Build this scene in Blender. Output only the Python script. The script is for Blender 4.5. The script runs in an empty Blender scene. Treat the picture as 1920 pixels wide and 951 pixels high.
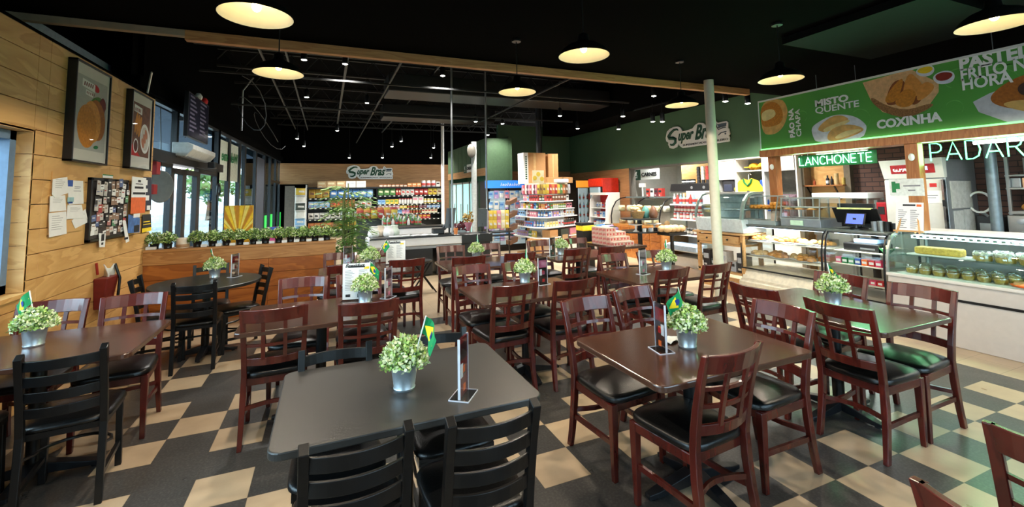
import bpy, math, random
from mathutils import Vector, Matrix
random.seed(7)
sc = bpy.context.scene
COL = sc.collection
PI = math.pi
H = 1.6444            # eye height of the photographer

# ---------------------------------------------------------------- camera
cd = bpy.data.cameras.new('camera'); cam = bpy.data.objects.new('camera', cd); COL.objects.link(cam)
cd.sensor_width = 36.0; cd.lens = 826.3/1920*36.0
cd.shift_y = (296.19-475.5)/1920
cd.clip_start = 0.02; cd.clip_end = 300
pitch, roll, yaw = 0.08, -0.0181, 0.3988
fwd = Vector((math.sin(yaw)*math.cos(pitch), math.cos(yaw)*math.cos(pitch), math.sin(pitch)))
rt = Vector((math.cos(yaw), -math.sin(yaw), 0)); up = rt.cross(fwd)
r2 = rt*math.cos(roll)+up*math.sin(roll); u2 = up*math.cos(roll)-rt*math.sin(roll)
m = Matrix((r2, u2, -fwd)).transposed().to_4x4(); m.translation = (0, 0, H)
cam.matrix_world = m
sc.camera = cam

# ---------------------------------------------------------------- light and exposure
sc.view_settings.view_transform = 'Standard'; sc.view_settings.look = 'None'
sc.view_settings.exposure = 0.5; sc.view_settings.gamma = 1.0
sc.view_settings.use_curve_mapping = False
sc.cycles.max_bounces = 8; sc.cycles.transparent_max_bounces = 16
sc.cycles.sample_clamp_indirect = 6.0
sc.cycles.caustics_reflective = False; sc.cycles.caustics_refractive = False
w = bpy.data.worlds.new('sky'); sc.world = w; w.use_nodes = True
nt = w.node_tree; bg = nt.nodes['Background']
sky = nt.nodes.new('ShaderNodeTexSky'); sky.sky_type = 'NISHITA'
sky.sun_disc = False; sky.sun_elevation = math.radians(48); sky.sun_rotation = math.radians(250)
hs = nt.nodes.new('ShaderNodeHueSaturation'); hs.inputs['Saturation'].default_value = .15
nt.links.new(sky.outputs[0], hs.inputs['Color']); nt.links.new(hs.outputs[0], bg.inputs[0]); bg.inputs[1].default_value = 1.6

def lamp(kind, name, loc, energy, color=(1, 1, 1), parent=None, rot=(0, 0, 0), **kw):
    d = bpy.data.lights.new(name, kind); d.energy = energy; d.color = color
    for k, v in kw.items(): setattr(d, k, v)
    o = bpy.data.objects.new(name, d); COL.objects.link(o); o.location = loc; o.rotation_euler = rot
    if parent: o.parent = parent
    return o
sun = lamp('SUN', 'sun', (0, 0, 12), 1.2, (1, .93, .82), rot=(math.radians(27), 0, math.radians(-70)), angle=0.01)

# ---------------------------------------------------------------- materials
def node_mat(name):
    mt = bpy.data.materials.new(name); mt.use_nodes = True
    return mt, mt.node_tree, mt.node_tree.nodes['Principled BSDF']
def lin(c): return tuple(((x/12.92) if x <= .04045 else ((x+.055)/1.055)**2.4) for x in [v/255 for v in c[:3]])+(1,)
def mat(name, c, rough=.5, metal=0, var=.12, scale=18, bump=0, emit=0, spec=.5, coat=0, stretch=None, ecol=None, bscale=None):
    mt, t, b = node_mat(name); col = lin(c)
    b.inputs['Roughness'].default_value = rough; b.inputs['Metallic'].default_value = metal
    b.inputs['Specular IOR Level'].default_value = spec; b.inputs['Coat Weight'].default_value = coat
    tc = t.nodes.new('ShaderNodeTexCoord'); mp = t.nodes.new('ShaderNodeMapping')
    if stretch: mp.inputs['Scale'].default_value = stretch
    t.links.new(tc.outputs['Object'], mp.inputs[0])
    n = t.nodes.new('ShaderNodeTexNoise'); n.inputs['Scale'].default_value = scale; n.inputs['Detail'].default_value = 3
    t.links.new(mp.outputs[0], n.inputs['Vector'])
    r = t.nodes.new('ShaderNodeValToRGB'); r.color_ramp.elements[0].position = .3; r.color_ramp.elements[1].position = .7
    r.color_ramp.elements[0].color = tuple(x*(1-var) for x in col[:3])+(1,); r.color_ramp.elements[1].color = tuple(min(1, x*(1+var)) for x in col[:3])+(1,)
    t.links.new(n.outputs[0], r.inputs[0]); t.links.new(r.outputs[0], b.inputs['Base Color'])
    if bump:
        bp = t.nodes.new('ShaderNodeBump'); bp.inputs['Strength'].default_value = bump; bp.inputs['Distance'].default_value = .01
        n2 = t.nodes.new('ShaderNodeTexNoise'); n2.inputs['Scale'].default_value = bscale or scale*4
        t.links.new(mp.outputs[0], n2.inputs['Vector']); t.links.new(n2.outputs[0], bp.inputs['Height']); t.links.new(bp.outputs[0], b.inputs['Normal'])
    if emit:
        b.inputs['Emission Color'].default_value = lin(ecol or c); b.inputs['Emission Strength'].default_value = emit
    return mt
def wood(name, c1, c2, rough=.45, stretch=(1, 6, 6), scale=3, dist=4, coat=0, wave=1.0):
    mt, t, b = node_mat(name); b.inputs['Roughness'].default_value = rough; b.inputs['Coat Weight'].default_value = coat
    tc = t.nodes.new('ShaderNodeTexCoord'); mp = t.nodes.new('ShaderNodeMapping'); mp.inputs['Scale'].default_value = stretch
    t.links.new(tc.outputs['Object'], mp.inputs[0])
    n = t.nodes.new('ShaderNodeTexNoise'); n.inputs['Scale'].default_value = scale; n.inputs['Detail'].default_value = 5; n.inputs['Distortion'].default_value = dist*.2
    t.links.new(mp.outputs[0], n.inputs['Vector'])
    ml = t.nodes.new('ShaderNodeMath'); ml.operation = 'MULTIPLY'; ml.inputs[1].default_value = 9*wave
    fr = t.nodes.new('ShaderNodeMath'); fr.operation = 'FRACT'
    t.links.new(n.outputs[0], ml.inputs[0]); t.links.new(ml.outputs[0], fr.inputs[0])
    r = t.nodes.new('ShaderNodeValToRGB'); e = r.color_ramp.elements
    e[0].color = lin(c1); e[1].color = lin(c2); e[1].position = .85
    x = e.new(1.0); x.color = lin(c1)
    t.links.new(fr.outputs[0], r.inputs[0]); t.links.new(r.outputs[0], b.inputs['Base Color'])
    return mt
def glass(name, tint=(245, 250, 248), gloss=.12, rough=.02, fres=.35):
    mt = bpy.data.materials.new(name); mt.use_nodes = True; t = mt.node_tree; t.nodes.clear()
    o = t.nodes.new('ShaderNodeOutputMaterial'); mx = t.nodes.new('ShaderNodeMixShader'); tr = t.nodes.new('ShaderNodeBsdfTransparent'); g = t.nodes.new('ShaderNodeBsdfGlossy')
    tr.inputs[0].default_value = lin(tint); g.inputs['Roughness'].default_value = rough
    lw = t.nodes.new('ShaderNodeLayerWeight'); lw.inputs[0].default_value = .25
    m2 = t.nodes.new('ShaderNodeMath'); m2.operation = 'MULTIPLY_ADD'; m2.inputs[1].default_value = fres; m2.inputs[2].default_value = gloss*.35
    t.links.new(lw.outputs['Fresnel'], m2.inputs[0]); t.links.new(m2.outputs[0], mx.inputs[0])
    t.links.new(tr.outputs[0], mx.inputs[1]); t.links.new(g.outputs[0], mx.inputs[2]); t.links.new(mx.outputs[0], o.inputs[0])
    return mt
def glow(name, c, s):
    return mat(name, c, emit=s, rough=.4, var=.02)
def node_math(t, op, a, b=None, c=None):
    n = t.nodes.new('ShaderNodeMath'); n.operation = op
    for i, v in enumerate((a, b, c)):
        if v is None: continue
        if isinstance(v, (int, float)): n.inputs[i].default_value = v
        else: t.links.new(v, n.inputs[i])
    return n.outputs[0]

# ---------------------------------------------------------------- mesh builder
class MB:
    def __init__(s): s.v = []; s.f = []; s.mi = []; s.cur = 0; s.xf = None
    def mark(s, i): s.cur = i; return s
    def add(s, vs, fs):
        k = len(s.v); s.v += [tuple(x) for x in vs]
        for f in fs: s.f.append([i+k for i in f]); s.mi.append(s.cur)
        return s
    def box(s, a, b):
        x0, y0, z0 = a; x1, y1, z1 = b
        if x0 > x1: x0, x1 = x1, x0
        if y0 > y1: y0, y1 = y1, y0
        if z0 > z1: z0, z1 = z1, z0
        return s.add([(x0, y0, z0), (x1, y0, z0), (x1, y1, z0), (x0, y1, z0), (x0, y0, z1), (x1, y0, z1), (x1, y1, z1), (x0, y1, z1)],
                     [(0, 3, 2, 1), (4, 5, 6, 7), (0, 1, 5, 4), (1, 2, 6, 5), (2, 3, 7, 6), (3, 0, 4, 7)])
    def bar(s, p, q, w, h=None, up=(0, 0, 1)):
        p = Vector(p); q = Vector(q); h = h or w; d = (q-p).normalized(); u = Vector(up)
        if abs(d.dot(u)) > .95: u = Vector((0, 1, 0))
        a = d.cross(u).normalized()*w/2; b = a.cross(d).normalized()*h/2
        vs = [p-a-b, p+a-b, p+a+b, p-a+b, q-a-b, q+a-b, q+a+b, q-a+b]
        return s.add(vs, [(0, 1, 2, 3), (7, 6, 5, 4), (0, 4, 5, 1), (1, 5, 6, 2), (2, 6, 7, 3), (3, 7, 4, 0)])
    def loft(s, rings, cap=True, closed=False):
        n = len(rings[0]); vs = [p for r in rings for p in r]; fs = []; m = len(rings)
        for i in range(m if closed else m-1):
            j = (i+1) % m
            for k in range(n): fs.append((i*n+k, i*n+(k+1) % n, j*n+(k+1) % n, j*n+k))
        if cap and not closed: fs.append(tuple(range(n))[::-1]); fs.append(tuple((m-1)*n+k for k in range(n)))
        return s.add(vs, fs)
    def sweep(s, pts, w, h=None, up=(0, 0, 1)):       # rectangular section along a path
        h = h or w; rings = []; pts = [Vector(p) for p in pts]
        for i, p in enumerate(pts):
            d = (pts[min(i+1, len(pts)-1)]-pts[max(i-1, 0)]).normalized(); u = Vector(up)
            if abs(d.dot(u)) > .97: u = Vector((0, 1, 0))
            a = d.cross(u).normalized(); b = a.cross(d).normalized(); rings.append([p-a*w/2-b*h/2, p+a*w/2-b*h/2, p+a*w/2+b*h/2, p-a*w/2+b*h/2])
        return s.loft(rings)
    def tube(s, pts, r, n=8, closed=False):
        pts = [Vector(p) for p in pts]; rings = []; prev = None; m = len(pts)
        for i, p in enumerate(pts):
            if closed: d = (pts[(i+1) % m]-pts[i-1]).normalized()
            else: d = (pts[min(i+1, m-1)]-pts[max(i-1, 0)]).normalized()
            u = prev if prev is not None else (Vector((0, 0, 1)) if abs(d.z) < .9 else Vector((1, 0, 0)))
            a = (u-d*u.dot(d)).normalized(); b = d.cross(a); prev = a
            rr = r[i] if isinstance(r, (list, tuple)) else r
            rings.append([p+(a*math.cos(t)+b*math.sin(t))*rr for t in [2*PI*k/n for k in range(n)]])
        return s.loft(rings, closed=closed)
    def lathe(s, prof, n=24, c=(0, 0, 0), sx=1, sy=1):
        rings = [[(c[0]+r*math.cos(2*PI*k/n)*sx, c[1]+r*math.sin(2*PI*k/n)*sy, c[2]+z) for k in range(n)] for r, z in prof]
        return s.loft(rings)
    def prism(s, poly, z0, z1):
        n = len(poly); return s.add([(x, y, z0) for x, y in poly]+[(x, y, z1) for x, y in poly],
            [tuple(range(n))[::-1], tuple(range(n, 2*n))]+[(k, (k+1) % n, n+(k+1) % n, n+k) for k in range(n)])
    def sheet(s, rows):
        n = len(rows[0]); vs = [p for r in rows for p in r]
        return s.add(vs, [(i*n+k, i*n+k+1, (i+1)*n+k+1, (i+1)*n+k) for i in range(len(rows)-1) for k in range(n-1)])
    def ball(s, c, r, n=10, m=6, sz=1.0):
        return s.lathe([(max(.001, r*math.sin(PI*i/m)), -r*sz*math.cos(PI*i/m)) for i in range(m+1)], n, c)
    def build(s, name, mats, parent=None, smooth=False, bevel=0, loc=None, rot=None, solid=0):
        me = bpy.data.meshes.new(name); me.from_pydata(s.v, [], s.f)
        for mt in (mats if isinstance(mats, (list, tuple)) else [mats]): me.materials.append(mt)
        me.polygons.foreach_set('material_index', s.mi)
        if smooth: me.polygons.foreach_set('use_smooth', [True]*len(me.polygons))
        me.update()
        o = bpy.data.objects.new(name, me); COL.objects.link(o)
        if parent: o.parent = parent
        if loc: o.location = loc
        if rot is not None: o.rotation_euler = (0, 0, rot) if isinstance(rot, (int, float)) else rot
        if solid:
            md = o.modifiers.new('solid', 'SOLIDIFY'); md.thickness = solid; md.offset = 0
        if bevel:
            md = o.modifiers.new('bevel', 'BEVEL'); md.width = bevel; md.segments = 2; md.limit_method = 'ANGLE'; md.angle_limit = .6
        if smooth and bevel == 0:
            try: me.set_sharp_from_angle(angle=.9)
            except Exception: pass
        return o
def tag(o, label, cat, group=None, kind=None):
    o['label'] = label; o['category'] = cat
    if group: o['group'] = group
    if kind: o['kind'] = kind
    return o
def thing(name, label, cat, loc=(0, 0, 0), rot=0, group=None):
    o = bpy.data.objects.new(name, None); o.empty_display_size = .1; COL.objects.link(o)
    o.location = loc; o.rotation_euler = (0, 0, rot)
    return tag(o, label, cat, group)
def struct(o, label=None, cat=None):
    o['kind'] = 'structure'
    if label: o['label'] = label; o['category'] = cat or o.name.split('_')[0]
    return o
def dup(root, loc, rot=0, label=None, group=None):
    r = root.copy(); COL.objects.link(r); r.location = loc; r.rotation_euler = (0, 0, rot) if isinstance(rot, (int, float)) else rot
    if label: r['label'] = label
    if group: r['group'] = group
    for ch in root.children:
        c = ch.copy(); COL.objects.link(c); c.parent = r
        for g in ch.children:
            d = g.copy(); COL.objects.link(d); d.parent = c
    return r
def copymesh(src, loc, rot=0, label=None, group=None, scale=None):
    o = src.copy(); COL.objects.link(o); o.location = loc; o.rotation_euler = (0, 0, rot) if isinstance(rot, (int, float)) else rot
    if label: o['label'] = label
    if group: o['group'] = group
    if scale: o.scale = scale
    return o
ORD = 'first second third fourth fifth sixth seventh eighth ninth tenth eleventh twelfth thirteenth fourteenth fifteenth sixteenth seventeenth eighteenth nineteenth twentieth'.split()
def nth(i):
    if i < 20: return ORD[i]
    a, b = divmod(i+1, 10); return ({2: 'twenty', 3: 'thirty', 4: 'forty', 5: 'fifty'}[a]+'-'+ORD[b-1]) if b else {3: 'thirtieth', 4: 'fortieth', 5: 'fiftieth'}[a]
def text(body, size, m, parent, loc, rot, name='lettering', bold=0, shear=0, ext=.002, align='LEFT', spacing=1.0, sx=1.0):
    cu = bpy.data.curves.new(name, 'FONT'); cu.body = body; cu.size = size; cu.extrude = ext; cu.offset = bold; cu.shear = shear
    cu.align_x = align; cu.space_character = spacing; cu.resolution_u = 3; cu.space_line = .8
    t = bpy.data.objects.new('tmp', cu); COL.objects.link(t)
    dg = bpy.context.evaluated_depsgraph_get(); me = bpy.data.meshes.new_from_object(t.evaluated_get(dg))
    bpy.data.objects.remove(t); bpy.data.curves.remove(cu)
    me.name = name; me.materials.clear(); me.materials.append(m)
    o = bpy.data.objects.new(name, me); COL.objects.link(o); o.location = loc; o.rotation_euler = rot; o.scale = (sx, 1, 1)
    if parent: o.parent = parent
    return o
FX = (PI/2, 0, -PI/2)     # faces -x (read from the dining room looking right)
FY = (PI/2, 0, 0)         # faces -y (towards the camera)
FE = (PI/2, 0, PI/2)      # faces +x

# ---------------------------------------------------------------- shared materials
BLACK = mat('matte_black_paint', (4, 4, 4), .95, var=.2, spec=.03)
DECK = mat('black_ceiling_deck', (6, 6, 7), .95, var=.2, spec=.05)
STEEL_DK = mat('dark_painted_steel', (30, 31, 33), .6)
DKFRAME = mat('black_aluminium', (26, 27, 29), .35, metal=.3)
WHITE = mat('white_paint', (232, 232, 228), .4, var=.03)
OFFW = mat('offwhite_enamel', (214, 208, 200), .35, var=.03)
GREYM = mat('grey_metal', (150, 153, 156), .35, metal=.6, var=.06)
STAIN = mat('stainless_steel', (178, 178, 174), .28, metal=.9, var=.06)
CHROME = mat('chrome', (220, 222, 225), .12, metal=1, var=.02)
GALV = mat('galvanised_tin', (176, 186, 192), .38, metal=.75, var=.1, scale=40)
BLKPL = mat('black_plastic', (18, 18, 20), .35, var=.1)
GREENW = mat('green_wall_paint', (70, 102, 72), .6, var=.05, scale=2)
GREYW = mat('grey_wall_paint', (165, 165, 160), .7, var=.05)
PLY = wood('pale_plywood', (214, 170, 108), (194, 147, 86), .5, (1.3, .55, 2.4), 1.1, 3)
PLYO = wood('orange_stained_plywood', (178, 108, 46), (146, 82, 30), .42, (.5, 1.3, 2.4), 1.2, 3)
PLANK = wood('oak_plank_panel', (176, 132, 86), (150, 108, 68), .5, (.25, .25, 5), 2, 2, wave=.8)
BEAMW = wood('pine_beam', (196, 142, 86), (172, 116, 66), .55, (.5, 6, 6), 1.5, 2)
POSTW = wood('brown_post_wood', (172, 112, 62), (146, 88, 44), .5, (5, 5, .6), 1.5, 2)
CLEAR = glass('clear_glass'); WINGL = glass('window_glass', (214, 232, 240), .2); TEALGL = glass('edge_tinted_glass', (228, 244, 240), .12)
ACRYL = glass('clear_acrylic', (240, 242, 246), .35, .04)
CARD = mat('brown_cardboard', (178, 132, 84), .8, var=.06)
PAPER = mat('white_paper', (232, 232, 230), .7, var=.02)
INK = mat('black_ink', (30, 30, 34), .7); GINK = mat('grey_print', (120, 122, 128), .7)
YEL = mat('yellow_print', (240, 205, 30), .6); REDP = mat('red_print', (200, 32, 34), .5); BLUEP = mat('blue_print', (40, 84, 170), .5)
GRNP = mat('green_print', (20, 120, 66), .55); ORG = mat('orange_print', (240, 110, 40), .5); PINKP = mat('pink_print', (226, 120, 150), .5)
LOGOG = mat('dark_green_lettering', (16, 70, 48), .5)

# ---------------------------------------------------------------- floor
def floor_mat():
    mt, t, b = node_mat('checker_vinyl_floor')
    tc = t.nodes.new('ShaderNodeTexCoord'); sx = t.nodes.new('ShaderNodeSeparateXYZ'); t.links.new(tc.outputs['Object'], sx.inputs[0])
    fi = node_math(t, 'MULTIPLY_ADD', sx.outputs[0], 1/.3048, 4.2392); fj = node_math(t, 'MULTIPLY_ADD', sx.outputs[1], -1/.3048, 18.6542)
    i = node_math(t, 'FLOOR', fi); j = node_math(t, 'FLOOR', fj)
    par = node_math(t, 'FLOORED_MODULO', node_math(t, 'ADD', i, j), 2.0)
    pale = node_math(t, 'LESS_THAN', par, .5)
    row = node_math(t, 'LESS_THAN', node_math(t, 'FLOORED_MODULO', j, 4.0), 2.5)
    pale = node_math(t, 'MULTIPLY', pale, row)
    pale = node_math(t, 'MULTIPLY', pale, node_math(t, 'LESS_THAN', i, 20.5))
    pale = node_math(t, 'MAXIMUM', pale, node_math(t, 'GREATER_THAN', i, 21.5))
    pale = node_math(t, 'MAXIMUM', pale, node_math(t, 'LESS_THAN', j, -1.5))
    pale = node_math(t, 'MAXIMUM', pale, node_math(t, 'LESS_THAN', i, -3.5))
    n = t.nodes.new('ShaderNodeTexNoise'); n.inputs['Scale'].default_value = 5; n.inputs['Detail'].default_value = 6; t.links.new(tc.outputs['Object'], n.inputs['Vector'])
    n2 = t.nodes.new('ShaderNodeTexNoise'); n2.inputs['Scale'].default_value = 70; n2.inputs['Detail'].default_value = 3; t.links.new(tc.outputs['Object'], n2.inputs['Vector'])
    def ramp(src, c1, c2, p1=.35, p2=.7):
        r = t.nodes.new('ShaderNodeValToRGB'); r.color_ramp.elements[0].color = lin(c1); r.color_ramp.elements[1].color = lin(c2)
        r.color_ramp.elements[0].position = p1; r.color_ramp.elements[1].position = p2; t.links.new(src, r.inputs[0]); return r.outputs[0]
    dark = ramp(n2.outputs[0], (60, 58, 56), (88, 86, 82), .45, .78); light = ramp(n.outputs[0], (172, 150, 122), (190, 168, 138))
    mx = t.nodes.new('ShaderNodeMix'); mx.data_type = 'RGBA'; t.links.new(pale, mx.inputs[0]); t.links.new(dark, mx.inputs[6]); t.links.new(light, mx.inputs[7])
    gx = node_math(t, 'PINGPONG', fi, .5); gy = node_math(t, 'PINGPONG', fj, .5); g = node_math(t, 'LESS_THAN', node_math(t, 'MINIMUM', gx, gy), .006)
    m2 = t.nodes.new('ShaderNodeMix'); m2.data_type = 'RGBA'; t.links.new(node_math(t, 'MULTIPLY', g, .55), m2.inputs[0]); t.links.new(mx.outputs[2], m2.inputs[6]); m2.inputs[7].default_value = lin((60, 52, 44))
    t.links.new(m2.outputs[2], b.inputs['Base Color'])
    t.links.new(node_math(t, 'MULTIPLY_ADD', n.outputs[0], .25, .2), b.inputs['Roughness'])
    bp = t.nodes.new('ShaderNodeBump'); bp.inputs['Strength'].default_value = .06; bp.inputs['Distance'].default_value = .02
    t.links.new(n.outputs[0], bp.inputs['Height']); t.links.new(bp.outputs[0], b.inputs['Normal'])
    return mt
struct(MB().box((-2.45, -3.0, -.1), (12, 20.4, 0)).build('floor', floor_mat()))

# ---------------------------------------------------------------- ceilings, beam, roof structure
struct(MB().box((-3, -3, 3.3), (12, 5.2, 3.4)).build('ceiling', BLACK))
o = MB(); o.box((-3, 5.2, 4.9), (12, 20.4, 5.0)); o.box((-3, 5.18, 3.3), (12, 5.3, 4.9)); o.box((6.95, 5.3, 3.62), (8.05, 13.7, 4.9))
struct(o.build('ceiling_deck', DECK))
struct(MB().box((-1.3, 5.1, 3.2), (6.45, 5.18, 3.3)).build('trim_1', BEAMW, bevel=.004))
struct(MB().box((-2.75, 5.1, 3.235), (-1.3, 5.17, 3.3)).build('trim_2', mat('dusty_raw_timber', (150, 132, 110), .8, scale=8), bevel=.004))
for k, y in enumerate((6.4, 7.9, 9.4, 10.9, 12.4, 14, 15.8, 17.6, 19.2)):      # open web joists
    b = MB(); b.bar((-3, y, 4.86), (8, y, 4.86), .06); b.bar((-3, y, 4.48), (8, y, 4.48), .05)
    x = -2.9
    while x < 7.6: b.bar((x, y, 4.48), (x+.3, y, 4.86), .018); b.bar((x+.3, y, 4.86), (x+.6, y, 4.48), .018); x += .6
    struct(b.build('ceiling_joist', STEEL_DK))
b = MB()
for x, z, w_ in ((.35, 4.42, .05), (-1.2, 4.42, .03), (-.75, 4.4, .03), (2.2, 4.4, .03)): b.bar((x, 5.4, z), (x, 19.8, z), w_, .05)
struct(b.build('ceiling_conduit', mat('light_grey_conduit', (84, 86, 88), .6)))
DUCT = mat('black_duct_metal', (30, 31, 33), .45, metal=.3)
for a_, c_, lb in (((1.2, 9.6, 3.9), (6.9, 10.5, 4.3), 'longest black air duct crossing the roof over the candy display'), ((2.2, 6.4, 4.0), (6.9, 7.4, 4.4), 'black air duct nearest the timber beam'), ((1.5, 13.2, 3.95), (5, 14.0, 4.35), 'farthest black air duct near the freezer room')):
    tag(MB().box(a_, c_).build('air_duct', DUCT, bevel=.02), lb, 'duct', 'black air ducts')
b = MB(); b.box((4.6, 1.9, 3.22), (6.2, 3.2, 3.295)); b.box((5.2, .4, 3.235), (7.2, 1.8, 3.295))
tag(b.build('ceiling_grille', mat('dark_green_grey_panel', (9, 12, 10), .7, spec=.1)), 'dark return air panels tinted for green light on the black ceiling by the banner', 'ceiling panel')  # green tint in the base colour imitates green light on the panels
b = MB()
for z, y in ((3.8, 8.7), (3.75, 11.4)): b.bar((-2, y, z), (6.8, y, z), .035)
b.bar((1.1, 6, 3.82), (1.1, 19, 3.82), .03); b.bar((4.2, 5.6, 3.78), (4.2, 13.6, 3.78), .03)
struct(b.build('ceiling_rail', STEEL_DK))

# ---------------------------------------------------------------- left plywood wall
def boards(b, y0, y1, z0, z1, seams, zs=.203):
    z = math.floor(z0/zs)*zs
    while z < z1-.01:
        a = max(z, z0); c = min(z+zs, z1)
        ys = [y0]+[s for s in seams if y0+.05 < s < y1-.05]+[y1]
        for p, q in zip(ys[:-1], ys[1:]): b.box((-2.26, p+.0015, a+.003), (-2.2, q-.0015, c-.003))
        z += zs
b = MB(); SE = (4.95, 6.17, 3.4, 2.2, 1.0, -.2)
boards(b, 4.78, 7.45, 0, 3.03, SE); boards(b, -3, 4.78, 0, .93, SE); boards(b, -3, 4.78, 2.21, 3.03, SE)
struct(b.build('wall_left', [PLY], bevel=.002))
b = MB(); b.box((-2.4, -3, 0), (-2.262, 7.4, .9)); b.box((-2.4, -3, 2.25), (-2.262, 7.4, 3.0)); b.box((-2.4, 4.85, .9), (-2.262, 7.4, 2.25))
struct(b.build('wall_left_core', mat('dark_stud_core', (70, 50, 30), .8)))
b = MB()
for k in range(7): b.box((-2.36, 4.775, .935+k*.183), (-2.2, 4.80, .935+k*.183+.178))
b.box((-2.36, -3, .9), (-2.17, 4.8, .932)); b.box((-2.36, -3, 2.212), (-2.2, 4.8, 2.235))
struct(b.build('trim_3', [PLY]))
f = MB()
WB = mat('blue_grey_window_frame', (98, 126, 156), .4)
for y in (4.70, 3.3, 1.9, .5, -.9, -2.3): f.box((-2.42, y, .93), (-2.30, y+.08, 2.21))
f.box((-2.42, -3, .93), (-2.30, 4.78, 1.0)); f.box((-2.42, -3, 2.14), (-2.30, 4.78, 2.21))
wl = struct(f.build('window_1', WB)); MB().box((-2.37, -3, .97), (-2.36, 4.75, 2.2)).build('pane', WINGL, wl)
struct(MB().box((-3.0, -3, 3.0), (-2.9, 7.6, 4.9)).box((-2.95, 7.3, 3.0), (-2.3, 7.4, 4.9)).build('wall_left_upper', BLACK))
struct(MB().box((-2.95, -3, 3.02), (-2.2, 7.44, 3.05)).build('trim_4', BLACK))
b = MB(); b.box((-2.88, 4.6, 3.06), (-2.62, 5.9, 3.22)); b.box((-2.88, 6.1, 3.06), (-2.66, 6.25, 3.25))
tag(b.build('junction_box', mat('scuffed_grey_sheet', (118, 118, 114), .6, scale=6, var=.35)), 'scuffed pale sheet metal boxes on the ledge above the plywood wall', 'box')
b = MB(); b.tube([(-2.25, 7.3, 3.06), (-2.2, 7.2, 3.2), (-2.12, 7.0, 3.3)], .012, 6)
tag(b.build('cable', WHITE, smooth=True), 'white cable rising from the end of the plywood wall', 'cable')

# rear and right shell of the dining room
b = MB(); b.box((-2.5, -3.1, 0), (.3, -3, 3.3)); b.box((6, -3.1, 0), (12, -3, 3.3)); b.box((.3, -3.1, 3.15), (6, -3, 3.3)); b.box((.3, -3.1, 0), (6, -3, .95))
struct(b.build('wall_rear', mat('warm_rear_wall', (150, 132, 108), .7)))
f = MB()
for x in (.3, 2.2, 4.1, 5.94): f.box((x, -3.08, .95), (x+.06, -3.02, 3.15))
w2 = struct(f.build('window_2', DKFRAME)); MB().box((.3, -3.055, .95), (6, -3.05, 3.15)).build('pane', WINGL, w2)

# ---------------------------------------------------------------- half wall with wooden cladding
b = MB()
for k, (z0, z1) in enumerate(((0, .19), (.19, .385), (.385, .58), (.58, .78))):
    for x0, x1 in ((-2.2, -.75), (-.75, .1)): b.box((x0+.002, 7.27, z0+.003), (x1-.002, 7.29, z1-.003))
b.box((-2.2, 7.29, 0), (.1, 7.44, .95)); b.box((.1, 7.27, 0), (.13, 7.46, .95))
hw = struct(b.build('wall_half', PLYO, bevel=.002))
b = MB(); b.box((-2.2, 7.24, .95), (.15, 7.50, .985)); b.box((-2.2, 7.255, .78), (.14, 7.29, .95))
b.build('cap_ledge', wood('tan_ledge_wood', (186, 136, 80), (160, 108, 58), .45, (.5, 5, 5), 1.5, 2), hw, bevel=.004)

# ---------------------------------------------------------------- storefront beyond the half wall (own axes: y along the glass)
SFR = thing('scene', '', ''); del SFR['label'], SFR['category']; SFR['kind'] = 'group'; SFR.name = 'storefront_group'
SFR.location = (-2.35, 7.45, 0); SFR.rotation_euler = (0, 0, -.047)
wn = [3]
def sf_window(name, y0, y1, z0, z1, fr=.05, mids=(), pane=WINGL):
    f = MB(); f.box((-.05, y0, z0), (.03, y0+fr, z1)); f.box((-.05, y1-fr, z0), (.03, y1, z1)); f.box((-.05, y0, z0), (.03, y1, z0+fr)); f.box((-.05, y0, z1-fr), (.03, y1, z1))
    for mm in mids: f.box((-.05, y0, mm), (.03, y1, mm+fr))
    o = struct(f.build(name, DKFRAME, SFR)); MB().box((-.012, y0+fr*.5, z0+fr*.5), (-.006, y1-fr*.5, z1-fr*.5)).build('pane', pane, o)
    return o
ZT = 3.12
U = [0.51, 1.283, 1.673, 0.474, 1.136, 1.68, 2.519, 3.712]
sf_window('window_3', .02, U[1], 2.34, ZT); sf_window('window_4', U[1], U[7], 2.34, ZT)
sf_window('window_5', -.3, U[4], 0, 2.22, .07)
sf_window('door_1', U[4], U[5], 0, 2.15, .09); sf_window('door_2', U[5], U[6]-.1, 0, 2.15, .09); sf_window('window_6', U[6]-.1, U[7], 0, 2.22, .1)
b = MB(); b.box((-.1, -.3, 2.2), (.12, U[7], 2.36)); struct(b.build('door_header', DKFRAME, SFR))
WX = [3.721, 4.639, 5.684, 6.285, 7.764, 9.242, 10.39, 11.575, 12.651, 14.027]
for k in range(9): sf_window('window_%d' % (7+k), WX[k], WX[k+1], .1, ZT+.05*(k > 4), .08, (2.2,) if k in (6, 7) else ())
b = MB(); b.box((-.2, -.35, ZT), (0, 16.5, 4.95)); b.box((0, -.35, ZT), (.1, 16.5, ZT+.16)); b.box((-.1, U[7]-.03, 0), (.05, WX[0], ZT)); struct(b.build('wall_storefront', BLACK, SFR))
b = MB(); b.box((-.03, WX[4]+.1, .5), (.02, WX[5]-.1, 2.9)); struct(b.build('window_blind', mat('grey_blind_panel', (60, 66, 78), .6), SFR))
for k in (5, 6, 8): 
    b = MB(); b.box((.03, WX[k]+.05, .1), (.06, WX[k]+.3, 1.05)); tag(b.build('green_film', glow('lit_green_film', (60, 210, 90), .5), SFR), 'bright green film strip low on the storefront glass, %s strip from the sunburst poster' % nth((5, 6, 8).index(k)), 'window film')
t1 = text('Welcome', .34, GRNP, SFR, (.004, 5.538, 2.5), (PI/2, 0, -PI/2), 'welcome_lettering', .006, sx=1.1)
tag(t1, 'green Welcome lettering seen mirrored on the storefront glass', 'window lettering')
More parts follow.
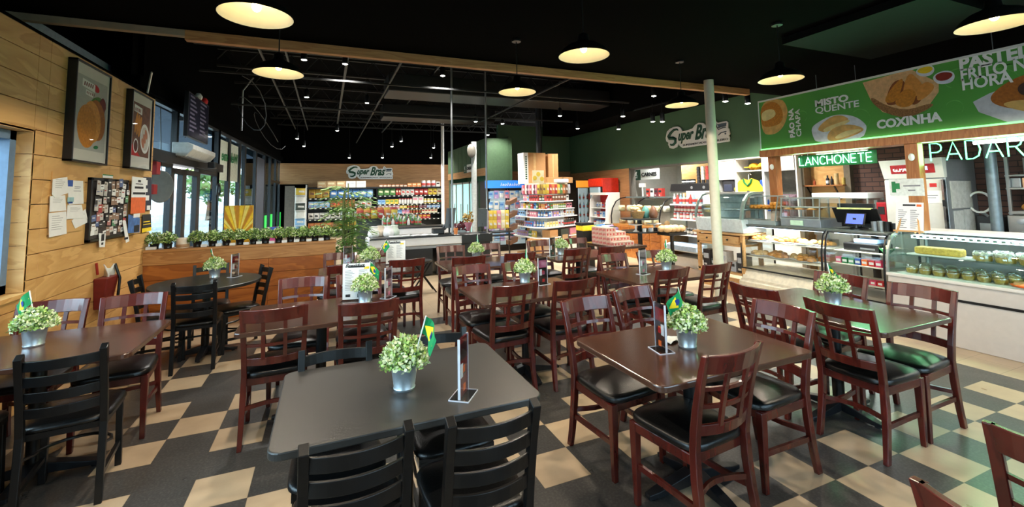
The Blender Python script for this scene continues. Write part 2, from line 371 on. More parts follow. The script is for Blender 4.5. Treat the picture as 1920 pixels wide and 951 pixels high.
b = MB(); b.sheet([[(-.004, WX[0]+.08, 2.05), (-.004, WX[2]-.1, 2.05)], [(-.004, WX[0]+.08, 2.95), (-.004, WX[2]-.1, 2.95)]])
fm = mat('frosted_film', (222, 228, 214), .6)
tag(b.build('frosted_panel', fm, SFR), 'pale frosted panel behind the Welcome lettering on the glass', 'window film')
t1 = text('S2\n 9', .2, INK, SFR, (.0, U[2]-.05, 2.86), (PI/2, 0, PI/2), 'window_lettering', .004)
tag(t1, 'black characters on the narrow glass left of the wall screen', 'window lettering')

# ---------------------------------------------------------------- back wall, freezer room, green walls
b = MB(); b.box((-.7, 20, 0), (6.5, 20.2, 3.02)); b.box((-1.75, 20, 2.17), (-.7, 20.2, 3.02))
struct(b.build('wall_back', PLANK))
struct(MB().box((-3, 20.2, 0), (9, 20.4, 5)).build('wall_back_upper', BLACK))
b = MB(); b.box((-1.55, 20.02, 0), (-1.2, 20.1, 2.1)); struct(b.build('door_3', mat('brown_service_door', (110, 96, 82), .6)))
b = MB(); b.box((4.47, 12.6, 2.42), (5.2, 17.2, 3.34)); b.box((4.47, 12.6, 0), (5.2, 12.66, 2.42)); b.box((4.5, 17, 0), (5.2, 17.2, 2.42))
b.box((5.2, 12.62, 0), (5.32, 17.2, 3.42))
for k in range(9): b.box((4.462, 12.7+k*.5, 2.42), (4.475, 12.72+k*.5, 3.3))
fz = struct(b.build('wall_freezer_room', mat('dark_green_panel', (62, 88, 60), .6)))
MB().box((4.455, 12.65, 2.2), (4.475, 17.2, 2.44)).build('wood_band', PLANK, fz)
b = MB(); b.box((5.3, 13.75, 2.38), (8.05, 13.9, 3.95)); b.box((8.05, 4.9, 2.3), (8.2, 13.9, 3.95)); struct(b.build('wall_green', GREENW))
b = MB(); b.box((5.3, 13.74, 0), (8.05, 13.9, 2.38)); b.box((8.04, 10.4, 0), (8.2, 13.75, 2.3)); struct(b.build('wall_wood_band', PLANK))
b = MB(); b.box((8.03, 10.32, 0), (8.2, 10.4, 2.3)); b.box((8.03, 7.42, 2.26), (8.2, 10.4, 2.31)); b.box((8.03, 7.36, 0), (8.2, 7.5, 2.3)); struct(b.build('trim_5', mat('dark_door_casing', (88, 84, 76), .5)))
b = MB(); b.box((10.2, 7, 0), (10.3, 13, 3)); b.box((8.2, 10.8, 0), (10.3, 10.9, 3)); b.box((8.2, 7, 2.75), (10.3, 10.9, 2.85)); struct(b.build('wall_butchery', GREYW))
t = thing('tube_light', 'white fluorescent batten on the butchery ceiling', 'light', (8.32, 9.2, 2.68)); b = MB(); b.tube([(0, -.6, 0), (0, .6, 0)], .02, 8); b.build('tube', glow('butchery_tube', (255, 255, 250), 9), t, smooth=True)
lamp('AREA', 'butchery_light', (0, 0, -.03), 45, (1, 1, .97), t, shape='RECTANGLE', size=.1, size_y=1.2)
MB().box((8.6, 7.2, 0), (8.7, 8.95, 2.7)).build('wall_butchery_panel', PLY)['kind'] = 'structure'
# kitchen back wall: wood panel, brick
def brick_mat():
    mt, t, b = node_mat('dark_brown_brick'); tc = t.nodes.new('ShaderNodeTexCoord'); mp = t.nodes.new('ShaderNodeMapping')
    mp.inputs['Rotation'].default_value = (PI/2, 0, 0); mp2 = t.nodes.new('ShaderNodeSeparateXYZ'); cb = t.nodes.new('ShaderNodeCombineXYZ')
    t.links.new(tc.outputs['Object'], mp2.inputs[0]); t.links.new(mp2.outputs[1], cb.inputs[0]); t.links.new(mp2.outputs[2], cb.inputs[1])
    br = t.nodes.new('ShaderNodeTexBrick'); br.inputs['Color1'].default_value = lin((112, 78, 66)); br.inputs['Color2'].default_value = lin((84, 58, 52)); br.inputs['Mortar'].default_value = lin((52, 40, 38))
    br.inputs['Scale'].default_value = 1; br.inputs['Brick Width'].default_value = .21; br.inputs['Row Height'].default_value = .075; br.inputs['Mortar Size'].default_value = .007
    t.links.new(cb.outputs[0], br.inputs['Vector']); t.links.new(br.outputs[0], b.inputs['Base Color']); b.inputs['Roughness'].default_value = .7
    return mt
struct(MB().box((8.3, -3, 0), (8.45, 4.72, 3.3)).build('wall_kitchen_brick', brick_mat()))
struct(MB().box((8.3, 4.72, 0), (8.45, 5.45, 3.3)).build('wall_kitchen_wood', PLY))
b = MB(); b.box((8.2, 4.68, 0), (8.32, 4.78, 2.6)); b.box((8.1, 5.4, 0), (8.32, 5.52, 2.6)); struct(b.build('trim_6', mat('brown_grey_jamb', (120, 108, 90), .5)))
struct(MB().box((8.4, 5.4, 0), (8.5, 7.4, 2.6)).build('wall_kitchen_end', GREYW))

# ---------------------------------------------------------------- poles
def pole(name, x, y, r, z1, m_, label, cat='pole'):
    b = MB(); b.lathe([(r, 0), (r, z1)], 20); t_ = thing(name, label, cat, (x, y, 0)); b.build('shaft', m_, t_, smooth=True)
    b = MB(); b.lathe([(r*1.45, 0), (r*1.45, .012), (r*1.1, .03)], 20); b.build('base_collar', m_, t_, smooth=True); return t_
CREAM = mat('cream_painted_steel', (206, 200, 178), .4, var=.04)
pole('steel_pole', 5.326, 4.9, .07, 3.3, CREAM, 'cream round steel pole standing in front of the glass pastry counter')
pole('steel_pole', 3.936, 12.2, .08, 3.16, mat('white_column', (176, 180, 176), .5), 'white round column beside the freezer doors')
pole('steel_pole', 5.76, 11.6, .09, 4.6, mat('black_column', (24, 25, 27), .4), 'black round column rising behind the candy display')
pole('steel_pole', 4.592, 18.6, .065, 4.8, WHITE, 'white column at the right end of the back wall shelves')
pole('power_pole', 2.475, 9.2, .022, 4.9, GREYM, 'thin grey power pole rising from the first checkout')
pole('power_pole', 3.397, 9.6, .022, 4.9, GREYM, 'thin pale power pole behind the right hand checkout screen')

struct(MB().box((-6.6, 4.8, 3.2), (-2.62, 27, 3.4)).build('roof_canopy', mat('blue_grey_soffit', (120, 132, 150), .7)))
# ---------------------------------------------------------------- outside
struct(MB().box((-70, -30, -.14), (-2.4, 60, -.04)).build('ground_outside', mat('parking_asphalt', (150, 150, 150), .9, var=.15, scale=.8)))
struct(MB().box((-70, -30, -.14), (12, -3.1, -.04)).build('ground_rear', mat('rear_pavement', (150, 148, 142), .9, var=.15, scale=.8)))
LEAFG = mat('tree_leaf', (86, 124, 52), .6, var=.4, scale=3)
def leaf_cloud(b, c, r, n, s, sz=1.0, rnd=random):
    for _ in range(n):
        d = Vector((rnd.gauss(0, 1), rnd.gauss(0, 1), rnd.gauss(0, 1))).normalized()*r*rnd.uniform(.55, 1); d.z *= sz
        p = Vector(c)+d; a = Vector((rnd.gauss(0, 1), rnd.gauss(0, 1), rnd.gauss(0, 1))).normalized(); q = a.cross(d).normalized() if a.cross(d).length > 1e-4 else Vector((1, 0, 0))
        l = s*rnd.uniform(.7, 1.3); b.add([p, p+a*l*.5+q*l*.28, p+a*l, p+a*l*.5-q*l*.28], [(0, 1, 2, 3)])
TREES = [(-9, 22, 2.6, 'nearest the sliding doors'), (-11, 31, 3, 'behind the one nearest the doors'), (-8.5, 41, 3, 'seen past the sunburst poster'), (-16, 24, 3.2, 'far across the parking lot'), (-7.5, 54, 3, 'at the far end of the parking lot')]
for k, (x, y, s_, lb) in enumerate(TREES):
    tr = thing('street_tree', 'green leafy tree outside the storefront, %s' % lb, 'tree', (x, y, -.04), 0, 'trees outside the storefront')
    b = MB(); b.tube([(0, 0, 0), (.05, .1, 1.2), (0, .1, 2.4)], [.16, .12, .08], 8); b.build('trunk', mat('bark', (96, 76, 58), .9), tr, smooth=True)
    b = MB(); leaf_cloud(b, (0, .1, 3.0), s_*.62, 900, .42, .85); b.build('crown', LEAFG, tr)
b = MB(); b.box((-34, 8, -.04), (-28, 58, 3.4)); b.mark(1)
for k in range(9): b.box((-28.02, 10+k*5, .2), (-27.98, 13+k*5, 2.4))
tag(b.build('shop_building', [mat('pale_stucco', (214, 208, 196), .8), mat('shop_glass', (70, 90, 110), .2)]), 'long pale building across the parking lot outside', 'building')

# ================================================================ dining furniture
MAHO = wood('mahogany_lacquer', (88, 29, 21), (68, 21, 15), .27, (5, 5, 1.2), 1.2, 1, coat=.25, wave=.5)
VINYL = mat('black_vinyl', (12, 12, 12), .3, bump=.12, scale=6, bscale=160, spec=.45)
BLKMET = mat('black_powder_coat', (9, 9, 10), .36, spec=.4, bump=.05, bscale=220)
TOPBRN = mat('dark_brown_laminate', (70, 45, 34), .2, var=.08, scale=6, spec=.7)
TOPBLK = mat('charcoal_laminate', (46, 45, 43), .42, var=.06, scale=6, spec=.6)
CAPMET = mat('worn_black_steel', (40, 42, 46), .3, metal=.5)

def rrect(w, d, r, n=6):
    pts = []
    for cx, cy, a in ((w/2-r, d/2-r, 0), (-w/2+r, d/2-r, PI/2), (-w/2+r, -d/2+r, PI), (w/2-r, -d/2+r, 1.5*PI)):
        for k in range(n+1): t = a+PI/2*k/n; pts.append((cx+r*math.cos(t), cy+r*math.sin(t)))
    return pts
def seat_mesh(wf, wb, d, z0, z1, dome):
    b = MB(); rings = []
    for s, z in ((.93, z0), (1.0, z0+.012), (1.0, z1-.018), (.96, z1-.006), (.86, z1), (.6, z1+dome*.7), (.25, z1+dome)):
        ring = []
        for k in range(36):
            t = 2*PI*k/36; e = .42; cx = math.copysign(abs(math.cos(t))**e, math.cos(t)); cy = math.copysign(abs(math.sin(t))**e, math.sin(t))
            wd = (wb+(wf-wb)*(cy+1)/2)/2; ring.append((cx*wd*s, cy*d/2*s, z))
        rings.append(ring)
    return b.loft(rings)
def back_y(z): return -.185-.022*max(0, (z-.45)/.45)-.075*max(0, (z-.45)/.45)**1.6 if z > .45 else -.185-.052*((.45-z)/.45)**2
def arc_bar(b, z0, z1, hw, bow, th, n=8, off=0):
    rings = []
    for k in range(n+1):
        u = -1+2*k/n; x = u*hw; y0 = -bow*(1-u*u)+off
        rings.append([(x, back_y(z0)+y0-th/2, z0), (x, back_y(z0)+y0+th/2, z0), (x, back_y(z1)+y0+th/2, z1), (x, back_y(z1)+y0-th/2, z1)])
    b.loft(rings)
def wooden_chair():
    t = thing('wooden_chair', 'x', 'chair')
    seat_mesh(.44, .39, .43, .424, .474, .024).build('seat', VINYL, t, smooth=True, loc=(0, .02, 0))
    b = MB(); b.prism([(-.205, .2), (-.185, -.17), (.185, -.17), (.205, .2)][::-1], .375, .427); b.build('seat_frame', MAHO, t, bevel=.005)
    for s in (-1, 1):
        b = MB(); zs = (0, .1, .2, .32, .45, .55, .65, .75, .83, .905)
        rings = []
        for z in zs:
            hw_ = .014+.006*min(1, z/.4) if z < .45 else .017; hd = .02 if z < .55 else .02-.006*(z-.55)/.35; x = s*(.178+.012*(abs(z-.45)/.45)**1.2); y = back_y(z)
            rings.append([(x-hw_, y-hd, z), (x+hw_, y-hd, z), (x+hw_, y+hd, z), (x-hw_, y+hd, z)])
        b.loft(rings); b.build('rear_leg', MAHO, t, bevel=.004)
        b = MB(); x = s*.187; b.loft([[(x+p*w_, .195+q*w_, z) for p, q in ((-1, -1), (1, -1), (1, 1), (-1, 1))] for w_, z in ((.0145, 0), (.021, .36), (.021, .425))])
        b.build('front_leg', MAHO, t, bevel=.004)
        b = MB(); b.sweep([(s*.184, .18, .2), (s*.172, .06, .192), (s*.172, -.06, .192), (s*.182, -.19, .2)], .018, .028); b.build('side_stretcher', MAHO, t)
        b = MB(); x = s*.066
        b.loft([[(x-.012, back_y(z)-.042-.008, z), (x+.012, back_y(z)-.042-.008, z), (x+.012, back_y(z)-.042+.008, z), (x-.012, back_y(z)-.042+.008, z)] for z in (.56, .65, .75, .83)])
        b.build('back_slat', MAHO, t)
    b = MB(); arc_bar(b, .815, .905, .19, .048, .024); b.build('top_rail', MAHO, t, bevel=.004)
    for z in (.648, .732):
        b = MB(); arc_bar(b, z, z+.02, .18, .046, .014); b.build('cross_bar', MAHO, t)
    b = MB(); arc_bar(b, .52, .572, .18, .044, .02); b.build('lower_rail', MAHO, t, bevel=.003)
    b = MB(); b.sweep([(-.18, -.185, .24)]+[(-.17+.34*k/6, -.185+.05*math.sin(PI*k/6), .24) for k in range(7)]+[(.18, -.185, .24)], .016, .026); b.build('rear_stretcher', MAHO, t)
    return t
def metal_chair():
    t = thing('metal_chair', 'x', 'chair')
    seat_mesh(.42, .38, .41, .415, .455, .014).build('seat', VINYL, t, smooth=True, loc=(0, .02, 0))
    b = MB(); b.prism([(-.185, .19), (-.17, -.17), (.17, -.17), (.185, .19)][::-1], .385, .417); b.build('seat_frame', BLKMET, t)
    def by(z): return -.19-.085*((z-.42)/.44)**1.25 if z > .42 else -.19-.03*(.42-z)/.42
    for s in (-1, 1):
        b = MB(); b.loft([[(s*.165+p*.0165, by(z)+q*.0165+(.008 if z > .85 and q > 0 else 0), z-(.02 if (z > .85 and q < 0) else 0)) for p, q in ((-1, -1), (1, -1), (1, 1), (-1, 1))] for z in (0, .2, .42, .55, .7, .86)])
        b.build('rear_leg', BLKMET, t, bevel=.003)
        b = MB(); b.bar((s*.17, .185, 0), (s*.165, .175, .4), .032); b.build('front_leg', BLKMET, t, bevel=.003)
        b = MB(); b.bar((s*.168, .175, .14), (s*.166, -.2, .14), .02, .024); b.build('side_stretcher', BLKMET, t)
    for z in (.77, .685, .60, .515):
        b = MB(); rings = []
        for k in range(11):
            u = -1+2*k/10; x = u*.158; y = by(z+.025)-.04*(1-u*u)
            rings.append([(x, y-.007, z), (x, y+.007, z), (x, y+.002, z+.052), (x, y-.012, z+.052)])
        b.loft(rings); b.build('back_slat', BLKMET, t, bevel=.002)
    b = MB(); b.tube([(-.165, -.19, .3)]+[(.165*math.cos(PI+PI*k/8), -.0+.14*math.sin(PI*k/8), .24) for k in range(9)]+[(.165, -.19, .3)], .009, 6); b.build('foot_hoop', BLKMET, t, smooth=True)
    return t
def table_thing(name, label, x, y, w_, d, topm, rot=0, rnd=None, zt=.76):
    t = thing(name, label, 'table', (x, y, 0), rot, 'dining tables')
    b = MB(); poly = [(rnd*math.cos(2*PI*k/48), rnd*math.sin(2*PI*k/48)) for k in range(48)] if rnd else rrect(w_, d, .05)
    b.prism(poly, zt-.032, zt); b.build('tabletop', topm, t, bevel=.006)
    b = MB(); b.lathe([(.038, .05), (.038, zt-.05)], 20); b.build('column', BLKMET, t, smooth=True)
    b = MB(); b.box((-.2, -.03, zt-.05), (.2, .03, zt-.032)); b.box((-.03, -.16, zt-.05), (.03, .16, zt-.032)); b.build('support_spider', BLKMET, t)
    L, M_ = (.33, .28) if not rnd else (.3, .3)
    for k, l in enumerate((L, M_, L, M_)):
        a = k*PI/2; c, s = math.cos(a), math.sin(a)
        b = MB(); b.loft([[(c*r_-s*q*hw_, s*r_+c*q*hw_, z) for q, z in ((-1, z0), (1, z0), (1, z1), (-1, z1))] for r_, hw_, z0, z1 in ((.0, .03, .03, .1), (.06, .032, .022, .085), (l*.8, .03, .014, .045), (l, .02, .012, .035))])
        b.lathe([(.018, 0), (.018, .014)], 10, (c*(l-.04), s*(l-.04), 0)); b.build('foot', CAPMET, t, bevel=.004)
    return t
TABLES = {  # x, y, width, depth, top, description for the labels
 1: (.355, 2.19, 1.07, .78, TOPBLK, 'black front table'), 2: (-1.60, 3.69, 1.12, .80, TOPBRN, 'poster wall table'),
 4: (-.02, 3.83, 1.06, .80, TOPBRN, 'menu card table'), 5: (.45, 5.68, 1.05, .74, TOPBRN, 'palm side table'),
 6: (1.70, 3.79, 1.07, .76, TOPBRN, 'red flyer table'), 7: (1.87, 5.52, 1.07, .78, TOPBRN, 'checkout side table'),
 8: (3.31, 5.50, 1.07, .74, TOPBRN, 'candy side table'), 9: (3.29, 3.87, 1.06, .76, TOPBRN, 'cream pole table'),
 10: (1.925, 2.02, 1.06, .76, TOPBRN, 'big brown table'), 11: (3.50, 2.19, .80, 1.07, TOPBRN, 'green reflecting table')}
TLAB = {1: 'charcoal rectangular table in front with black metal chairs around it', 2: 'dark brown table under the two framed food posters',
 4: 'dark brown table with white menu card and flag pot behind the charcoal table', 5: 'dark brown table beside the tall bamboo palm and wooden half wall', 6: 'dark brown table with red flyer stand in the middle of the room',
 7: 'dark brown table nearest the checkouts, behind the red flyer table', 8: 'dark brown table in front of the candy and snack display', 9: 'dark brown table beside the cream steel pole',
 10: 'large brown table with a napkin and dark card stand, right of the charcoal table', 11: 'dark table reflecting green light beside the pastry counter'}
for k, (x, y, w_, d, tm, ds) in TABLES.items(): table_thing('dining_table', TLAB[k], x, y, w_, d, tm)
table_thing('round_table', 'round black pedestal table next to the wooden half wall', -1.17, 5.74, 0, 0, mat('black_laminate', (26, 25, 25), .3, spec=.6), 0, .51)

WC = wooden_chair(); MC = metal_chair(); used = set()
def chair(proto, x, y, ang, label, grp):
    # x, y is where the top rail stands; ang is the way the sitter looks (0 = away from the camera)
    k = .272; loc = (x-math.sin(ang)*k*1, y+math.cos(ang)*k, 0)
    loc = (x+(-math.sin(ang))*k, y+math.cos(ang)*k, 0)
    if id(proto) not in used:
        used.add(id(proto)); proto.location = loc; proto.rotation_euler = (0, 0, ang); proto['label'] = label; proto['group'] = grp; return proto
    return dup(proto, loc, ang, label, grp)
D = math.radians
RED = [  # x, y, turn in degrees, table, where
 (-1.37, 4.40, 184, 2, 'nearer the room, against the plywood wall'), (-1.86, 4.42, 180, 2, 'nearer the window, against the plywood wall'),
 (-.31, 3.45, 2, 4, 'front side beside the black round table group'), (.29, 3.34, 1, 4, 'front side behind the black chairs'), (-.18, 4.55, 176, 4, 'back side with the pale lit frame end'), (.30, 4.52, 180, 4, 'back side behind the menu cards'),
 (.22, 5.22, 10, 5, 'front side nearest the half wall'), (.88, 5.29, 3, 5, 'front side nearest the checkout'), (.18, 6.28, 172, 5, 'back side nearest the half wall'), (.74, 6.25, 180, 5, 'back side behind the flower pot'),
 (1.44, 3.39, 4, 6, 'front side nearest the charcoal table'), (1.97, 3.34, 0, 6, 'front side behind the big brown table'), (1.40, 4.46, 183, 6, 'back side, left of its pair'), (1.93, 4.43, 182, 6, 'back side behind the flower pot'),
 (1.58, 5.14, -4, 7, 'front side nearest the checkout'), (2.24, 5.12, -1, 7, 'front side nearest the candy display'), (1.66, 6.27, 177, 7, 'back side nearest the folding stool'), (2.20, 6.24, 180, 7, 'back side beside the wire rack'),
 (3.06, 5.10, 3, 8, 'front side nearest the red flyer table'), (3.60, 5.09, -3, 8, 'front side nearest the box table'), (3.05, 6.22, 180, 8, 'back side in front of the candy shelves'), (3.70, 6.22, 180, 8, 'back side beside the stacked boxes'),
 (3.13, 4.42, 182, 9, 'back side nearest the red flyer table'), (3.68, 4.42, 184, 9, 'back side nearest the pole'), (3.05, 3.35, 3, 9, 'front side nearest the flyer table'), (3.63, 3.36, 4, 9, 'front side right at the pole'),
 (1.68, 2.70, 185, 10, 'back side nearest the charcoal table'), (2.17, 2.82, 190, 10, 'back side turned a little, nearest the pole'), (1.76, 1.57, 5, 10, 'front side with the open grid seen from behind'), (2.68, 1.99, 90, 10, 'end beside the green-lit table'),
 (3.04, 1.87, -88, 11, 'near end of its left side'), (3.03, 2.47, -91, 11, 'far end of its left side'), (4.05, 1.90, 91, 11, 'near end of its right side'), (4.06, 2.46, 94, 11, 'far end of its right side')]
for x, y, a, k, wh in RED:
    chair(WC, x, y, D(a), 'mahogany chair at the %s, %s' % (TABLES[k][5], wh), 'mahogany dining chairs')
chair(WC, 1.40, .50, D(-90), 'mahogany chair whose broad pinkish top rail shows at the bottom edge', 'mahogany dining chairs')
chair(WC, 1.97, .57, D(-78), 'mahogany chair cut off by the right edge of the view', 'mahogany dining chairs')
BLK = [(.11, 1.61, 2, 'charcoal table, front side, left of the two'), (.58, 1.58, 1, 'charcoal table, front side, right of the two'), (.06, 2.60, 181, 'charcoal table, back side at its rounded left corner'), (.60, 2.62, 180, 'charcoal table, back side behind the flower pot'),
 (-1.28, 3.16, 8, 'poster wall table, front side'), (-1.86, 3.12, 0, 'poster wall table, front side by the window'),
 (-1.15, 5.14, 4, 'round black table, side nearest the camera'), (-1.27, 6.42, 190, 'round black table, side against the half wall'), (-.63, 5.95, 112, 'round black table, side nearest the palm'), (-1.80, 5.75, -85, 'round black table, side against the plywood wall')]
for x, y, a, wh in BLK: chair(MC, x, y, D(a), 'black ladder-back chair at the %s' % wh, 'black metal chairs')

# ---------------------------------------------------------------- flower pots, flags, stands on the tables
FOL = mat('pale_green_foliage', (166, 196, 108), .6, var=.35, scale=30); FOL2 = mat('cream_blossom', (226, 232, 190), .6, var=.1); FOLD = mat('deep_green_foliage', (78, 108, 52), .6, var=.3, scale=30)
def pot_plant(name, r0, r1, h, potm, fr, n, cols):
    t = thing(name, 'x', 'plant')
    b = MB(); b.lathe([(r0, 0), (r0+.003, .008), (r0+.0005, .012), (r1-.004, h-.012), (r1+.002, h-.006), (r1+.002, h), (r1-.004, h), (r1-.008, h-.02), (.001, h-.02)], 28); b.build('pot', potm, t, smooth=True)
    rnd = random.Random(3); b = MB()
    for _ in range(n):
        u = rnd.random(); a = rnd.uniform(0, 2*PI); rr = fr*math.sqrt(u)*1.0; zz = fr*1.35*math.sqrt(max(0, 1-u*.92))*rnd.uniform(.25, 1.05)
        p = Vector((rr*math.cos(a), rr*math.sin(a), h-.01+zz*.9)); b.mark(rnd.choices((0, 1, 2), cols)[0])
        for q in range(3):
            d = Vector((rnd.gauss(0, 1), rnd.gauss(0, 1), rnd.gauss(.4, 1))).normalized(); e = d.cross(Vector((rnd.gauss(0, 1), rnd.gauss(0, 1), rnd.gauss(0, 1)))).normalized(); l = fr*.19*rnd.uniform(.7, 1.2)
            b.add([p, p+d*l*.5+e*l*.33, p+d*l, p+d*l*.5-e*l*.33], [(0, 1, 2, 3)])
    for _ in range(40):
        a = rnd.uniform(0, 2*PI); rr = fr*rnd.uniform(.2, .8); b.mark(2); b.bar((0, 0, h-.02), (rr*math.cos(a), rr*math.sin(a), h+fr*rnd.uniform(.3, .7)), .0025)
    b.build('foliage', [FOL, FOL2, FOLD], t)
    return t
PP = pot_plant('flower_pot', .047, .062, .105, GALV, .105, 900, (5, 5, 1.6))
FLAGG = mat('flag_green', (0, 140, 78), .7, var=.05); FLAGY = mat('flag_yellow', (250, 220, 30), .7, var=.03); FLAGB = mat('flag_blue', (24, 52, 130), .7, var=.03)
def flag(loc, rot, lean, label, wave=1.0, wrap=1.0):
    t = thing('table_flag', label, 'flag', loc, rot, 'small flags in the flower pots')
    top = Vector((lean*.2, 0, .21)); b = MB(); b.tube([(0, 0, -.08), tuple(top)], .0035, 6); b.build('stick', WHITE, t, smooth=True)
    W_, Hh = .105*wrap, .075
    def P(u, v, off=0):
        s = top*(1-(1-v)*.36); return (s.x+u*W_*.72, .014*math.sin(u*5)*wave+off, s.z-.002-u*.07-u*u*.02)
    b = MB(); b.sheet([[P(i/8, j/6) for i in range(9)] for j in range(7)])
    for sgn in (-1, 1):
        b.mark(1); c = P(.5, .5, sgn*.0015)
        k = len(b.v); pts = [(.5, .5), (.08, .5), (.5, .9), (.92, .5), (.5, .1)]
        b.add([P(u, v, sgn*.0018) for u, v in pts], [(0, 1, 2), (0, 2, 3), (0, 3, 4), (0, 4, 1)])
        b.mark(2); b.add([P(.5, .5, sgn*.003)]+[P(.5+.15*math.cos(2*PI*q/16), .5+.21*math.sin(2*PI*q/16), sgn*.003) for q in range(16)], [(0, 1+q, 1+(q+1) % 16) for q in range(16)])
    b.build('cloth', [FLAGG, FLAGY, FLAGB], t); return t
first = [True]
def put_pot(x, y, rot, label, z=.76, s=1.0):
    if first[0]:
        first[0] = False; o = PP; o.location = (x, y, z); o.rotation_euler = (0, 0, rot)
    else: o = dup(PP, (x, y, z), rot)
    o['label'] = label; o['group'] = 'tin flower pots on the tables'; o.scale = (s, s, s); return o
PT = {1: (0.343, 2.138), 2: (-1.654, 3.738), 3: (-1.144, 5.936), 4: (0.308, 3.947), 5: (0.507, 5.744), 6: (1.824, 4.06), 7: (1.876, 5.758), 8: (3.083, 5.588), 9: (3.496, 3.932), 10: (1.899, 1.996), 11: (3.541, 2.206)}
PL = {1: 'on the charcoal front table', 2: 'on the table under the framed posters', 3: 'on the round black table', 4: 'in front of the menu card table sheet', 5: 'on the table beside the palm', 6: 'beside the red flyer on the middle table', 7: 'on the table before the checkouts', 8: 'on the table before the candy display', 9: 'on the table beside the cream pole', 10: 'beside the napkin on the big brown table', 11: 'on the green-reflecting table'}
PR = {}
for k, (x, y) in PT.items(): put_pot(x, y, k*1.3, 'tin bucket of pale green foliage %s' % PL[k], s={5: 1.1, 8: 1.0}.get(k, 1.0))
for k, rot, lean, wv, wr in ((1, -.9, .5, 1.5, 1.0), (2, 2.9, .3, 1, 1), (3, 1.2, -.5, 1, .12), (4, .25, .1, 1, 1), (5, .2, .9, 1, .5), (6, 1.3, -.1, 1, .15), (7, 1.2, 0, 1, .12), (9, 1.2, .2, 1, .2), (10, 3.0, .35, 1.5, .9), (11, -.9, -.2, 2, .8)):
    x, y = PT[k]; flag((x+.02, y-.01, .885 if k != 11 else .86), rot, lean, 'little Brazil-coloured flag in the bucket %s' % PL[k], wv, wr)
EDGEA = mat('acrylic_edge_glint', (206, 208, 218), .2, spec=.8)
REDC = mat('red_flyer', (150, 34, 34), .4, var=.5, scale=40); DKC = mat('dark_flyer', (44, 32, 34), .4, var=.6, scale=30)
def card_stand(x, y, rot, label, cols, hgt=.255, wid=.105, writing=None):
    t = thing('card_stand', label, 'sign holder', (x, y, .76), rot, 'clear card stands on the tables')
    b = MB(); b.box((-wid/2-.01, -.045, 0), (wid/2+.01, .045, .004)); b.box((-wid/2, -.005, .004), (wid/2, -.0025, hgt)); b.box((-wid/2, .0025, .004), (wid/2, .005, hgt)); b.build('holder', ACRYL, t)
    b = MB(); q = wid/2+.01
    for y in (-.045, .045): b.bar((-q, y, .002), (q, y, .002), .003, .005)
    for x in (-q, q): b.bar((x, -.045, .002), (x, .045, .002), .003, .005)
    for x in (-wid/2, wid/2): b.bar((x, 0, .004), (x, 0, hgt), .003, .011)
    b.build('edge_glint', EDGEA, t)  # opaque pale bars imitate light caught by the clear acrylic edges
    b = MB(); b.box((-wid/2+.003, -.002, .006), (wid/2-.003, .002, hgt-.004)); rnd = random.Random(x)
    b.mark(1); b.box((-wid/2+.008, -.0024, hgt*.62), (wid/2-.008, .0024, hgt*.9)); b.mark(2)
    for _ in range(5):
        a = rnd.uniform(-wid/2+.012, wid/2-.04); c = rnd.uniform(.02, hgt*.5); b.box((a, -.0028, c), (a+.028, .0028, c+.03)); b.mark(rnd.choice((1, 2, 3)))
    b.build('printed_card', cols, t); return t
CS = [PAPER]
card_stand(*(0.569, 1.949), .93, 'clear stand with a red flyer edge-on on the charcoal front table', [REDC, DKC, PAPER, ORG])
card_stand(*(1.727, 2.013), 1.4, 'clear stand with dark red flyer on the big brown table', [DKC, REDP, PAPER, ORG])
card_stand(*(1.948, 3.908), .15, 'clear stand with pink and dark food flyer on the middle table', [DKC, PINKP, PAPER, REDP])
card_stand(*(3.127, 3.876), .2, 'clear stand with faded flyer on the table beside the cream pole', [mat('faded_flyer', (170, 150, 140), .5, var=.2), DKC, PAPER, PINKP])
card_stand(*(-0.943, 5.899), 1.0, 'clear stand with narrow faded flyer on the round black table', [mat('beige_flyer', (176, 150, 120), .5), REDC, PAPER, DKC])
card_stand(*(2.929, 5.555), .3, 'clear stand with dark photo flyer on the table before the candy display', [DKC, mat('brown_flyer', (130, 90, 70), .5), PAPER, REDC])
card_stand(*(0.263, 6.061), .2, 'clear stand with brown photo flyer on the table beside the palm', [mat('tan_flyer', (150, 110, 84), .5), DKC, PAPER, REDC])
card_stand(*(0.509, 4.034), .9, 'clear stand holding a pink flyer beside the flag pot', [mat('pale_pink_flyer', (214, 160, 160), .5), DKC, PAPER, PINKP], .26)
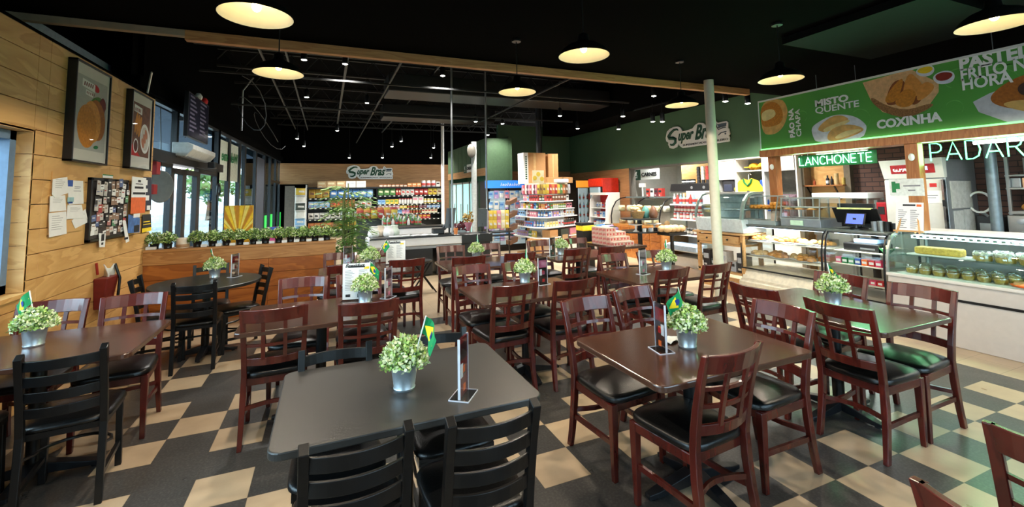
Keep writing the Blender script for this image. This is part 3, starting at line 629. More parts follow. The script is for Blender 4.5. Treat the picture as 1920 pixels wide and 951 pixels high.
def menu_card(x, y, rot, label, w_, h):
    t = thing('menu_card', label, 'menu', (x, y, .76), rot, 'white menu cards standing on tables')
    b = MB(); b.box((-w_/2, -.002, .01), (w_/2, .002, h)); b.mark(1); F = -.0026
    b.box((-w_*.32, F, h*.885), (w_*.25, 0, h*.93)); b.mark(2)
    for c in range(2):
        for k in range(13): z = h*.8-k*h*.043; l = w_*(.2+.14*((k*7+c*3) % 5)/5); b.box((-w_*.42+c*w_*.46, F, z), (-w_*.42+c*w_*.46+l, 0, z+h*.012))
    b.mark(3); b.box((w_*.22, F-.0003, h*.84), (w_*.42, 0, h*.88)); b.box((w_*.27, F-.0004, h*.87), (w_*.4, 0, h*.9)); b.mark(1); b.box((-w_*.4, F, h*.1), (-w_*.24, 0, h*.17)); b.box((.0, F, h*.08), (w_*.08, 0, h*.18)); b.mark(4); b.box((w_*.2, F, h*.08), (w_*.36, 0, h*.14))
    b.build('sheet', [PAPER, INK, GINK, YEL, GRNP], t)
    b = MB(); b.box((-w_/2-.01, -.04, 0), (w_/2+.01, .04, .004)); b.box((-w_/2-.004, .003, 0), (w_/2+.004, .006, h+.006)); b.build('holder', ACRYL, t)
    text('Breakfast', w_*.17, INK, t, (-w_*.42, -.0035, h*.9), FY, 'heading', .001, .35, .0004)
    return t
menu_card(*(0.256, 4.056), -.18, 'tall white printed menu card behind the flag pot on the second table', .24, .31)
menu_card(*(0.833, 5.885), -.12, 'white printed menu card behind the bucket on the palm side table', .24, .30)
b = MB(); b.sheet([[(x*.06, y*.035, .004+.012*abs(math.sin(x*2.2+y))) for x in (-1, -.5, 0, .5, 1)] for y in (-1, -.3, .4, 1)])
tag(b.build('napkin', PAPER, loc=(*(1.88, 2.106), .761), rot=.3, solid=.003), 'crumpled white napkin beside the bucket on the big brown table', 'napkin')

# ---------------------------------------------------------------- pendant lamps
SHADEO = mat('black_enamel_shade', (12, 11, 10), .4); SHADEI = mat('cream_enamel_inside', (250, 243, 212), .5, var=.02)
BULB = glow('warm_bulb', (255, 222, 160), 25)
def pendant():
    t = thing('pendant_lamp', 'x', 'lamp')
    pr = [(.2, 0), (.196, .012), (.172, .05), (.125, .085), (.07, .108), (.045, .125), (.04, .17), (.02, .185)]
    b = MB(); n = 40
    b.loft([[(r*math.cos(2*PI*k/n), r*math.sin(2*PI*k/n), z) for k in range(n)] for r, z in pr], cap=False)
    b.build('shade', SHADEO, t, smooth=True)
    b = MB(); pi = [(.2, .0), (.193, .004), (.168, .045), (.121, .08), (.05, .1), (.001, .102)]
    b.loft([[(r*math.cos(2*PI*k/n), r*math.sin(2*PI*k/n), z) for k in range(n)][::-1] for r, z in pi], cap=False); b.build('shade_lining', SHADEI, t, smooth=True)
    b = MB(); b.ball((0, 0, .06), .026, 14, 8, 1.2); b.build('bulb', BULB, t, smooth=True)
    b = MB(); b.tube([(0, 0, .18), (0, 0, .56)], .005, 6); b.lathe([(.05, .555), (.05, .575), (.0, .58)], 16); b.build('cord', SHADEO, t, smooth=True)
    lamp('POINT', 'bulb_glow', (0, 0, .045), 2.2, (1, .94, .72), t, shadow_soft_size=.02)
    lamp('SPOT', 'bulb_light', (0, 0, .022), 58, (1, .86, .68), t, spot_size=2.84, spot_blend=.12, shadow_soft_size=.03)
    return t
PD = pendant(); k = 0
rows = ((4.26, 'back row near the timber beam'), (2.93, 'middle row'), (1.40, 'front row')); cols = ((-.4, 'plywood wall side'), (1.87, 'centre line'), (4.15, 'counter side'))
for y, rn in rows:
    for x, cn in cols:
        lb = 'black enamel dome pendant lamp, cream inside, %s, %s' % (rn, cn)
        if k == 0: PD.location = (x, y, 2.72); PD['label'] = lb; PD['group'] = 'dome pendant lamps'
        else:
            o = dup(PD, (x, y, 2.72), .4*k, lb)
        k += 1

# ================================================================ things on the left wall, half wall and storefront
def flat(b, pts, x, i=0, sgn=1, d=.0):        # a printed shape: pts are (y, z) on the plane at x
    b.mark(i); n = len(pts); b.add([(x, p[0], p[1]) for p in pts], [tuple(range(n))]); return b
def blob(c, r, n=20, sy=1.0, rot=0, j=0, seed=1):
    rn = random.Random(seed); o = []
    for k in range(n):
        t = 2*PI*k/n; q = 1+rn.uniform(-j, j); y, z = r*math.cos(t)*q, r*sy*math.sin(t)*q
        o.append((c[0]+y*math.cos(rot)-z*math.sin(rot), c[1]+y*math.sin(rot)+z*math.cos(rot)))
    return o
FRIED = mat('fried_golden_crust', (206, 132, 40), .6, var=.18, scale=40); FRIED2 = mat('fried_dark_crust', (170, 98, 30), .6, var=.2, scale=40)
MATB = mat('poster_mat_board', (214, 212, 204), .6, var=.02); PGREY = mat('poster_grey', (176, 176, 172), .6, var=.05); SALAD = mat('salad_green', (86, 130, 56), .6, var=.4, scale=40); DREAD = mat('printed_dark_red', (120, 40, 36), .6, var=.2)
def framed(name, label, y0, y1, z0, z1, draw):
    t = thing(name, label, 'picture', (-2.2, y0, z0), 0, 'framed food posters on the plywood wall'); W_, Hh = y1-y0, z1-z0
    b = MB(); e = .018; D_ = .07
    b.box((0, 0, 0), (D_, e, Hh)); b.box((0, W_-e, 0), (D_, W_, Hh)); b.box((0, 0, 0), (D_, W_, e)); b.box((0, 0, Hh-e), (D_, W_, Hh)); b.box((0, .01, .01), (.01, W_-.01, Hh-.01)); b.build('frame', BLKPL, t, bevel=.002)
    b = MB(); b.box((.045, e, e), (.055, W_-e, Hh-e)); b.build('mat_board', MATB, t)
    draw(t, W_, Hh); MB().box((.064, e, e), (.066, W_-e, Hh-e)).build('glazing', glass('picture_glass', (253, 253, 253), .02, .02, .1), t)
def art1(t, W_, Hh):
    b = MB(); flat(b, [(.08*W_, .13*Hh), (.92*W_, .13*Hh), (.92*W_, .87*Hh), (.08*W_, .87*Hh)], .0552, 0)
    flat(b, blob((.66*W_, .58*Hh), .13, 16, 1.1, .4, .15, 4), .0554, 3); flat(b, blob((.8*W_, .62*Hh), .07, 12, 1.2, 0, .2, 5), .0555, 5)
    for c, r, s_, rt_, i in (((.66*W_, .46*Hh), .17, 1.25, .5, 2), ((.52*W_, .43*Hh), .175, 1.2, .45, 8), ((.38*W_, .37*Hh), .185, 1.15, .4, 1)):
        flat(b, [(c[0]+(r*math.cos(a))*math.cos(rt_)-(r*s_*math.sin(a))*math.sin(rt_)*(1 if a < PI else .9), c[1]+r*math.cos(a)*math.sin(rt_)+r*s_*math.sin(a)*math.cos(rt_)) for a in [2*PI*k/22 for k in range(22)]], .0556+.0002*(1-c[0]/W_), i)
    flat(b, blob((.58*W_, .79*Hh), .07, 16, .5, -.2), .0556, 4); flat(b, [(.2*W_, .76*Hh), (.55*W_, .74*Hh), (.55*W_, .82*Hh), (.2*W_, .84*Hh)], .0557, 6); flat(b, [(.3*W_, .69*Hh), (.5*W_, .68*Hh), (.5*W_, .73*Hh), (.3*W_, .74*Hh)], .0557, 6)
    flat(b, blob((.66*W_, .155*Hh+.02), .05, 14, .35, .1), .0557, 7)
    b.build('print', [PGREY, FRIED, FRIED2, SALAD, REDP, DREAD, PAPER, GRNP, mat('fried_mid_crust', (222, 150, 62), .6, var=.18, scale=40)], t)
    b = MB()
    for k in range(5): flat(b, [((.24+.055*k)*W_, .775*Hh), ((.27+.055*k)*W_, .775*Hh), ((.28+.055*k)*W_, .815*Hh), ((.25+.055*k)*W_, .815*Hh)], .0561, 0); flat(b, [((.32+.05*k)*W_, .7*Hh), ((.34+.05*k)*W_, .7*Hh), ((.34+.05*k)*W_, .725*Hh), ((.32+.05*k)*W_, .725*Hh)], .0561, 0)
    b.build('print_mark', DREAD, t)
def art2(t, W_, Hh):
    b = MB(); flat(b, [(.1*W_, .17*Hh), (.9*W_, .17*Hh), (.9*W_, .86*Hh), (.1*W_, .86*Hh)], .0552, 0)
    flat(b, [(.1*W_, .17*Hh), (.5*W_, .17*Hh), (.1*W_, .32*Hh)], .0554, 4); flat(b, blob((.68*W_, .42*Hh), .15, 24, 1.25, .2), .0554, 2); flat(b, blob((.68*W_, .42*Hh), .12, 24, 1.25, .2), .0555, 6)
    flat(b, blob((.27*W_, .3*Hh), .075, 20, 1.2), .0556, 2); flat(b, blob((.27*W_, .3*Hh), .058, 20, 1.2), .0557, 5)
    for k in range(3): flat(b, blob((.25*W_+.06*k, .6*Hh-.02*k), .035, 12, 4, -.25), .0558, 1); flat(b, blob((.66*W_+.05*(k-1), .42*Hh+.06*(k-1)), .04, 12, 1.7, .5), .0559, 3)
    flat(b, [(.14*W_, .74*Hh), (.5*W_, .72*Hh), (.5*W_, .81*Hh), (.14*W_, .83*Hh)], .0558, 2)
    b.build('print', [mat('printed_brown', (112, 70, 52), .6, var=.3, scale=20), FRIED, PAPER, mat('printed_sausage', (190, 120, 90), .6), REDP, mat('printed_sauce', (90, 30, 24), .6), mat('printed_plate', (200, 196, 188), .6)], t)
    b = MB()
    for k in range(5): flat(b, [((.18+.055*k)*W_, .745*Hh), ((.21+.055*k)*W_, .745*Hh), ((.21+.055*k)*W_, .79*Hh), ((.18+.055*k)*W_, .79*Hh)], .0562, 0)
    b.build('print_mark', DREAD, t)
framed('framed_poster', 'tall black framed poster of fried croquettes with salad on the plywood wall', 5.21, 5.92, 2.01, 2.965, art1)
framed('framed_poster', 'tall black framed poster of a brown meat platter near the plywood wall end', 6.49, 7.17, 2.02, 2.965, art2)

def wall_paper(name, label, pts, mats, group=None, cat='notice', thick=.004, off=0, deco=None):
    b = MB(); x = -2.198+off; n = len(pts)
    b.add([(x, p[0], p[1]) for p in pts]+[(x+thick, p[0], p[1]) for p in pts], [tuple(range(n)), tuple(range(n, 2*n))]+[(k, (k+1) % n, n+(k+1) % n, n+k) for k in range(n)])
    ys = [p[0] for p in pts]; zs = [p[1] for p in pts]; y0, y1, z0, z1 = min(ys), max(ys), min(zs), max(zs); W_, Hh = y1-y0, z1-z0
    if deco:
        for i, u0, v0, u1, v1 in deco: flat(b, [(y0+u0*W_, z0+v0*Hh), (y0+u1*W_, z0+v0*Hh), (y0+u1*W_, z0+v1*Hh), (y0+u0*W_, z0+v1*Hh)], x+thick+.0006, i)
    return tag(b.build(name, mats), label, cat, group)
lines = [(1, .15, .82-.09*k, .55+.25*((k*3) % 4)/4, .835-.09*k) for k in range(7)]
b = MB(); b.box((-2.2, 5.06, 1.36), (-2.19, 5.62, 1.905)); tag(b.build('notice_backing', PLY), 'thin wooden backing board behind the white notices', 'board')
WHN = [PAPER, GINK, BLUEP, mat('pale_teal_print', (150, 190, 196), .6)]
GP = 'white notices on the plywood wall'
wall_paper('paper_notice', 'tilted white paper at the top left of the plywood notice group', ((5.046, 1.838), (5.269, 1.866), (5.304, 1.72), (5.091, 1.679), (5.048, 1.703)), WHN, GP, off=.016, deco=lines[:5])
wall_paper('paper_notice', 'white certificate with blue corner and curved blue line', ((5.288, 1.838), (5.567, 1.839), (5.602, 1.618), (5.336, 1.613)), WHN, GP, off=.012, deco=[(2, 0, .74, .3, 1), (3, .05, .1, .4, .3), (2, .1, .05, .35, .12), (1, .4, .72, .75, .75), (1, .4, .66, .7, .68), (1, .35, .55, .8, .57)])
wall_paper('paper_notice', 'white form in the middle of the left notice column', ((5.03, 1.691), (5.262, 1.699), (5.297, 1.561), (5.038, 1.556)), WHN, GP, off=.012, deco=lines[:4])
wall_paper('paper_notice', 'long white letter hanging lowest in the left notice column', ((5.024, 1.546), (5.291, 1.553), (5.322, 1.349), (5.05, 1.34)), WHN, GP, off=.014, deco=lines)
wall_paper('paper_notice', 'white paper under the blue cornered certificate', ((5.314, 1.61), (5.561, 1.61), (5.627, 1.478), (5.307, 1.48)), WHN, GP, off=.014, deco=lines[:4])
wall_paper('paper_notice', 'curled white paper slanting beside the black notice board', ((5.408, 1.463), (5.651, 1.564), (5.72, 1.434), (5.48, 1.387)), WHN, GP, off=.01, deco=lines[:3])
# bulletin board with cards
t = thing('bulletin_board', 'black notice board crowded with business cards on the plywood wall', 'board', (-2.2, 5.70, 1.23))
b = MB(); b.box((0, 0, 0), (.035, .9, .03)); b.box((0, 0, .62), (.035, .9, .65)); b.box((0, 0, 0), (.035, .03, .65)); b.box((0, .87, 0), (.035, .9, .65)); b.build('frame', BLKPL, t, bevel=.002)
MB().box((0, .02, .02), (.02, .88, .63)).build('panel', mat('dark_cork', (60, 52, 48), .9, var=.3, scale=40), t)
rn = random.Random(5); CM = [PAPER, mat('card_grey', (196, 192, 186), .6), mat('card_red', (176, 70, 66), .6), mat('card_green', (90, 140, 104), .6), mat('card_tan', (150, 120, 100), .6), mat('card_blue', (92, 108, 150), .6), mat('card_dark', (52, 50, 52), .6), mat('card_yellow', (206, 186, 90), .6), mat('card_rose', (180, 120, 116), .6)]
for k in range(62):
    b = MB(); y = .04+.09*(k % 9)+rn.uniform(-.02, .03); z = .05+.082*(k//9)+rn.uniform(-.02, .02); cw, chh = rn.uniform(.07, .1), rn.uniform(.05, .1); i = rn.choice([0, 0, 0, 0, 1, 1, 1, 1, 4, 4, 8, 6, 6, 2, 5, 3])
    a = rn.uniform(-.12, .12); x = .021+.0006*k
    b.mark(i); P4 = [(y, z), (y+cw, z+a*cw), (y+cw-a*chh, z+chh+a*cw), (y-a*chh, z+chh)]; P4 = [(min(max(p, .03), .87), min(max(q, .03), .66)) for p, q in P4]
    b.add([(x, p, q) for p, q in P4]+[(x+.001, p, q) for p, q in P4], [(0, 1, 2, 3), (4, 5, 6, 7), (0, 1, 5, 4), (1, 2, 6, 5), (2, 3, 7, 6), (3, 0, 4, 7)])
    j = rn.choice([6, 4, 5, 2]) if i in (0, 1) else 0
    b.mark(j); m_ = .012; b.add([(x+.0016, y+m_, z+chh*.55), (x+.0016, y+cw*.7, z+chh*.55), (x+.0016, y+cw*.7, z+chh*.7), (x+.0016, y+m_, z+chh*.7)], [(0, 1, 2, 3)])
    b.build('pinned_card', CM, t)
wall_paper('flyer', 'white and orange recruiting flyer on the notice board edge', ((6.649, 1.928), (7.097, 1.924), (7.108, 1.48), (6.665, 1.49)), [PAPER, INK, mat('flyer_orange', (226, 104, 52), .6)], off=.04, deco=[(2, 0, 0, 1, .44), (1, .1, .52, .95, .58), (1, .2, .68, .8, .74), (1, .25, .8, .75, .82), (1, .4, .86, .6, .92)])
wall_paper('flyer', 'narrow dark blue flyer at the plywood wall end', ((7.103, 1.941), (7.387, 1.947), (7.424, 1.506), (7.135, 1.502)), [mat('flyer_navy', (44, 50, 66), .6), PAPER], off=.01, deco=[(1, .1, .3, .7, .45), (1, .15, .55, .5, .65), (1, .5, .02, .9, .15), (1, .1, .75, .45, .9)])
wall_paper('flyer', 'black flyer with yellow lower band near the wall end', ((7.135, 1.456), (7.425, 1.452), (7.469, 1.238), (7.156, 1.225)), [INK, YEL], off=.01, deco=[(1, 0, 0, 1, .22), (1, .1, .4, .9, .45), (1, .1, .55, .8, .6)])
wall_paper('flyer', 'blue landscape flyer hanging below the orange recruiting flyer', ((6.591, 1.477), (6.942, 1.419), (6.951, 1.241), (6.605, 1.256)), [mat('flyer_blue', (70, 110, 170), .6, var=.3), PAPER, INK], off=.042, deco=[(1, .4, .8, .95, 1), (2, .5, .05, .95, .4)])
wall_paper('paper_slip', 'white slip with a portrait dangling below the notice board', ((5.907, 1.309), (6.061, 1.292), (6.057, 1.151), (5.937, 1.164)), [PAPER, INK], off=.03, deco=[(1, .35, .45, .8, .9), (1, .4, .2, .7, .35)])
wall_paper('paper_slip', 'long white slip hanging from the right part of the notice board', ((6.441, 1.411), (6.525, 1.406), (6.66, 1.157), (6.57, 1.147)), [PAPER, INK], off=.04, deco=[(1, .3, .15, .8, .25)])
wall_paper('sticker', 'small pale green sticker above the notice board', ((5.995, 1.924), (6.229, 1.925), (6.244, 1.891), (6.003, 1.887)), [PAPER, GRNP], off=.002, deco=[(1, 0, .7, 1, 1)])
# red holder with cloth
t = thing('wall_holder', 'red wall holder with a pale cloth and black strap on the plywood wall', 'holder', (-2.2, 6.07, .5))
b = MB(); b.loft([[(0, -.11, .02), (.08, -.11, .02), (.08, .11, .02), (0, .11, .02)], [(0, -.14, .34), (.12, -.14, .34), (.12, .14, .34), (0, .14, .34)]]); b.build('bin', mat('dull_red_plastic', (108, 26, 20), .5), t, bevel=.01)
b = MB(); b.sheet([[(.06+.05*math.sin(u*6+v*3)*.6, -.04+.15*u, .24+.2*v+.03*math.sin(u*9)) for u in (0, .2, .4, .6, .8, 1)] for v in (0, .3, .6, 1)]); b.build('cloth', mat('pale_rag', (206, 204, 196), .9), t, solid=.012, smooth=True)
b = MB(); b.tube([(.13, .1, .12), (.135, .11, .3), (.09, .1, .46)], .014, 8); b.build('strap', BLKPL, t, smooth=True)
b = MB(); b.tube([(.02, -.1, .38), (.02, -.14, .5)], .012, 8); b.build('grip', mat('red_handle', (150, 40, 30), .5), t, smooth=True)

# planter row on the half wall ledge
SP = pot_plant('potted_succulent', .045, .056, .075, BLKPL, .122, 460, (4, 1.5, 5))
SX = [-2.113, -1.967, -1.635, -1.455, -1.289, -1.127, -0.955, -0.806, -0.634, -0.479, -0.315, -0.147, 0.017]
for k, x in enumerate(SX):
    lb = 'leafy plant in a black pot on the half wall, %s from the plywood' % nth(k)
    if k == 0: SP.location = (x, 7.37, .985); SP['label'] = lb; SP['group'] = 'potted plants along the half wall'
    else: dup(SP, (x, 7.37, .985), k*1.7, lb)
for k, (a, c) in enumerate(zip(SX[2:-1], SX[3:])):
    b = MB(); b.bar((0, 0, .0), (0, .012, .035), .07, .003, (0, 1, 0)); o = b.build('price_tag', PAPER, loc=((a+c)/2, 7.30, .985)); tag(o, 'small white card between the potted plants, %s from the candle' % nth(k), 'card', 'white cards along the half wall')
t = thing('candle_jar', 'cream pillar candle between the plants on the half wall', 'candle', (-1.797, 7.36, .985)); b = MB(); b.lathe([(.07, 0), (.074, .01), (.074, .12), (.068, .132), (.0, .128)], 24); b.build('wax', mat('cream_wax', (226, 214, 196), .5), t, smooth=True)
b = MB(); b.lathe([(.075, .01), (.0765, .012), (.0765, .05), (.075, .052)], 24); b.build('label_band', mat('tan_label', (178, 140, 104), .6), t, smooth=True)
b = MB(); b.box((-2.19, 7.3, .985), (-2.08, 7.42, 1.02)); tag(b.build('paper_pile', PAPER), 'little pile of pale papers in the corner of the half wall', 'paper')
# sunburst poster standing beyond the half wall
t = thing('sunburst_poster', 'yellow sunburst picture standing behind the half wall', 'poster', (-1.251, 8.0, .95), -.05)
w_ = -1.064--1.449; b = MB(); b.box((-w_/2, 0, 0), (w_/2, .04, .58)); rn = random.Random(2)
for k in range(26):
    a = -.3+(PI+.6)*k/26; b.mark(1+(k % 3)); p = Vector((0, -.002, .09)); 
    def clampd(a):
        c, s = math.cos(a), math.sin(a); L_ = min((w_/2)/max(abs(c), 1e-4), (.49/s) if s > 1e-4 else (.09/max(-s, 1e-4))); return (c*L_, -.002-.0002*(k % 3), .09+s*L_)
    if k % 3 != 2 or True: b.add([tuple(p), clampd(a), clampd(a+.11)], [(0, 1, 2)])
b.mark(4); b.add([(.05*math.cos(2*PI*q/16), -.004, .09+.045*math.sin(2*PI*q/16)) for q in range(16)], [tuple(range(16))])
b.build('picture', [mat('sunburst_gold', (214, 160, 20), .5), mat('sunburst_yellow', (240, 200, 40), .5), mat('sunburst_amber', (196, 128, 12), .5), mat('sunburst_lemon', (246, 222, 110), .5), mat('sunburst_white', (252, 250, 226), .5)], t)
MB().box((-.2, -.02, -.95), (.2, .05, 0)).build('stand', BLKPL, t)
t = thing('sandwich_sign', 'small sign with pink and blue bands on a stand behind the half wall', 'sign', (-0.871, 9.0, 0)); b = MB(); b.box((-.1, -.02, .85), (.1, .02, 1.12)); b.mark(1); b.box((-.1, -.022, 1.03), (.1, -.02, 1.12)); b.mark(2); b.box((-.1, -.022, .93), (.1, -.02, 1.0)); b.build('panel', [mat('magenta_band', (176, 60, 120), .5), BLUEP, REDP], t)
b = MB(); b.tube([(0, 0, 0), (0, 0, .85)], .015, 8); b.lathe([(.16, 0), (.16, .02), (.02, .03)], 16); b.build('stand', BLKPL, t, smooth=True)

# wall screen, air curtain, door gear
t = thing('wall_screen', 'black menu screen hung high above the entrance doors', 'screen')
TVP = ((8.213, 3.314), (9.517, 3.316), (9.239, 2.619), (8.015, 2.607))
b = MB(); P_ = TVP; y0 = (P_[0][0]+P_[3][0])/2; y1 = (P_[1][0]+P_[2][0])/2; z0 = (P_[2][1]+P_[3][1])/2; z1 = (P_[0][1]+P_[1][1])/2; W_, Hh = y1-y0, z1-z0
t.location = (-1.98, y0, z0)
MB().box((-.06, 0, 0), (0, W_, Hh)).build('housing', BLKPL, t, bevel=.006)
b = MB(); flat(b, [(.02, .02), (W_-.02, .02), (W_-.02, Hh-.02), (.02, Hh-.02)], .001, 0)
for k in range(9):
    z = Hh*(.9-.095*k)
    for c in range(2):
        l = W_*(.2+.16*((k*5+c*3) % 4)/4); flat(b, [(W_*(.07+.47*c), z), (W_*(.07+.47*c)+l, z), (W_*(.07+.47*c)+l, z+.03), (W_*(.07+.47*c), z+.03)], .002, 1)
b.build('display', [mat('screen_dark', (24, 24, 38), .2, emit=.15), mat('screen_text', (96, 92, 110), .3, emit=.12)], t)
b = MB(); b.bar((-.05, W_*.5, Hh*.5), (-.36, W_*.5, Hh*.5), .06); b.build('wall_bracket', BLKPL, t)
for k, (px_, c) in enumerate(((.45, 'white'), (.75, 'red'))):
    b = MB(); b.lathe([(.05, 0), (.06, .05), (.03, .1), (0, .11)], 12); b.build('beacon', [WHITE, REDP][k], t, smooth=True, loc=(-.03, W_*px_+.1, Hh))
t = thing('air_curtain', 'white air curtain unit over the entrance doors', 'air conditioner'); P_ = ((8.372, 2.537), (9.867, 2.546), (9.604, 2.306), (8.353, 2.327))
y0, y1 = 8.377, 9.9; z0 = (P_[2][1]+P_[3][1])/2; z1 = (P_[0][1]+P_[1][1])/2; t.location = (-1.98, y0, z0); W_, Hh = y1-y0, z1-z0
b = MB(); b.loft([[(-.26, y, .02), (-.08, y, 0), (.02, y, .12), (.02, y, Hh*.85), (-.05, y, Hh), (-.26, y, Hh)] for y in (0, W_)]); b.build('housing', mat('aged_white_plastic', (192, 194, 192), .45), t, bevel=.01)
b = MB()
for k in range(5): b.box((-.28+.05*k, .06, -.004), (-.25+.05*k, W_-.06, .004))
b.build('outlet_vane', GREYM, t)
AR = mat('alarm_red', (140, 24, 26), .5)
tag(MB().box((-2.3, 7.62, 2.0), (-2.2, 7.78, 2.18)).build('fire_alarm', AR, bevel=.008), 'upper red fire alarm box at the entrance door frame', 'alarm')
tag(MB().box((-2.3, 7.6, 1.72), (-2.22, 7.76, 1.86)).build('pull_station', AR, bevel=.008), 'lower red pull station behind the dark disc at the entrance', 'alarm')
t = thing('hanging_mirror', 'round dark tinted disc hanging beside the entrance door', 'mirror', (-2.254, 8.0, 1.835)); b = MB(); b.lathe([(.0, -.02), (.15, -.02), (.16, 0), (.15, .02), (0, .02)], 28, sy=1.5); b.build('disc', mat('tinted_grey', (92, 92, 88), .3), t, smooth=True, rot=(PI/2, 0, .5))
b = MB(); b.tube([(0, 0, .2), (-.05, .02, 1.2)], .006, 6); b.build('cord', BLKPL, t)
t = thing('cable_coil', 'black cable coil hanging on the door jamb', 'cable', (-2.0, 10.481, 1.82), 0)
b = MB(); b.tube([(0, .1*math.cos(2*PI*k/20), .12*math.sin(2*PI*k/20)) for k in range(20)], .018, 6, True); b.build('loop', BLKPL, t, smooth=True)
b = MB(); b.tube([(0, -.02, -.12), (.01, -.1, -.5), (0, -.05, -1.2)], .008, 6); b.build('tail', BLKPL, t, smooth=True)
b = MB(); b.box((-2.02, 9.6, 2.2), (-1.9, 9.8, 2.32)); tag(b.build('door_sensor', BLKPL, bevel=.02), 'black motion sensor over the sliding entrance doors', 'sensor')

# ================================================================ banner, counters and kitchen on the right
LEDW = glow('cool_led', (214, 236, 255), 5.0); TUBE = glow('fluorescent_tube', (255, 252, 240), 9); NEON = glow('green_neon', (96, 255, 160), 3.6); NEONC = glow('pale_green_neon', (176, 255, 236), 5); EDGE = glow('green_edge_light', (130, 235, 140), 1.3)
BANG = mat('banner_green', (88, 164, 66), .5, var=.1, scale=1.4); BANG2 = mat('banner_light_green', (104, 178, 80), .5)
PLATE = mat('printed_plate_white', (222, 226, 234), .5); BREAD = mat('printed_bread', (224, 176, 100), .5, var=.2, scale=14); BRD2 = mat('printed_cheese', (240, 220, 150), .5); TAN = mat('printed_basket', (228, 180, 128), .5, var=.15, scale=25); SAUCE = mat('printed_ketchup', (140, 40, 24), .5)
def sm(pts, n=2):
    for _ in range(n): pts = [q for a, c in zip(pts, pts[1:]+pts[:1]) for q in ((a[0]*.75+c[0]*.25, a[1]*.75+c[1]*.25), (a[0]*.25+c[0]*.75, a[1]*.25+c[1]*.75))]
    return pts
flat0 = flat
def flat(b, pts, x, i=0): return flat0(b, sm(list(pts)), x, i)
t = thing('menu_banner', 'long green food banner with white lettering above the pastry counter', 'banner'); BX = 6.3
YE = 4.835
b = MB(); b.box((BX, -.8, 2.262), (BX+.09, YE, 3.0)); b.build('panel', BANG, t)
b = MB(); b.box((BX-.012, -.8, 3.0), (BX+.1, YE+.01, 3.025)); b.box((BX-.012, YE, 2.262), (BX+.1, YE+.012, 3.0)); b.build('top_trim', WHITE, t)
b = MB(); b.box((BX-.014, -.8, 2.245), (BX+.02, YE+.01, 2.264)); b.build('lit_edge', EDGE, t)  # trim emits by itself to imitate neon light falling on it
x0 = BX-.002
b = MB(); rn = random.Random(8)
for k in range(26):                                            # pale contour ribbons of the print
    y, z = rn.uniform(-.6, 4.7), rn.uniform(2.3, 2.95); a = rn.uniform(0, 6); R_ = rn.uniform(.05, .16)
    pi = [(min(max(y+R_*math.cos(a+q*.3)*(1+q*.06), -.75), 4.8), min(max(z+R_*math.sin(a+q*.3)*(1+q*.06), 2.27), 2.99)) for q in range(12)]
    b.add([(x0+.001, p[0], p[1]) for p in pi]+[(x0+.001, p[0], min(p[1]+.014, 2.995)) for p in pi], [(q, q+1, 13+q, 12+q) for q in range(11)])
b.build('pattern', BANG2, t)['kind'] = 'stuff'
b = MB()
flat(b, ((4.811, 3.014), (4.466, 3.002), (4.387, 2.892), (4.368, 2.758), (4.427, 2.601), (4.521, 2.502), (4.645, 2.462), (4.813, 2.507)), x0, 0); flat(b, ((4.811, 2.935), (4.607, 2.993), (4.474, 2.89), (4.438, 2.715), (4.515, 2.596), (4.781, 2.596), (4.812, 2.699)), x0-.001, 4)
flat(b, ((4.795, 2.853), (4.595, 2.875), (4.543, 2.751), (4.732, 2.686), (4.802, 2.717)), x0-.002, 2)
flat(b, ((4.051, 2.491), (3.936, 2.561), (3.769, 2.619), (3.614, 2.609), (3.471, 2.552), (3.378, 2.457), (3.351, 2.389), (3.422, 2.241), (3.991, 2.265), (4.035, 2.366)), x0, 1)
flat(b, ((3.95, 2.476), (3.871, 2.55), (3.738, 2.613), (3.616, 2.593), (3.532, 2.513), (3.849, 2.393), (3.954, 2.433)), x0-.001, 0); flat(b, ((3.911, 2.453), (3.56, 2.534), (3.533, 2.497), (3.85, 2.385)), x0-.0015, 2)
flat(b, ((3.835, 2.374), (3.75, 2.447), (3.579, 2.48), (3.356, 2.382), (3.488, 2.313), (3.732, 2.261), (3.841, 2.282)), x0-.002, 0); flat(b, ((3.759, 2.314), (3.631, 2.381), (3.482, 2.392), (3.384, 2.37), (3.699, 2.282)), x0-.0025, 2)
b.build('bread_print', [BREAD, PLATE, BRD2, TAN, FRIED], t)
b = MB()
flat0(b, ((3.362, 2.972), (3.001, 2.999), (2.843, 2.999), (2.614, 2.791), (2.622, 2.687), (2.728, 2.541), (2.961, 2.457), (3.172, 2.558), (3.289, 2.732)), x0, 0)
flat(b, ((3.286, 2.783), (3.138, 2.635), (2.929, 2.531), (2.701, 2.581), (2.668, 2.544), (2.832, 2.466), (2.962, 2.45), (3.145, 2.537), (3.283, 2.697)), x0-.001, 1)
flat(b, ((2.82, 2.967), (2.753, 3.028), (2.657, 3.007), (2.633, 2.943), (2.678, 2.884), (2.775, 2.899)), x0-.001, 2); flat(b, ((2.804, 2.976), (2.742, 3.009), (2.665, 2.994), (2.649, 2.953), (2.699, 2.92), (2.772, 2.936)), x0-.002, 3)
flat(b, ((2.662, 2.879), (2.581, 2.919), (2.492, 2.895), (2.467, 2.83), (2.501, 2.764), (2.604, 2.765), (2.654, 2.816)), x0-.0015, 2); flat(b, ((2.645, 2.881), (2.571, 2.902), (2.497, 2.876), (2.487, 2.838), (2.544, 2.798), (2.624, 2.812)), x0-.0025, 4)
for s_ in (((3.034, 2.925), (2.903, 2.893), (2.934, 2.644), (3.112, 2.613), (3.132, 2.717)), ((2.819, 2.809), (2.731, 2.82), (2.771, 2.611), (2.9, 2.573))): flat(b, s_, x0-.0018, 7)
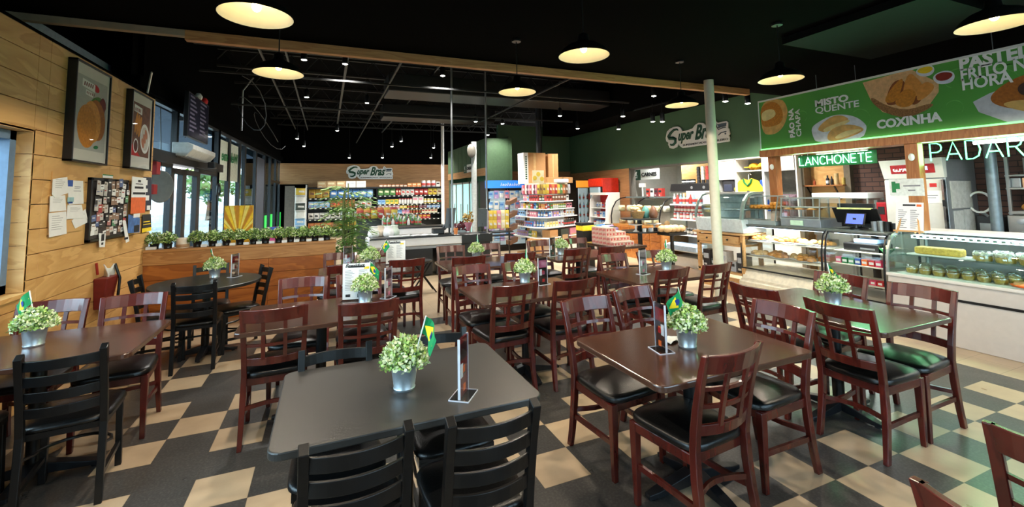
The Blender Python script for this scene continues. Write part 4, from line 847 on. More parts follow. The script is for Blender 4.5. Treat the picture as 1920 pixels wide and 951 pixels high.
for q, s_ in enumerate((((3.147, 2.703), (3.038, 2.861), (2.925, 2.947), (2.964, 2.779), (3.026, 2.662), (3.109, 2.652)), ((2.968, 2.715), (2.882, 3.0), (2.778, 2.862), (2.738, 2.728), (2.868, 2.662)), ((3.054, 2.651), (2.935, 2.804), (2.811, 2.744), (2.861, 2.582), (2.979, 2.572)), ((2.845, 2.626), (2.753, 2.856), (2.628, 2.764), (2.745, 2.637)))): flat(b, s_, x0-.002-.0003*q, 5+q % 2)
b.build('croquette_print', [TAN, mat('printed_wicker', (150, 104, 60), .6, var=.4, scale=60), PLATE, YEL, SAUCE, FRIED, mat('printed_crust_light', (222, 148, 66), .5, var=.15, scale=20), mat('printed_crust_shade', (140, 76, 30), .5)], t)
b = MB()
flat0(b, ((2.351, 2.52), (2.219, 2.584), (2.004, 2.644), (1.722, 2.728), (1.63, 2.283), (1.67, 2.167), (2.099, 2.259), (2.314, 2.405)), x0, 0); flat(b, ((2.226, 2.543), (2.137, 2.634), (2.018, 2.701), (1.891, 2.722), (1.728, 2.653), (1.669, 2.389), (1.99, 2.361), (2.189, 2.452)), x0-.001, 1)
flat(b, ((2.026, 2.595), (1.968, 2.648), (1.882, 2.614), (1.907, 2.515), (1.996, 2.508)), x0-.002, 2); flat(b, ((2.169, 2.462), (1.981, 2.478), (1.747, 2.405), (1.788, 2.299), (1.991, 2.348)), x0-.002, 3)
b.build('pastry_print', [mat('printed_paper_tray', (206, 204, 208), .5), FRIED2, mat('printed_filling', (70, 44, 34), .6, var=.4), BREAD], t)
LETW = mat('banner_white_ink', (252, 252, 248), .5, var=.01)
def word(body, y0, y1, z, cap, bold, rot=FX, m_=LETW):
    o = text(body, cap/.7, m_, t, (x0-.004, y0, z), rot, 'lettering', {.06: .062, .03: .034, .02: .022}[bold]*cap, 0, .002)
    xs = [v.co.x for v in o.data.vertices]; wd = max(xs)-min(xs); o.scale = ((y0-y1)/wd, 1, 1) if rot == FX else (y1/wd, 1, 1)
word('MISTO', 3.973, 3.544, 2.776, .085, .06)
word('QUENTE', 3.976, 3.425, 2.677, .085, .02)
word('COXINHA', 3.244, 2.612, 2.362, .1, .06)
word('PASTEL', 2.431, 1.91, 2.886, .13, .06)
word('FRITO NA', 2.431, 1.844, 2.768, .12, .03)
word('HORA', 2.427, 2.045, 2.662, .12, .03)
VUP = (PI/2, -PI/2, -PI/2)
word('PÃO NA', 4.288, .43, 2.381, .068, .06, VUP)
word('CHAPA', 4.193, .40, 2.384, .068, .02, VUP)
flat = flat0
# timber beam and posts carrying the banner
struct(MB().box((BX-.02, -2.9, 2.14), (BX+.25, YE+.03, 2.243)).build('trim_7', POSTW, bevel=.004))
for k, (y, xo, zb) in enumerate(((4.70, .115, 1.10), (2.86, 0, 1.13))):
    tag(MB().box((BX+xo, y, zb), (BX+xo+.12, y+.13, 2.14)).build('wooden_post', POSTW, bevel=.006), 'brown timber post under the banner beam, %s' % ('left one beside the shirts' if k == 0 else 'in front of the white bakery fridge'), 'post', 'posts under the banner')
    b = MB(); b.ball((BX+xo-.012, y+.06, 1.98), .03, 12, 8, 1.5); tag(b.build('bulb_holder', WHITE, smooth=True), 'white egg shaped wall light on the %s timber post' % ('left' if k == 0 else 'right'), 'wall light')

# neon signs
STROKES = {'L': [[(0, 1), (0, 0), (.5, 0)]], 'A': [[(0, 0), (.35, 1), (.7, 0)], [(.12, .33), (.58, .33)]], 'N': [[(0, 0), (0, 1), (.6, 0), (.6, 1)]], 'C': [[(.68*.5+.34*math.cos(a)+.02, .5+.5*math.sin(a)) for a in [.7+(2*PI-1.4)*k/12 for k in range(13)]]],
 'H': [[(0, 0), (0, 1)], [(.58, 0), (.58, 1)], [(0, .5), (.58, .5)]], 'O': [[(.37+.37*math.cos(2*PI*k/18), .5+.5*math.sin(2*PI*k/18)) for k in range(19)]], 'E': [[(.5, 1), (0, 1), (0, 0), (.5, 0)], [(0, .5), (.44, .5)]], 'T': [[(0, 1), (.6, 1)], [(.3, 1), (.3, 0)]],
 'P': [[(0, 0), (0, 1), (.35, 1), (.52, .9), (.56, .74), (.52, .58), (.35, .48), (0, .48)]], 'D': [[(0, 0), (0, 1), (.3, 1), (.55, .85), (.64, .5), (.55, .15), (.3, 0), (0, 0)]], 'R': [[(0, 0), (0, 1), (.35, 1), (.52, .9), (.55, .75), (.5, .6), (.35, .5), (0, .5)], [(.3, .5), (.6, 0)]], 'I': [[(0, 0), (0, 1)]]}
WID = {'L': .5, 'A': .7, 'N': .6, 'C': .64, 'H': .58, 'O': .74, 'E': .5, 'T': .6, 'P': .56, 'D': .64, 'R': .6, 'I': .02}
def neon(body, x, y0, y1, z, h, r, label, m_):
    t = thing('neon_sign', label, 'sign', (x, y0, z)); tot = sum(WID[c] for c in body)+.22*(len(body)-1); s_ = (y0-y1)/tot; u = 0
    for c in body:
        b = MB()
        for st in STROKES[c]: b.tube([(0, -(u+p[0])*s_, p[1]*h) for p in st], r, 6)
        b.build('letter_tube', m_, t, smooth=True); u += WID[c]+.22
    if h < .15: b = MB(); b.box((.02, .03, -.03), (.026, -(y0-y1)-.05, h+.03)); b.build('backing_plate', glow('neon_lit_backing', (16, 96, 42), .25), t)  # the plate's own emission imitates the neon glow behind the letters
    b = MB()
    for q in (.12, .85): b.tube([(.02, -(y0-y1)*q, h), (.02, -(y0-y1)*q, 2.15-z)], .004, 6)
    b.build('hanger_wire', GREYM, t); return t
t = neon('LANCHONETE', 6.5, 4.385, 3.44, 1.975, .115, .0055, 'green neon LANCHONETE sign hanging under the banner', NEONC)
lamp('AREA', 'neon_glow', (-.1, -.48, .05), 11, (.25, 1, .45), t, (0, PI/2, 0), shape='RECTANGLE', size=.2, size_y=1.0)
t = neon('PADARIA', 6.5, 2.835, 1.875, 1.93, .2, .007, 'big green neon PADARIA sign hanging under the banner', NEON)
lamp('AREA', 'neon_glow', (-.1, -.55, .1), 17, (.2, 1, .4), t, (0, PI/2, 0), shape='RECTANGLE', size=.3, size_y=1.2)
for k, (y0, y1) in enumerate(((4.2, 3.55), (2.5, .2))):
    t = thing('tube_light', 'white fluorescent batten under the beam over the %s neon' % ('LANCHONETE' if k == 0 else 'PADARIA'), 'light', (6.62, (y0+y1)/2, 2.11)); l = (y0-y1)/2
    b = MB(); b.tube([(0, -l, 0), (0, l, 0)], .02, 10); b.build('tube', TUBE, t, smooth=True); MB().box((-.03, -l, .02), (.03, l, .05)).build('batten', WHITE, t); b = MB()
    for q in (-l*.8, l*.8): b.tube([(0, q, .05), (0, q, 1.19)], .004, 6)
    b.build('suspension_wire', GREYM, t)
    lamp('AREA', 'tube_glow', (0, 0, -.03), 26 if k else 12, (1, .97, .9), t, shape='RECTANGLE', size=.1, size_y=2*l)

# ---------------------------------------------------------------- display cases
CASEW = mat('greige_enamel_panel', (198, 190, 182), .35, var=.03); ALU = mat('brushed_aluminium', (170, 176, 172), .35, metal=.7, var=.05)
def curved(b, prof, y0, y1, th=.006):
    n = len(prof); b.sheet([[(p[0], y, p[1]) for p in prof] for y in (y0, y1)])
def rim(b, prof, y, w_=.02):
    b.sweep([(p[0], y, p[1]) for p in prof], w_, w_, (0, 1, 0))
ARC = [(5.945, .665), (5.95, .8), (5.975, .92), (6.03, 1.02), (6.11, 1.085), (6.22, 1.115), (6.4, 1.12)]
t = thing('pastry_case', 'long white refrigerated pastry case with curved glass on the right', 'display case')
b = MB(); b.box((5.935, -.6, 0), (6.8, 3.08, .64)); b.build('body', CASEW, t, bevel=.008)
b = MB(); b.box((5.915, -.6, .635), (6.0, 3.085, .668)); b.build('front_ledge', OFFW, t, bevel=.008)
MB().box((5.925, -.6, .462), (5.936, 2.58, .486)).build('bumper_strip', BLKPL, t)
b = MB(); b.box((6.38, -.6, 1.1), (6.8, 3.08, 1.13)); b.build('top_slab', OFFW, t, bevel=.005)
b = MB(); curved(b, ARC, -.6, 3.07); b.build('curved_glass', TEALGL, t, smooth=True)
b = MB(); rim(b, ARC, 3.075, .022); b.build('end_frame', ALU, t); MB().box((6.75, 3.06, .64), (6.8, 3.085, 1.1)).build('rear_frame', ALU, t)
b = MB(); b.add([(p[0], 3.07, p[1]) for p in ARC]+[(6.78, 3.07, 1.12), (6.78, 3.07, .665)], [tuple(range(9))]); b.build('end_glass', TEALGL, t)
b = MB(); b.box((6.2, -.5, 1.05), (6.33, 2.95, 1.085)); b.build('led_strip', LEDW, t)
b = MB()
for k in range(56): b.box((6.192, 2.9-k*.06, 1.06), (6.2, 2.9-k*.06+.03, 1.08))
b.build('led_diffuser_rib', GREYM, t)
lamp('AREA', 'case_led', (6.3, 1.3, 1.05), 22, (.9, .97, 1), t, (0, 0, 0), shape='RECTANGLE', size=.06, size_y=3.2)
b = MB(); b.box((6.02, -.55, .868), (6.55, 2.98, .876)); b.build('glass_shelf', TEALGL, t)
b = MB()
for y in (2.95, 2.0, 1.0, 0): b.box((6.5, y-.01, .66), (6.53, y+.01, 1.1))
b.build('shelf_upright', ALU, t)
b = MB(); b.box((6.74, -.55, .66), (6.76, 3.05, 1.1)); b.build('rear_door', mat('smoky_sliding_door', (122, 120, 116), .3, var=.15, scale=3), t)
b = MB(); b.box((5.97, -.55, .66), (6.72, 3.0, .68)); b.build('deck', mat('case_deck_white', (214, 214, 206), .4), t)
# food in the pastry case
YEP = mat('yellow_pastry', (214, 178, 84), .6, var=.25, scale=40); CREAMF = mat('whipped_cream', (240, 236, 220), .5, var=.05); BRNF = mat('baked_brown', (182, 124, 60), .6, var=.25, scale=40); CLAM = glass('clear_clamshell', (246, 248, 246), .5, .12)
def clam():
    t = thing('clamshell_dessert', 'x', 'dessert'); b = MB(); b.lathe([(.042, 0), (.052, .03), (.048, .045), (0, .05)], 12); b.build('pastry', YEP, t, smooth=True)
    b = MB(); b.lathe([(.054, .0), (.057, .045), (.05, .075), (.03, .09), (.001, .092)], 14); b.build('lid', CLAM, t, smooth=True); return t
CL = clam(); n = 0
for r in range(3):
    for k in range(23):
        y = 2.9-k*.118-(r % 2)*.055; x = 6.06+.13*r; lb = 'yellow dessert cup on the lower pastry deck, %s row, %s from the left' % (('front', 'middle', 'rear')[r], nth(k))
        if n == 0: CL.location = (x, y, .68); CL['label'] = lb; CL['group'] = 'clear dessert cups on the lower deck'
        elif not (r == 0 and k in (7, 8, 9)): dup(CL, (x, y, .68), k, lb)
        n += 1
t = thing('tart_tray', 'orange glazed tart on an oval board among the clear dessert cups', 'tart', (6.02, 1.96, .685)); b = MB(); b.lathe([(.09, 0), (.1, .015), (.092, .02), (.0, .02)], 24, sy=1.6); b.build('board', ORG, t, smooth=True)
b = MB(); b.lathe([(.085, .02), (.08, .04), (.0, .045)], 24, sy=1.6); b.build('tart', mat('orange_glaze', (232, 170, 110), .3), t, smooth=True)
def ringcake():
    t = thing('ring_cake', 'x', 'cake'); b = MB(); b.lathe([(.066, 0), (.072, .03), (.066, .05), (0, .05)], 14); b.build('cake', YEP, t, smooth=True)
    b = MB(); b.tube([(.06*math.cos(2*PI*k/18), .06*math.sin(2*PI*k/18), .06+.014*(k % 2)) for k in range(18)], .016, 6, True); b.build('cream_ring', CREAMF, t, smooth=True)
    b = MB(); b.lathe([(.076, .0), (.079, .07), (.06, .1), (.001, .105)], 14); b.build('lid', CLAM, t, smooth=True); return t
RC = ringcake(); n = 0
for r in range(2):
    for k in range(15):
        y = 2.34-k*.165-r*.08; lb = 'cream topped domed cake on the upper shelf, %s row, %s from left' % (('front', 'rear')[r], nth(k))
        if n == 0: RC.location = (6.15, y, .876); RC['label'] = lb; RC['group'] = 'domed cakes on the upper glass shelf'
        else: dup(RC, (6.15+.2*r, y, .876), k, lb)
        n += 1
t = thing('loaf_tray', 'long yellow loaf on a glass board at the left end of the upper shelf', 'cake', (6.18, 2.7, .876)); MB().box((-.1, -.33, 0), (.12, .25, .012)).build('board', WHITE, t)
b = MB(); b.box((-.06, -.2, .012), (.08, .2, .09)); b.build('loaf', YEP, t, bevel=.02)
for k, y in enumerate((1.78, 1.1, .5)): tag(MB().box((6.0, y, .85), (6.006, y+.09, .895)).build('price_card', PAPER), 'white price card on the upper shelf edge, %s from the left' % nth(k), 'price card', 'price cards in the pastry case')
tag(MB().box((5.985, 1.6, .672), (5.992, 1.72, .71)).build('price_card', PAPER), 'white price card on the lower deck below the glaze tart', 'price card', 'price cards in the pastry case')

# snack case and bakery case: black framed curved glass
ARC2 = [(5.95, .44), (5.945, .6), (5.955, .8), (5.985, .95), (6.02, 1.03), (6.06, 1.075)]
def glass_case(name, label, y0, y1, shelves, base_top, cream):
    t = thing(name, label, 'display case')
    b = MB(); b.box((6.0, y0, .06), (6.7, y1, base_top)); b.build('base', cream, t, bevel=.006)
    b = MB(); b.box((6.05, y0, 0), (6.65, y1, .06)); b.build('plinth', BLKPL, t)
    b = MB(); b.box((6.03, y0, 1.075), (6.74, y1, 1.1)); b.build('counter_top', mat(name+'_top', (92, 96, 92), .3), t, bevel=.004)
    pr = [(p[0], max(p[1], base_top) if k == 0 else p[1]) for k, p in enumerate(ARC2)]; pr[0] = (5.95, base_top)
    b = MB(); curved(b, pr, y0+.01, y1-.01); b.build('curved_glass', CLEAR, t, smooth=True)
    b = MB(); rim(b, pr, y0+.012, .016); rim(b, pr, y1-.012, .016); b.bar((6.05, y0, 1.07), (6.05, y1, 1.07), .016); b.bar((5.95, y0, base_top), (5.95, y1, base_top), .02); b.bar((6.68, y0+.01, base_top), (6.68, y0+.01, 1.08), .02); b.bar((6.68, y1-.01, base_top), (6.68, y1-.01, 1.08), .02); b.build('frame', BLKPL, t)
    for y in (y0+.012, y1-.012):
        b = MB(); b.add([(p[0], y, p[1]) for p in pr]+[(6.66, y, 1.075), (6.66, y, base_top)], [tuple(range(len(pr)+2))]); b.build('end_glass', CLEAR, t)
    for x, z in shelves: MB().box((x, y0+.03, z-.012), (6.62, y1-.03, z)).build('shelf', mat('pale_shelf', (226, 222, 208), .4, var=.02), t)
    b = MB(); b.bar((6.12, y0+.05, 1.06), (6.12, y1-.05, 1.06), .02); b.build('led_strip', LEDW, t)
    lamp('AREA', 'case_led', (6.14, (y0+y1)/2, 1.04), 8, (1, .98, .92), t, shape='RECTANGLE', size=.05, size_y=y1-y0-.1)
    return t
glass_case('snack_case', 'black framed glass snack case under the till, between pastry and bread cases', 3.1, 3.78, ((6.1, .84), (6.06, .68), (6.04, .46)), .3, CASEW)
glass_case('bread_case', 'curved glass bread case with two shelves of baked goods by the pole', 3.8, 5.03, ((6.08, .845), (6.03, .615)), .44, mat('cream_case_base', (222, 212, 190), .4))
b = MB(); b.loft([[(5.86, y, .06), (5.86, y, .25), (5.93, y, .3), (6.0, y, .43), (6.0, y, .06)] for y in (3.82, 5.02)]); tag(b.build('case_skirt', mat('cream_skirt', (224, 214, 192), .35), bevel=.01), 'cream stepped skirt along the floor under the bread case', 'case skirt')
t = thing('receipt_printer', 'black printer on the upper shelf of the snack case', 'printer', (6.3, 3.46, .84)); b = MB(); b.box((-.15, -.2, 0), (.15, .2, .1)); b.build('body', BLKPL, t, bevel=.012); b = MB(); b.box((-.1, -.16, .1), (.12, .1, .15)); b.build('paper_cover', mat('blue_clear_cover', (120, 150, 180), .25), t, bevel=.01)
MB().box((-.153, -.16, .03), (-.15, .0, .05)).build('paper_slot', GREYM, t)
t = thing('pastry_bowl', 'green bowl of pale snacks on the snack case shelf right of the printer', 'bowl', (6.2, 3.2, .84)); b = MB(); b.lathe([(.03, 0), (.07, .05), (.075, .06), (.0, .05)], 18); b.build('bowl', GRNP, t, smooth=True); b = MB(); leaf_cloud(b, (0, 0, .06), .05, 40, .03, .5, random.Random(1)); b.build('snack', BRD2, t)
SNC = [PINKP, GRNP, mat('mint_pack', (90, 160, 120), .5), BLUEP, ORG, REDP, mat('rose_pack', (214, 60, 100), .5), mat('magenta_pack', (190, 40, 90), .5)]
SNN = 'pink green mint blue orange red rose magenta'.split()
for k in range(8):
    b = MB(); b.box((-.06, -.032, 0), (.06, .032, .075)); b.mark(1); b.box((-.062, -.025, .02), (-.06, .025, .05)); tag(b.build('snack_pack', [SNC[k], PAPER], loc=(6.16, 3.70-k*.075, .68), bevel=.004), '%s snack pack on the middle shelf of the snack case' % SNN[k], 'snack', 'snack packs in the snack case')
    b = MB(); b.box((-.06, -.034, 0), (.06, .034, .05)); b.mark(1); b.box((-.062, -.02, .015), (-.06, .02, .04)); tag(b.build('candy_bar_box', [SNC[(0, 6, 7, 5, 0, 6, 5, 7)[k]], PAPER], loc=(6.14, 3.70-k*.077, .46)), 'reddish candy box on the lowest snack case shelf, %s from the left' % nth(k), 'candy', 'candy boxes in the snack case')
PASTRYT = [BRNF, mat('pale_dough', (214, 182, 130), .6, var=.15, scale=30), mat('glazed_roll', (196, 140, 74), .35, var=.2, scale=30)]
def plate_of(nm, x, y, z, mt, seed, label, grp, r=.125):
    t = thing(nm, label, 'pastries', (x, y, z), 0, grp); b = MB(); b.lathe([(r*.7, 0), (r*1.15, .012), (r*1.15, .016), (0, .008)], 20); b.build('tray', PLATE, t, smooth=True); rn = random.Random(seed)
    for k in range(9):
        a = rn.uniform(0, 6.3); q = r*.8*math.sqrt(rn.random()); b = MB(); b.ball((0, 0, 0), .046, 10, 6, .7); b.build('bun', mt, t, smooth=True, loc=(q*math.cos(a), q*math.sin(a), .03+.022*(k > 5)), rot=a)
n = 0
for s_, z in enumerate((.845, .615)):
    for k in range(6):
        plate_of('pastry_plate', 6.22+.1*(k % 2), 4.92-k*.185, z, PASTRYT[(k+s_) % 3], 10*s_+k, 'plate of baked rolls on the %s bread case shelf, %s from the pole' % (('upper', 'lower')[s_], nth(k)), 'pastry plates in the bread case')
# hot food warmers on the counter
def warmer(label, y0, y1, x0_, x1_, z1, bh, slant, base):
    t = thing('food_warmer', label, 'food warmer')
    b = MB(); b.box((x0_, y0, 1.1), (x1_, y1, 1.1+bh)); b.build('base', base, t, bevel=.004)
    b = MB(); z0 = 1.1+bh; c = [(x0_, z0), (x0_+slant, z1), (x1_, z1), (x1_, z0)]
    for y in (y0+.01, y1-.01): b.sweep([(p[0], y, p[1]) for p in c], .014, .014, (0, 1, 0))
    for p in c: b.bar((p[0], y0, p[1]), (p[0], y1, p[1]), .014)
    b.build('frame', ALU, t)
    b = MB(); b.sheet([[(p[0], y, p[1]) for p in c[:2]] for y in (y0, y1)]); b.sheet([[(p[0], y, p[1]) for p in c[1:3]] for y in (y0, y1)]); b.build('front_glass', CLEAR, t)
    for y in (y0, y1): MB().add([(p[0], y, p[1]) for p in c], [(0, 1, 2, 3)]).build('side_glass', CLEAR, t)
    MB().box((x0_+.05+slant*.5, y0+.02, (z0+z1)/2+.01), (x1_-.02, y1-.02, (z0+z1)/2+.016)).build('shelf', ALU, t); return t
warmer('tall glass warmer of fried balls at the pole end of the counter', 4.52, 5.06, 6.08, 6.4, 1.53, .06, .1, ALU)
warmer('boxy glass warmer with grey base next to the till', 3.92, 4.49, 6.15, 6.6, 1.5, .11, .03, GREYM)
b0 = None; rn = random.Random(4)
MB0 = MB(); MB0.box((6.14, 4.53, 1.325), (6.385, 5.0, 1.335)); tag(MB0.build('serving_tray', STAIN, bevel=.004), 'steel tray under the fried balls in the tall warmer', 'tray')
for k in range(34):
    b = MB() if b0 is None else None; p = (6.175+.062*(k % 4)*.95+rn.uniform(-.005, .005), 4.57+.066*((k//4) % 7)+rn.uniform(-.008, .008), 1.366+.045*(k > 27))
    lb = 'golden fried ball heaped in the tall glass warmer'
    if b0 is None: b.ball((0, 0, 0), .034, 12, 8, .95); b0 = tag(b.build('fried_ball', FRIED, smooth=True, loc=p), lb, 'fried snack', 'fried balls in the warmer')
    else: copymesh(b0, p, k)
b0 = None
for k in range(6):
    p = (6.24+.1*(k % 2), 4.42-.17*(k//2), 1.335); lb = 'flat pastry in the boxy warmer, %s from the pole, %s column' % (nth(k//2), ('front', 'rear')[k % 2])
    if b0 is None: b = MB(); b.lathe([(.05, 0), (.055, .015), (.03, .03), (0, .032)], 12, sy=1.4); b0 = tag(b.build('flat_pastry', BRNF, smooth=True, loc=p), lb, 'pastry', 'pastries in the boxy warmer')
    else: copymesh(b0, p, 0, lb)
tag(MB().box((6.13, 4.15, 1.12), (6.145, 4.33, 1.19)).build('price_card', mat('pale_green_card', (196, 226, 196), .6)), 'pale green price card on the boxy warmer base', 'price card')
t = thing('paper_bag', 'pale brown paper bag standing inside the counter by the tall warmer', 'bag', (6.25, 4.62, 1.16)); b = MB(); b.loft([[(-.06, -.05, 0), (.06, -.05, 0), (.06, .05, 0), (-.06, .05, 0)], [(-.05, -.055, .1), (.05, -.055, .1), (.05, .055, .1), (-.05, .055, .1)], [(-.01, -.06, .15), (.01, -.06, .15), (.01, .06, .15), (-.01, .06, .15)]]); b.build('bag', mat('blush_paper', (206, 178, 160), .8), t)

# till, tablet, cups
t = thing('till_screen', 'large black till screen facing the kitchen on the counter', 'screen', (6.42, 3.60, 1.1), .0); b = MB(); b.add([], []); b.loft([[(0, -.26, .07), (.03, -.26, .07), (.03, .27, .07), (0, .27, .07)], [(-.1, -.26, .27), (-.07, -.26, .27), (-.07, .27, .27), (-.1, .27, .27)]]); b.build('housing', BLKPL, t, bevel=.006)
b = MB(); b.lathe([(.1, 0), (.1, .015), (.03, .03), (.025, .12)], 18); b.build('foot', BLKPL, t, smooth=True); MB().box((-.105, -.2, .255), (-.06, .2, .275)).build('lit_top_edge', mat('pale_yellow_edge', (220, 226, 150), .5), t)  # pale yellow strip along the top of the housing
t = thing('tablet', 'small customer tablet with blue screen on the counter', 'tablet', (6.27, 3.57, 1.1)); b = MB(); b.loft([[(-.02, -.12, .06), (-.008, -.12, .06), (-.008, .12, .06), (-.02, .12, .06)], [(.04, -.12, .21), (.052, -.12, .21), (.052, .12, .21), (.04, .12, .21)]]); b.build('case', BLKPL, t, bevel=.004)
b = MB(); b.add([(-.0185, -.1, .075), (-.0185, .1, .075), (.0345, .1, .198), (.0345, -.1, .198)], [(0, 1, 2, 3)]); b.add([], []); b.build('display', glow('blue_display', (84, 104, 226), .9), t)
b = MB(); b.box((-.003, -.018, .125), (.006, .018, .15)); b.build('display_mark', INK, t)
b = MB(); b.lathe([(.07, 0), (.07, .012), (.02, .02), (.015, .09)], 16, (0.03, 0, 0)); b.build('foot', BLKPL, t, smooth=True)
tag(MB().box((6.66, 3.55, 1.1), (6.7, 4.0, 1.42)).build('till_backboard', BLKPL, bevel=.006), 'tall black board behind the till screen', 'board')
for k, (y, h, m_, lb) in enumerate(((3.36, .11, GREYM, 'dented tin cup nearest the till'), (3.29, .12, STAIN, 'shiny steel cup in the middle of the cups'), (3.22, .115, BLKPL, 'black cup farthest from the till'), (3.15, .1, BLKPL, 'low black holder beside the easel'))):
    b = MB(); b.lathe([(.032, 0), (.038, h), (.034, h), (.03, .01), (0, .01)], 18); tag(b.build('counter_cup', m_, smooth=True, loc=(6.3, y, 1.1)), lb+' on the counter', 'cup', 'cups on the counter')
t = thing('easel_menu', 'white printed menu on a small wooden easel on the pastry case', 'menu', (6.15, 2.93, 1.105), 0); b = MB(); z0 = .03; b.loft([[(-.02, -.13, z0), (-.012, -.13, z0), (-.012, .13, z0), (-.02, .13, z0)], [(.03, -.13, .35), (.038, -.13, .35), (.038, .13, .35), (.03, .13, .35)]]); b.mark(1)
for c in range(2):
    for k in range(10): z = .26-k*.022; l = .05+.045*((k*3+c) % 4)/4; x = -.0212+.05*(z-z0)/.32-.0004; b.add([(x, .105-c*.115, z), (x, .105-c*.115-l, z), (x+.0012, .105-c*.115-l, z+.007), (x+.0012, .105-c*.115, z+.007)], [(0, 1, 2, 3)])
b.mark(2); b.add([(.021, .06, .31), (.021, -.06, .31), (.0245, -.06, .33), (.0245, .06, .33)], [(0, 1, 2, 3)]); b.mark(3); b.add([(.0205, -.07, .305), (.0205, -.115, .305), (.0245, -.115, .33), (.0245, -.07, .33)], [(0, 1, 2, 3)])
b.build('menu_sheet', [PAPER, GINK, INK, ORG], t); b = MB()
for y in (-.09, .09): b.bar((-.05, y*1.2, 0), (.02, y*.8, .2), .014)
b.bar((.1, 0, 0), (.03, 0, .22), .014); b.bar((-.035, -.14, .028), (-.035, .14, .028), .03, .016); b.build('easel', mat('pale_easel_wood', (206, 156, 98), .5), t)

# ---------------------------------------------------------------- kitchen behind the counter
t = thing('bakery_fridge', 'white upright bakery cabinet with red name panel behind the counter', 'refrigerator', (7.2, 3.02, 0))
WF = mat('fridge_white', (206, 204, 196), .35, var=.03)
b = MB(); b.box((.02, 0, .1), (.76, .66, 1.98)); b.build('body', GREYM, t, bevel=.01)
b = MB(); b.box((0, .03, .14), (.03, .66, 1.73)); b.build('door', WF, t, bevel=.008)
b = MB(); b.loft([[(.0, 0, 1.745), (.06, 0, 1.745), (.06, .66, 1.745), (0, .66, 1.745)], [(-.05, -.005, 2.0), (.06, -.005, 2.0), (.06, .685, 2.0), (-.05, .685, 2.0)]]); b.build('header_panel', WF, t, bevel=.004)
b = MB(); PX = lambda z: -.002-.05*(z-1.745)/.255
b.loft([[(PX(1.81)-.006, .08, 1.81), (PX(1.81)+.01, .08, 1.81), (PX(1.81)+.01, .56, 1.81), (PX(1.81)-.006, .56, 1.81)], [(PX(1.93)-.006, .08, 1.93), (PX(1.93)+.01, .08, 1.93), (PX(1.93)+.01, .56, 1.93), (PX(1.93)-.006, .56, 1.93)]]); b.build('name_panel', mat('name_panel_red', (170, 34, 40), .4), t, bevel=.01)
text('G.PANIZ', .075, PAPER, t, (PX(1.845)-.012, .53, 1.842), FX, 'lettering', .004, 0, .001)
b = MB(); b.box((PX(1.87)-.012, .15, 1.85), (PX(1.87), .24, 1.9)); b.build('digital_display', glow('blue_white_display', (170, 190, 255), 1.2), t)
b = MB(); b.box((-.035, .005, .3), (.02, .028, 1.72)); b.mark(1); b.box((-.037, .004, 1.38), (-.03, .03, 1.46)); b.build('door_handle', [CHROME, BLKPL], t)
def sheet_on(x, y0, y1, z0, z1, name, label, mats, deco, par=None):
    b = MB(); b.box((x-.003, y0, z0), (x, y1, z1))
    for i, u0, v0, u1, v1 in deco: b.mark(i); b.box((x-.005, y1-u0*(y1-y0), z0+v0*(z1-z0)), (x-.003, y1-u1*(y1-y0), z0+v1*(z1-z0)))
    return tag(b.build(name, mats), label, 'notice')
sheet_on(6.298, 2.83, 3.17, 1.53, 1.73, 'plastic_sign', 'crinkled plastic sign with green mark taped to the timber post', [mat('clear_crinkled_plastic', (216, 222, 218), .2, bump=.4, scale=30), GRNP, GINK], [(1, .08, .2, .2, .85), (1, .2, .4, .32, .75), (2, .42, .55, .9, .62), (2, .55, .28, .75, .36)])
sheet_on(7.198, 3.08, 3.20, 1.62, 1.68, 'sticker', 'small red star sticker on the bakery cabinet door', [WF, REDP], [(1, .2, .1, .8, .9)])
sheet_on(7.198, 3.06, 3.27, 1.42, 1.58, 'paper_notice', 'faint white notice on the bakery cabinet door', [PAPER, GINK], [(1, .1, .6, .8, .65), (1, .1, .4, .7, .45)])
b = MB()
for x0_, x1_, z0, z1 in ((7.3, 7.8, 1.35, 1.7), (7.32, 7.55, .95, 1.32), (7.57, 7.82, .98, 1.33)): b.box((x0_, 3.012, z0), (x1_, 3.018, z1))
tag(b.build('plastic_sleeve', mat('clouded_plastic', (186, 184, 176), .25, bump=.3, scale=20)), 'clouded plastic document sleeves on the side of the bakery cabinet', 'sleeve')
pole('square_column', 7.62, 2.74, .055, 3.3, mat('blue_grey_steel', (112, 124, 130), .4, metal=.4), 'blue grey steel column right of the bakery cabinet')
# oven rack with bread
t = thing('steel_rack', 'stainless kitchen rack with shelves at the far right', 'rack', (7.75, 1.2, 0))
b = MB()
for x in (0, .5):
    for y in (0, 1.45): b.bar((x, y, 0), (x, y, 1.98), .03)
b.build('upright', STAIN, t)
for z in (1.3, 1.6, 1.76): MB().box((-.02, -.02, z-.02), (.52, 1.47, z)).build('shelf', STAIN, t)
MB().box((.5, 0, 1.3), (.52, 1.45, 1.98)).build('back_panel', mat('dark_steel_back', (96, 98, 98), .4), t)
t = thing('bread_tray', 'steel tray of golden bread rolls on the kitchen rack', 'bread', (7.85, 2.2, 1.3)); MB().box((-.12, -.5, 0), (.3, .42, .02)).build('tray', STAIN, t)
for k in range(7): b = MB(); b.ball((0, 0, 0), .06, 10, 6, .8); b.build('roll', BRNF, t, smooth=True, loc=(.02, .34-k*.12, .06), rot=.3); t.children[-1].scale = (1.6, 1, 1)
t = thing('cloth_cone', 'white draped cloth hung as a cone over the bread', 'cloth', (7.8, 1.98, 1.38)); b = MB(); b.loft([[((r+.02*math.cos(k*5))*math.cos(2*PI*k/30), (r+.02*math.cos(k*5))*math.sin(2*PI*k/30), z) for k in range(30)] for r, z in ((.19, 0), (.13, .2), (.07, .38))]); b.build('cloth', mat('white_cotton', (236, 234, 226), .9), t, smooth=True)
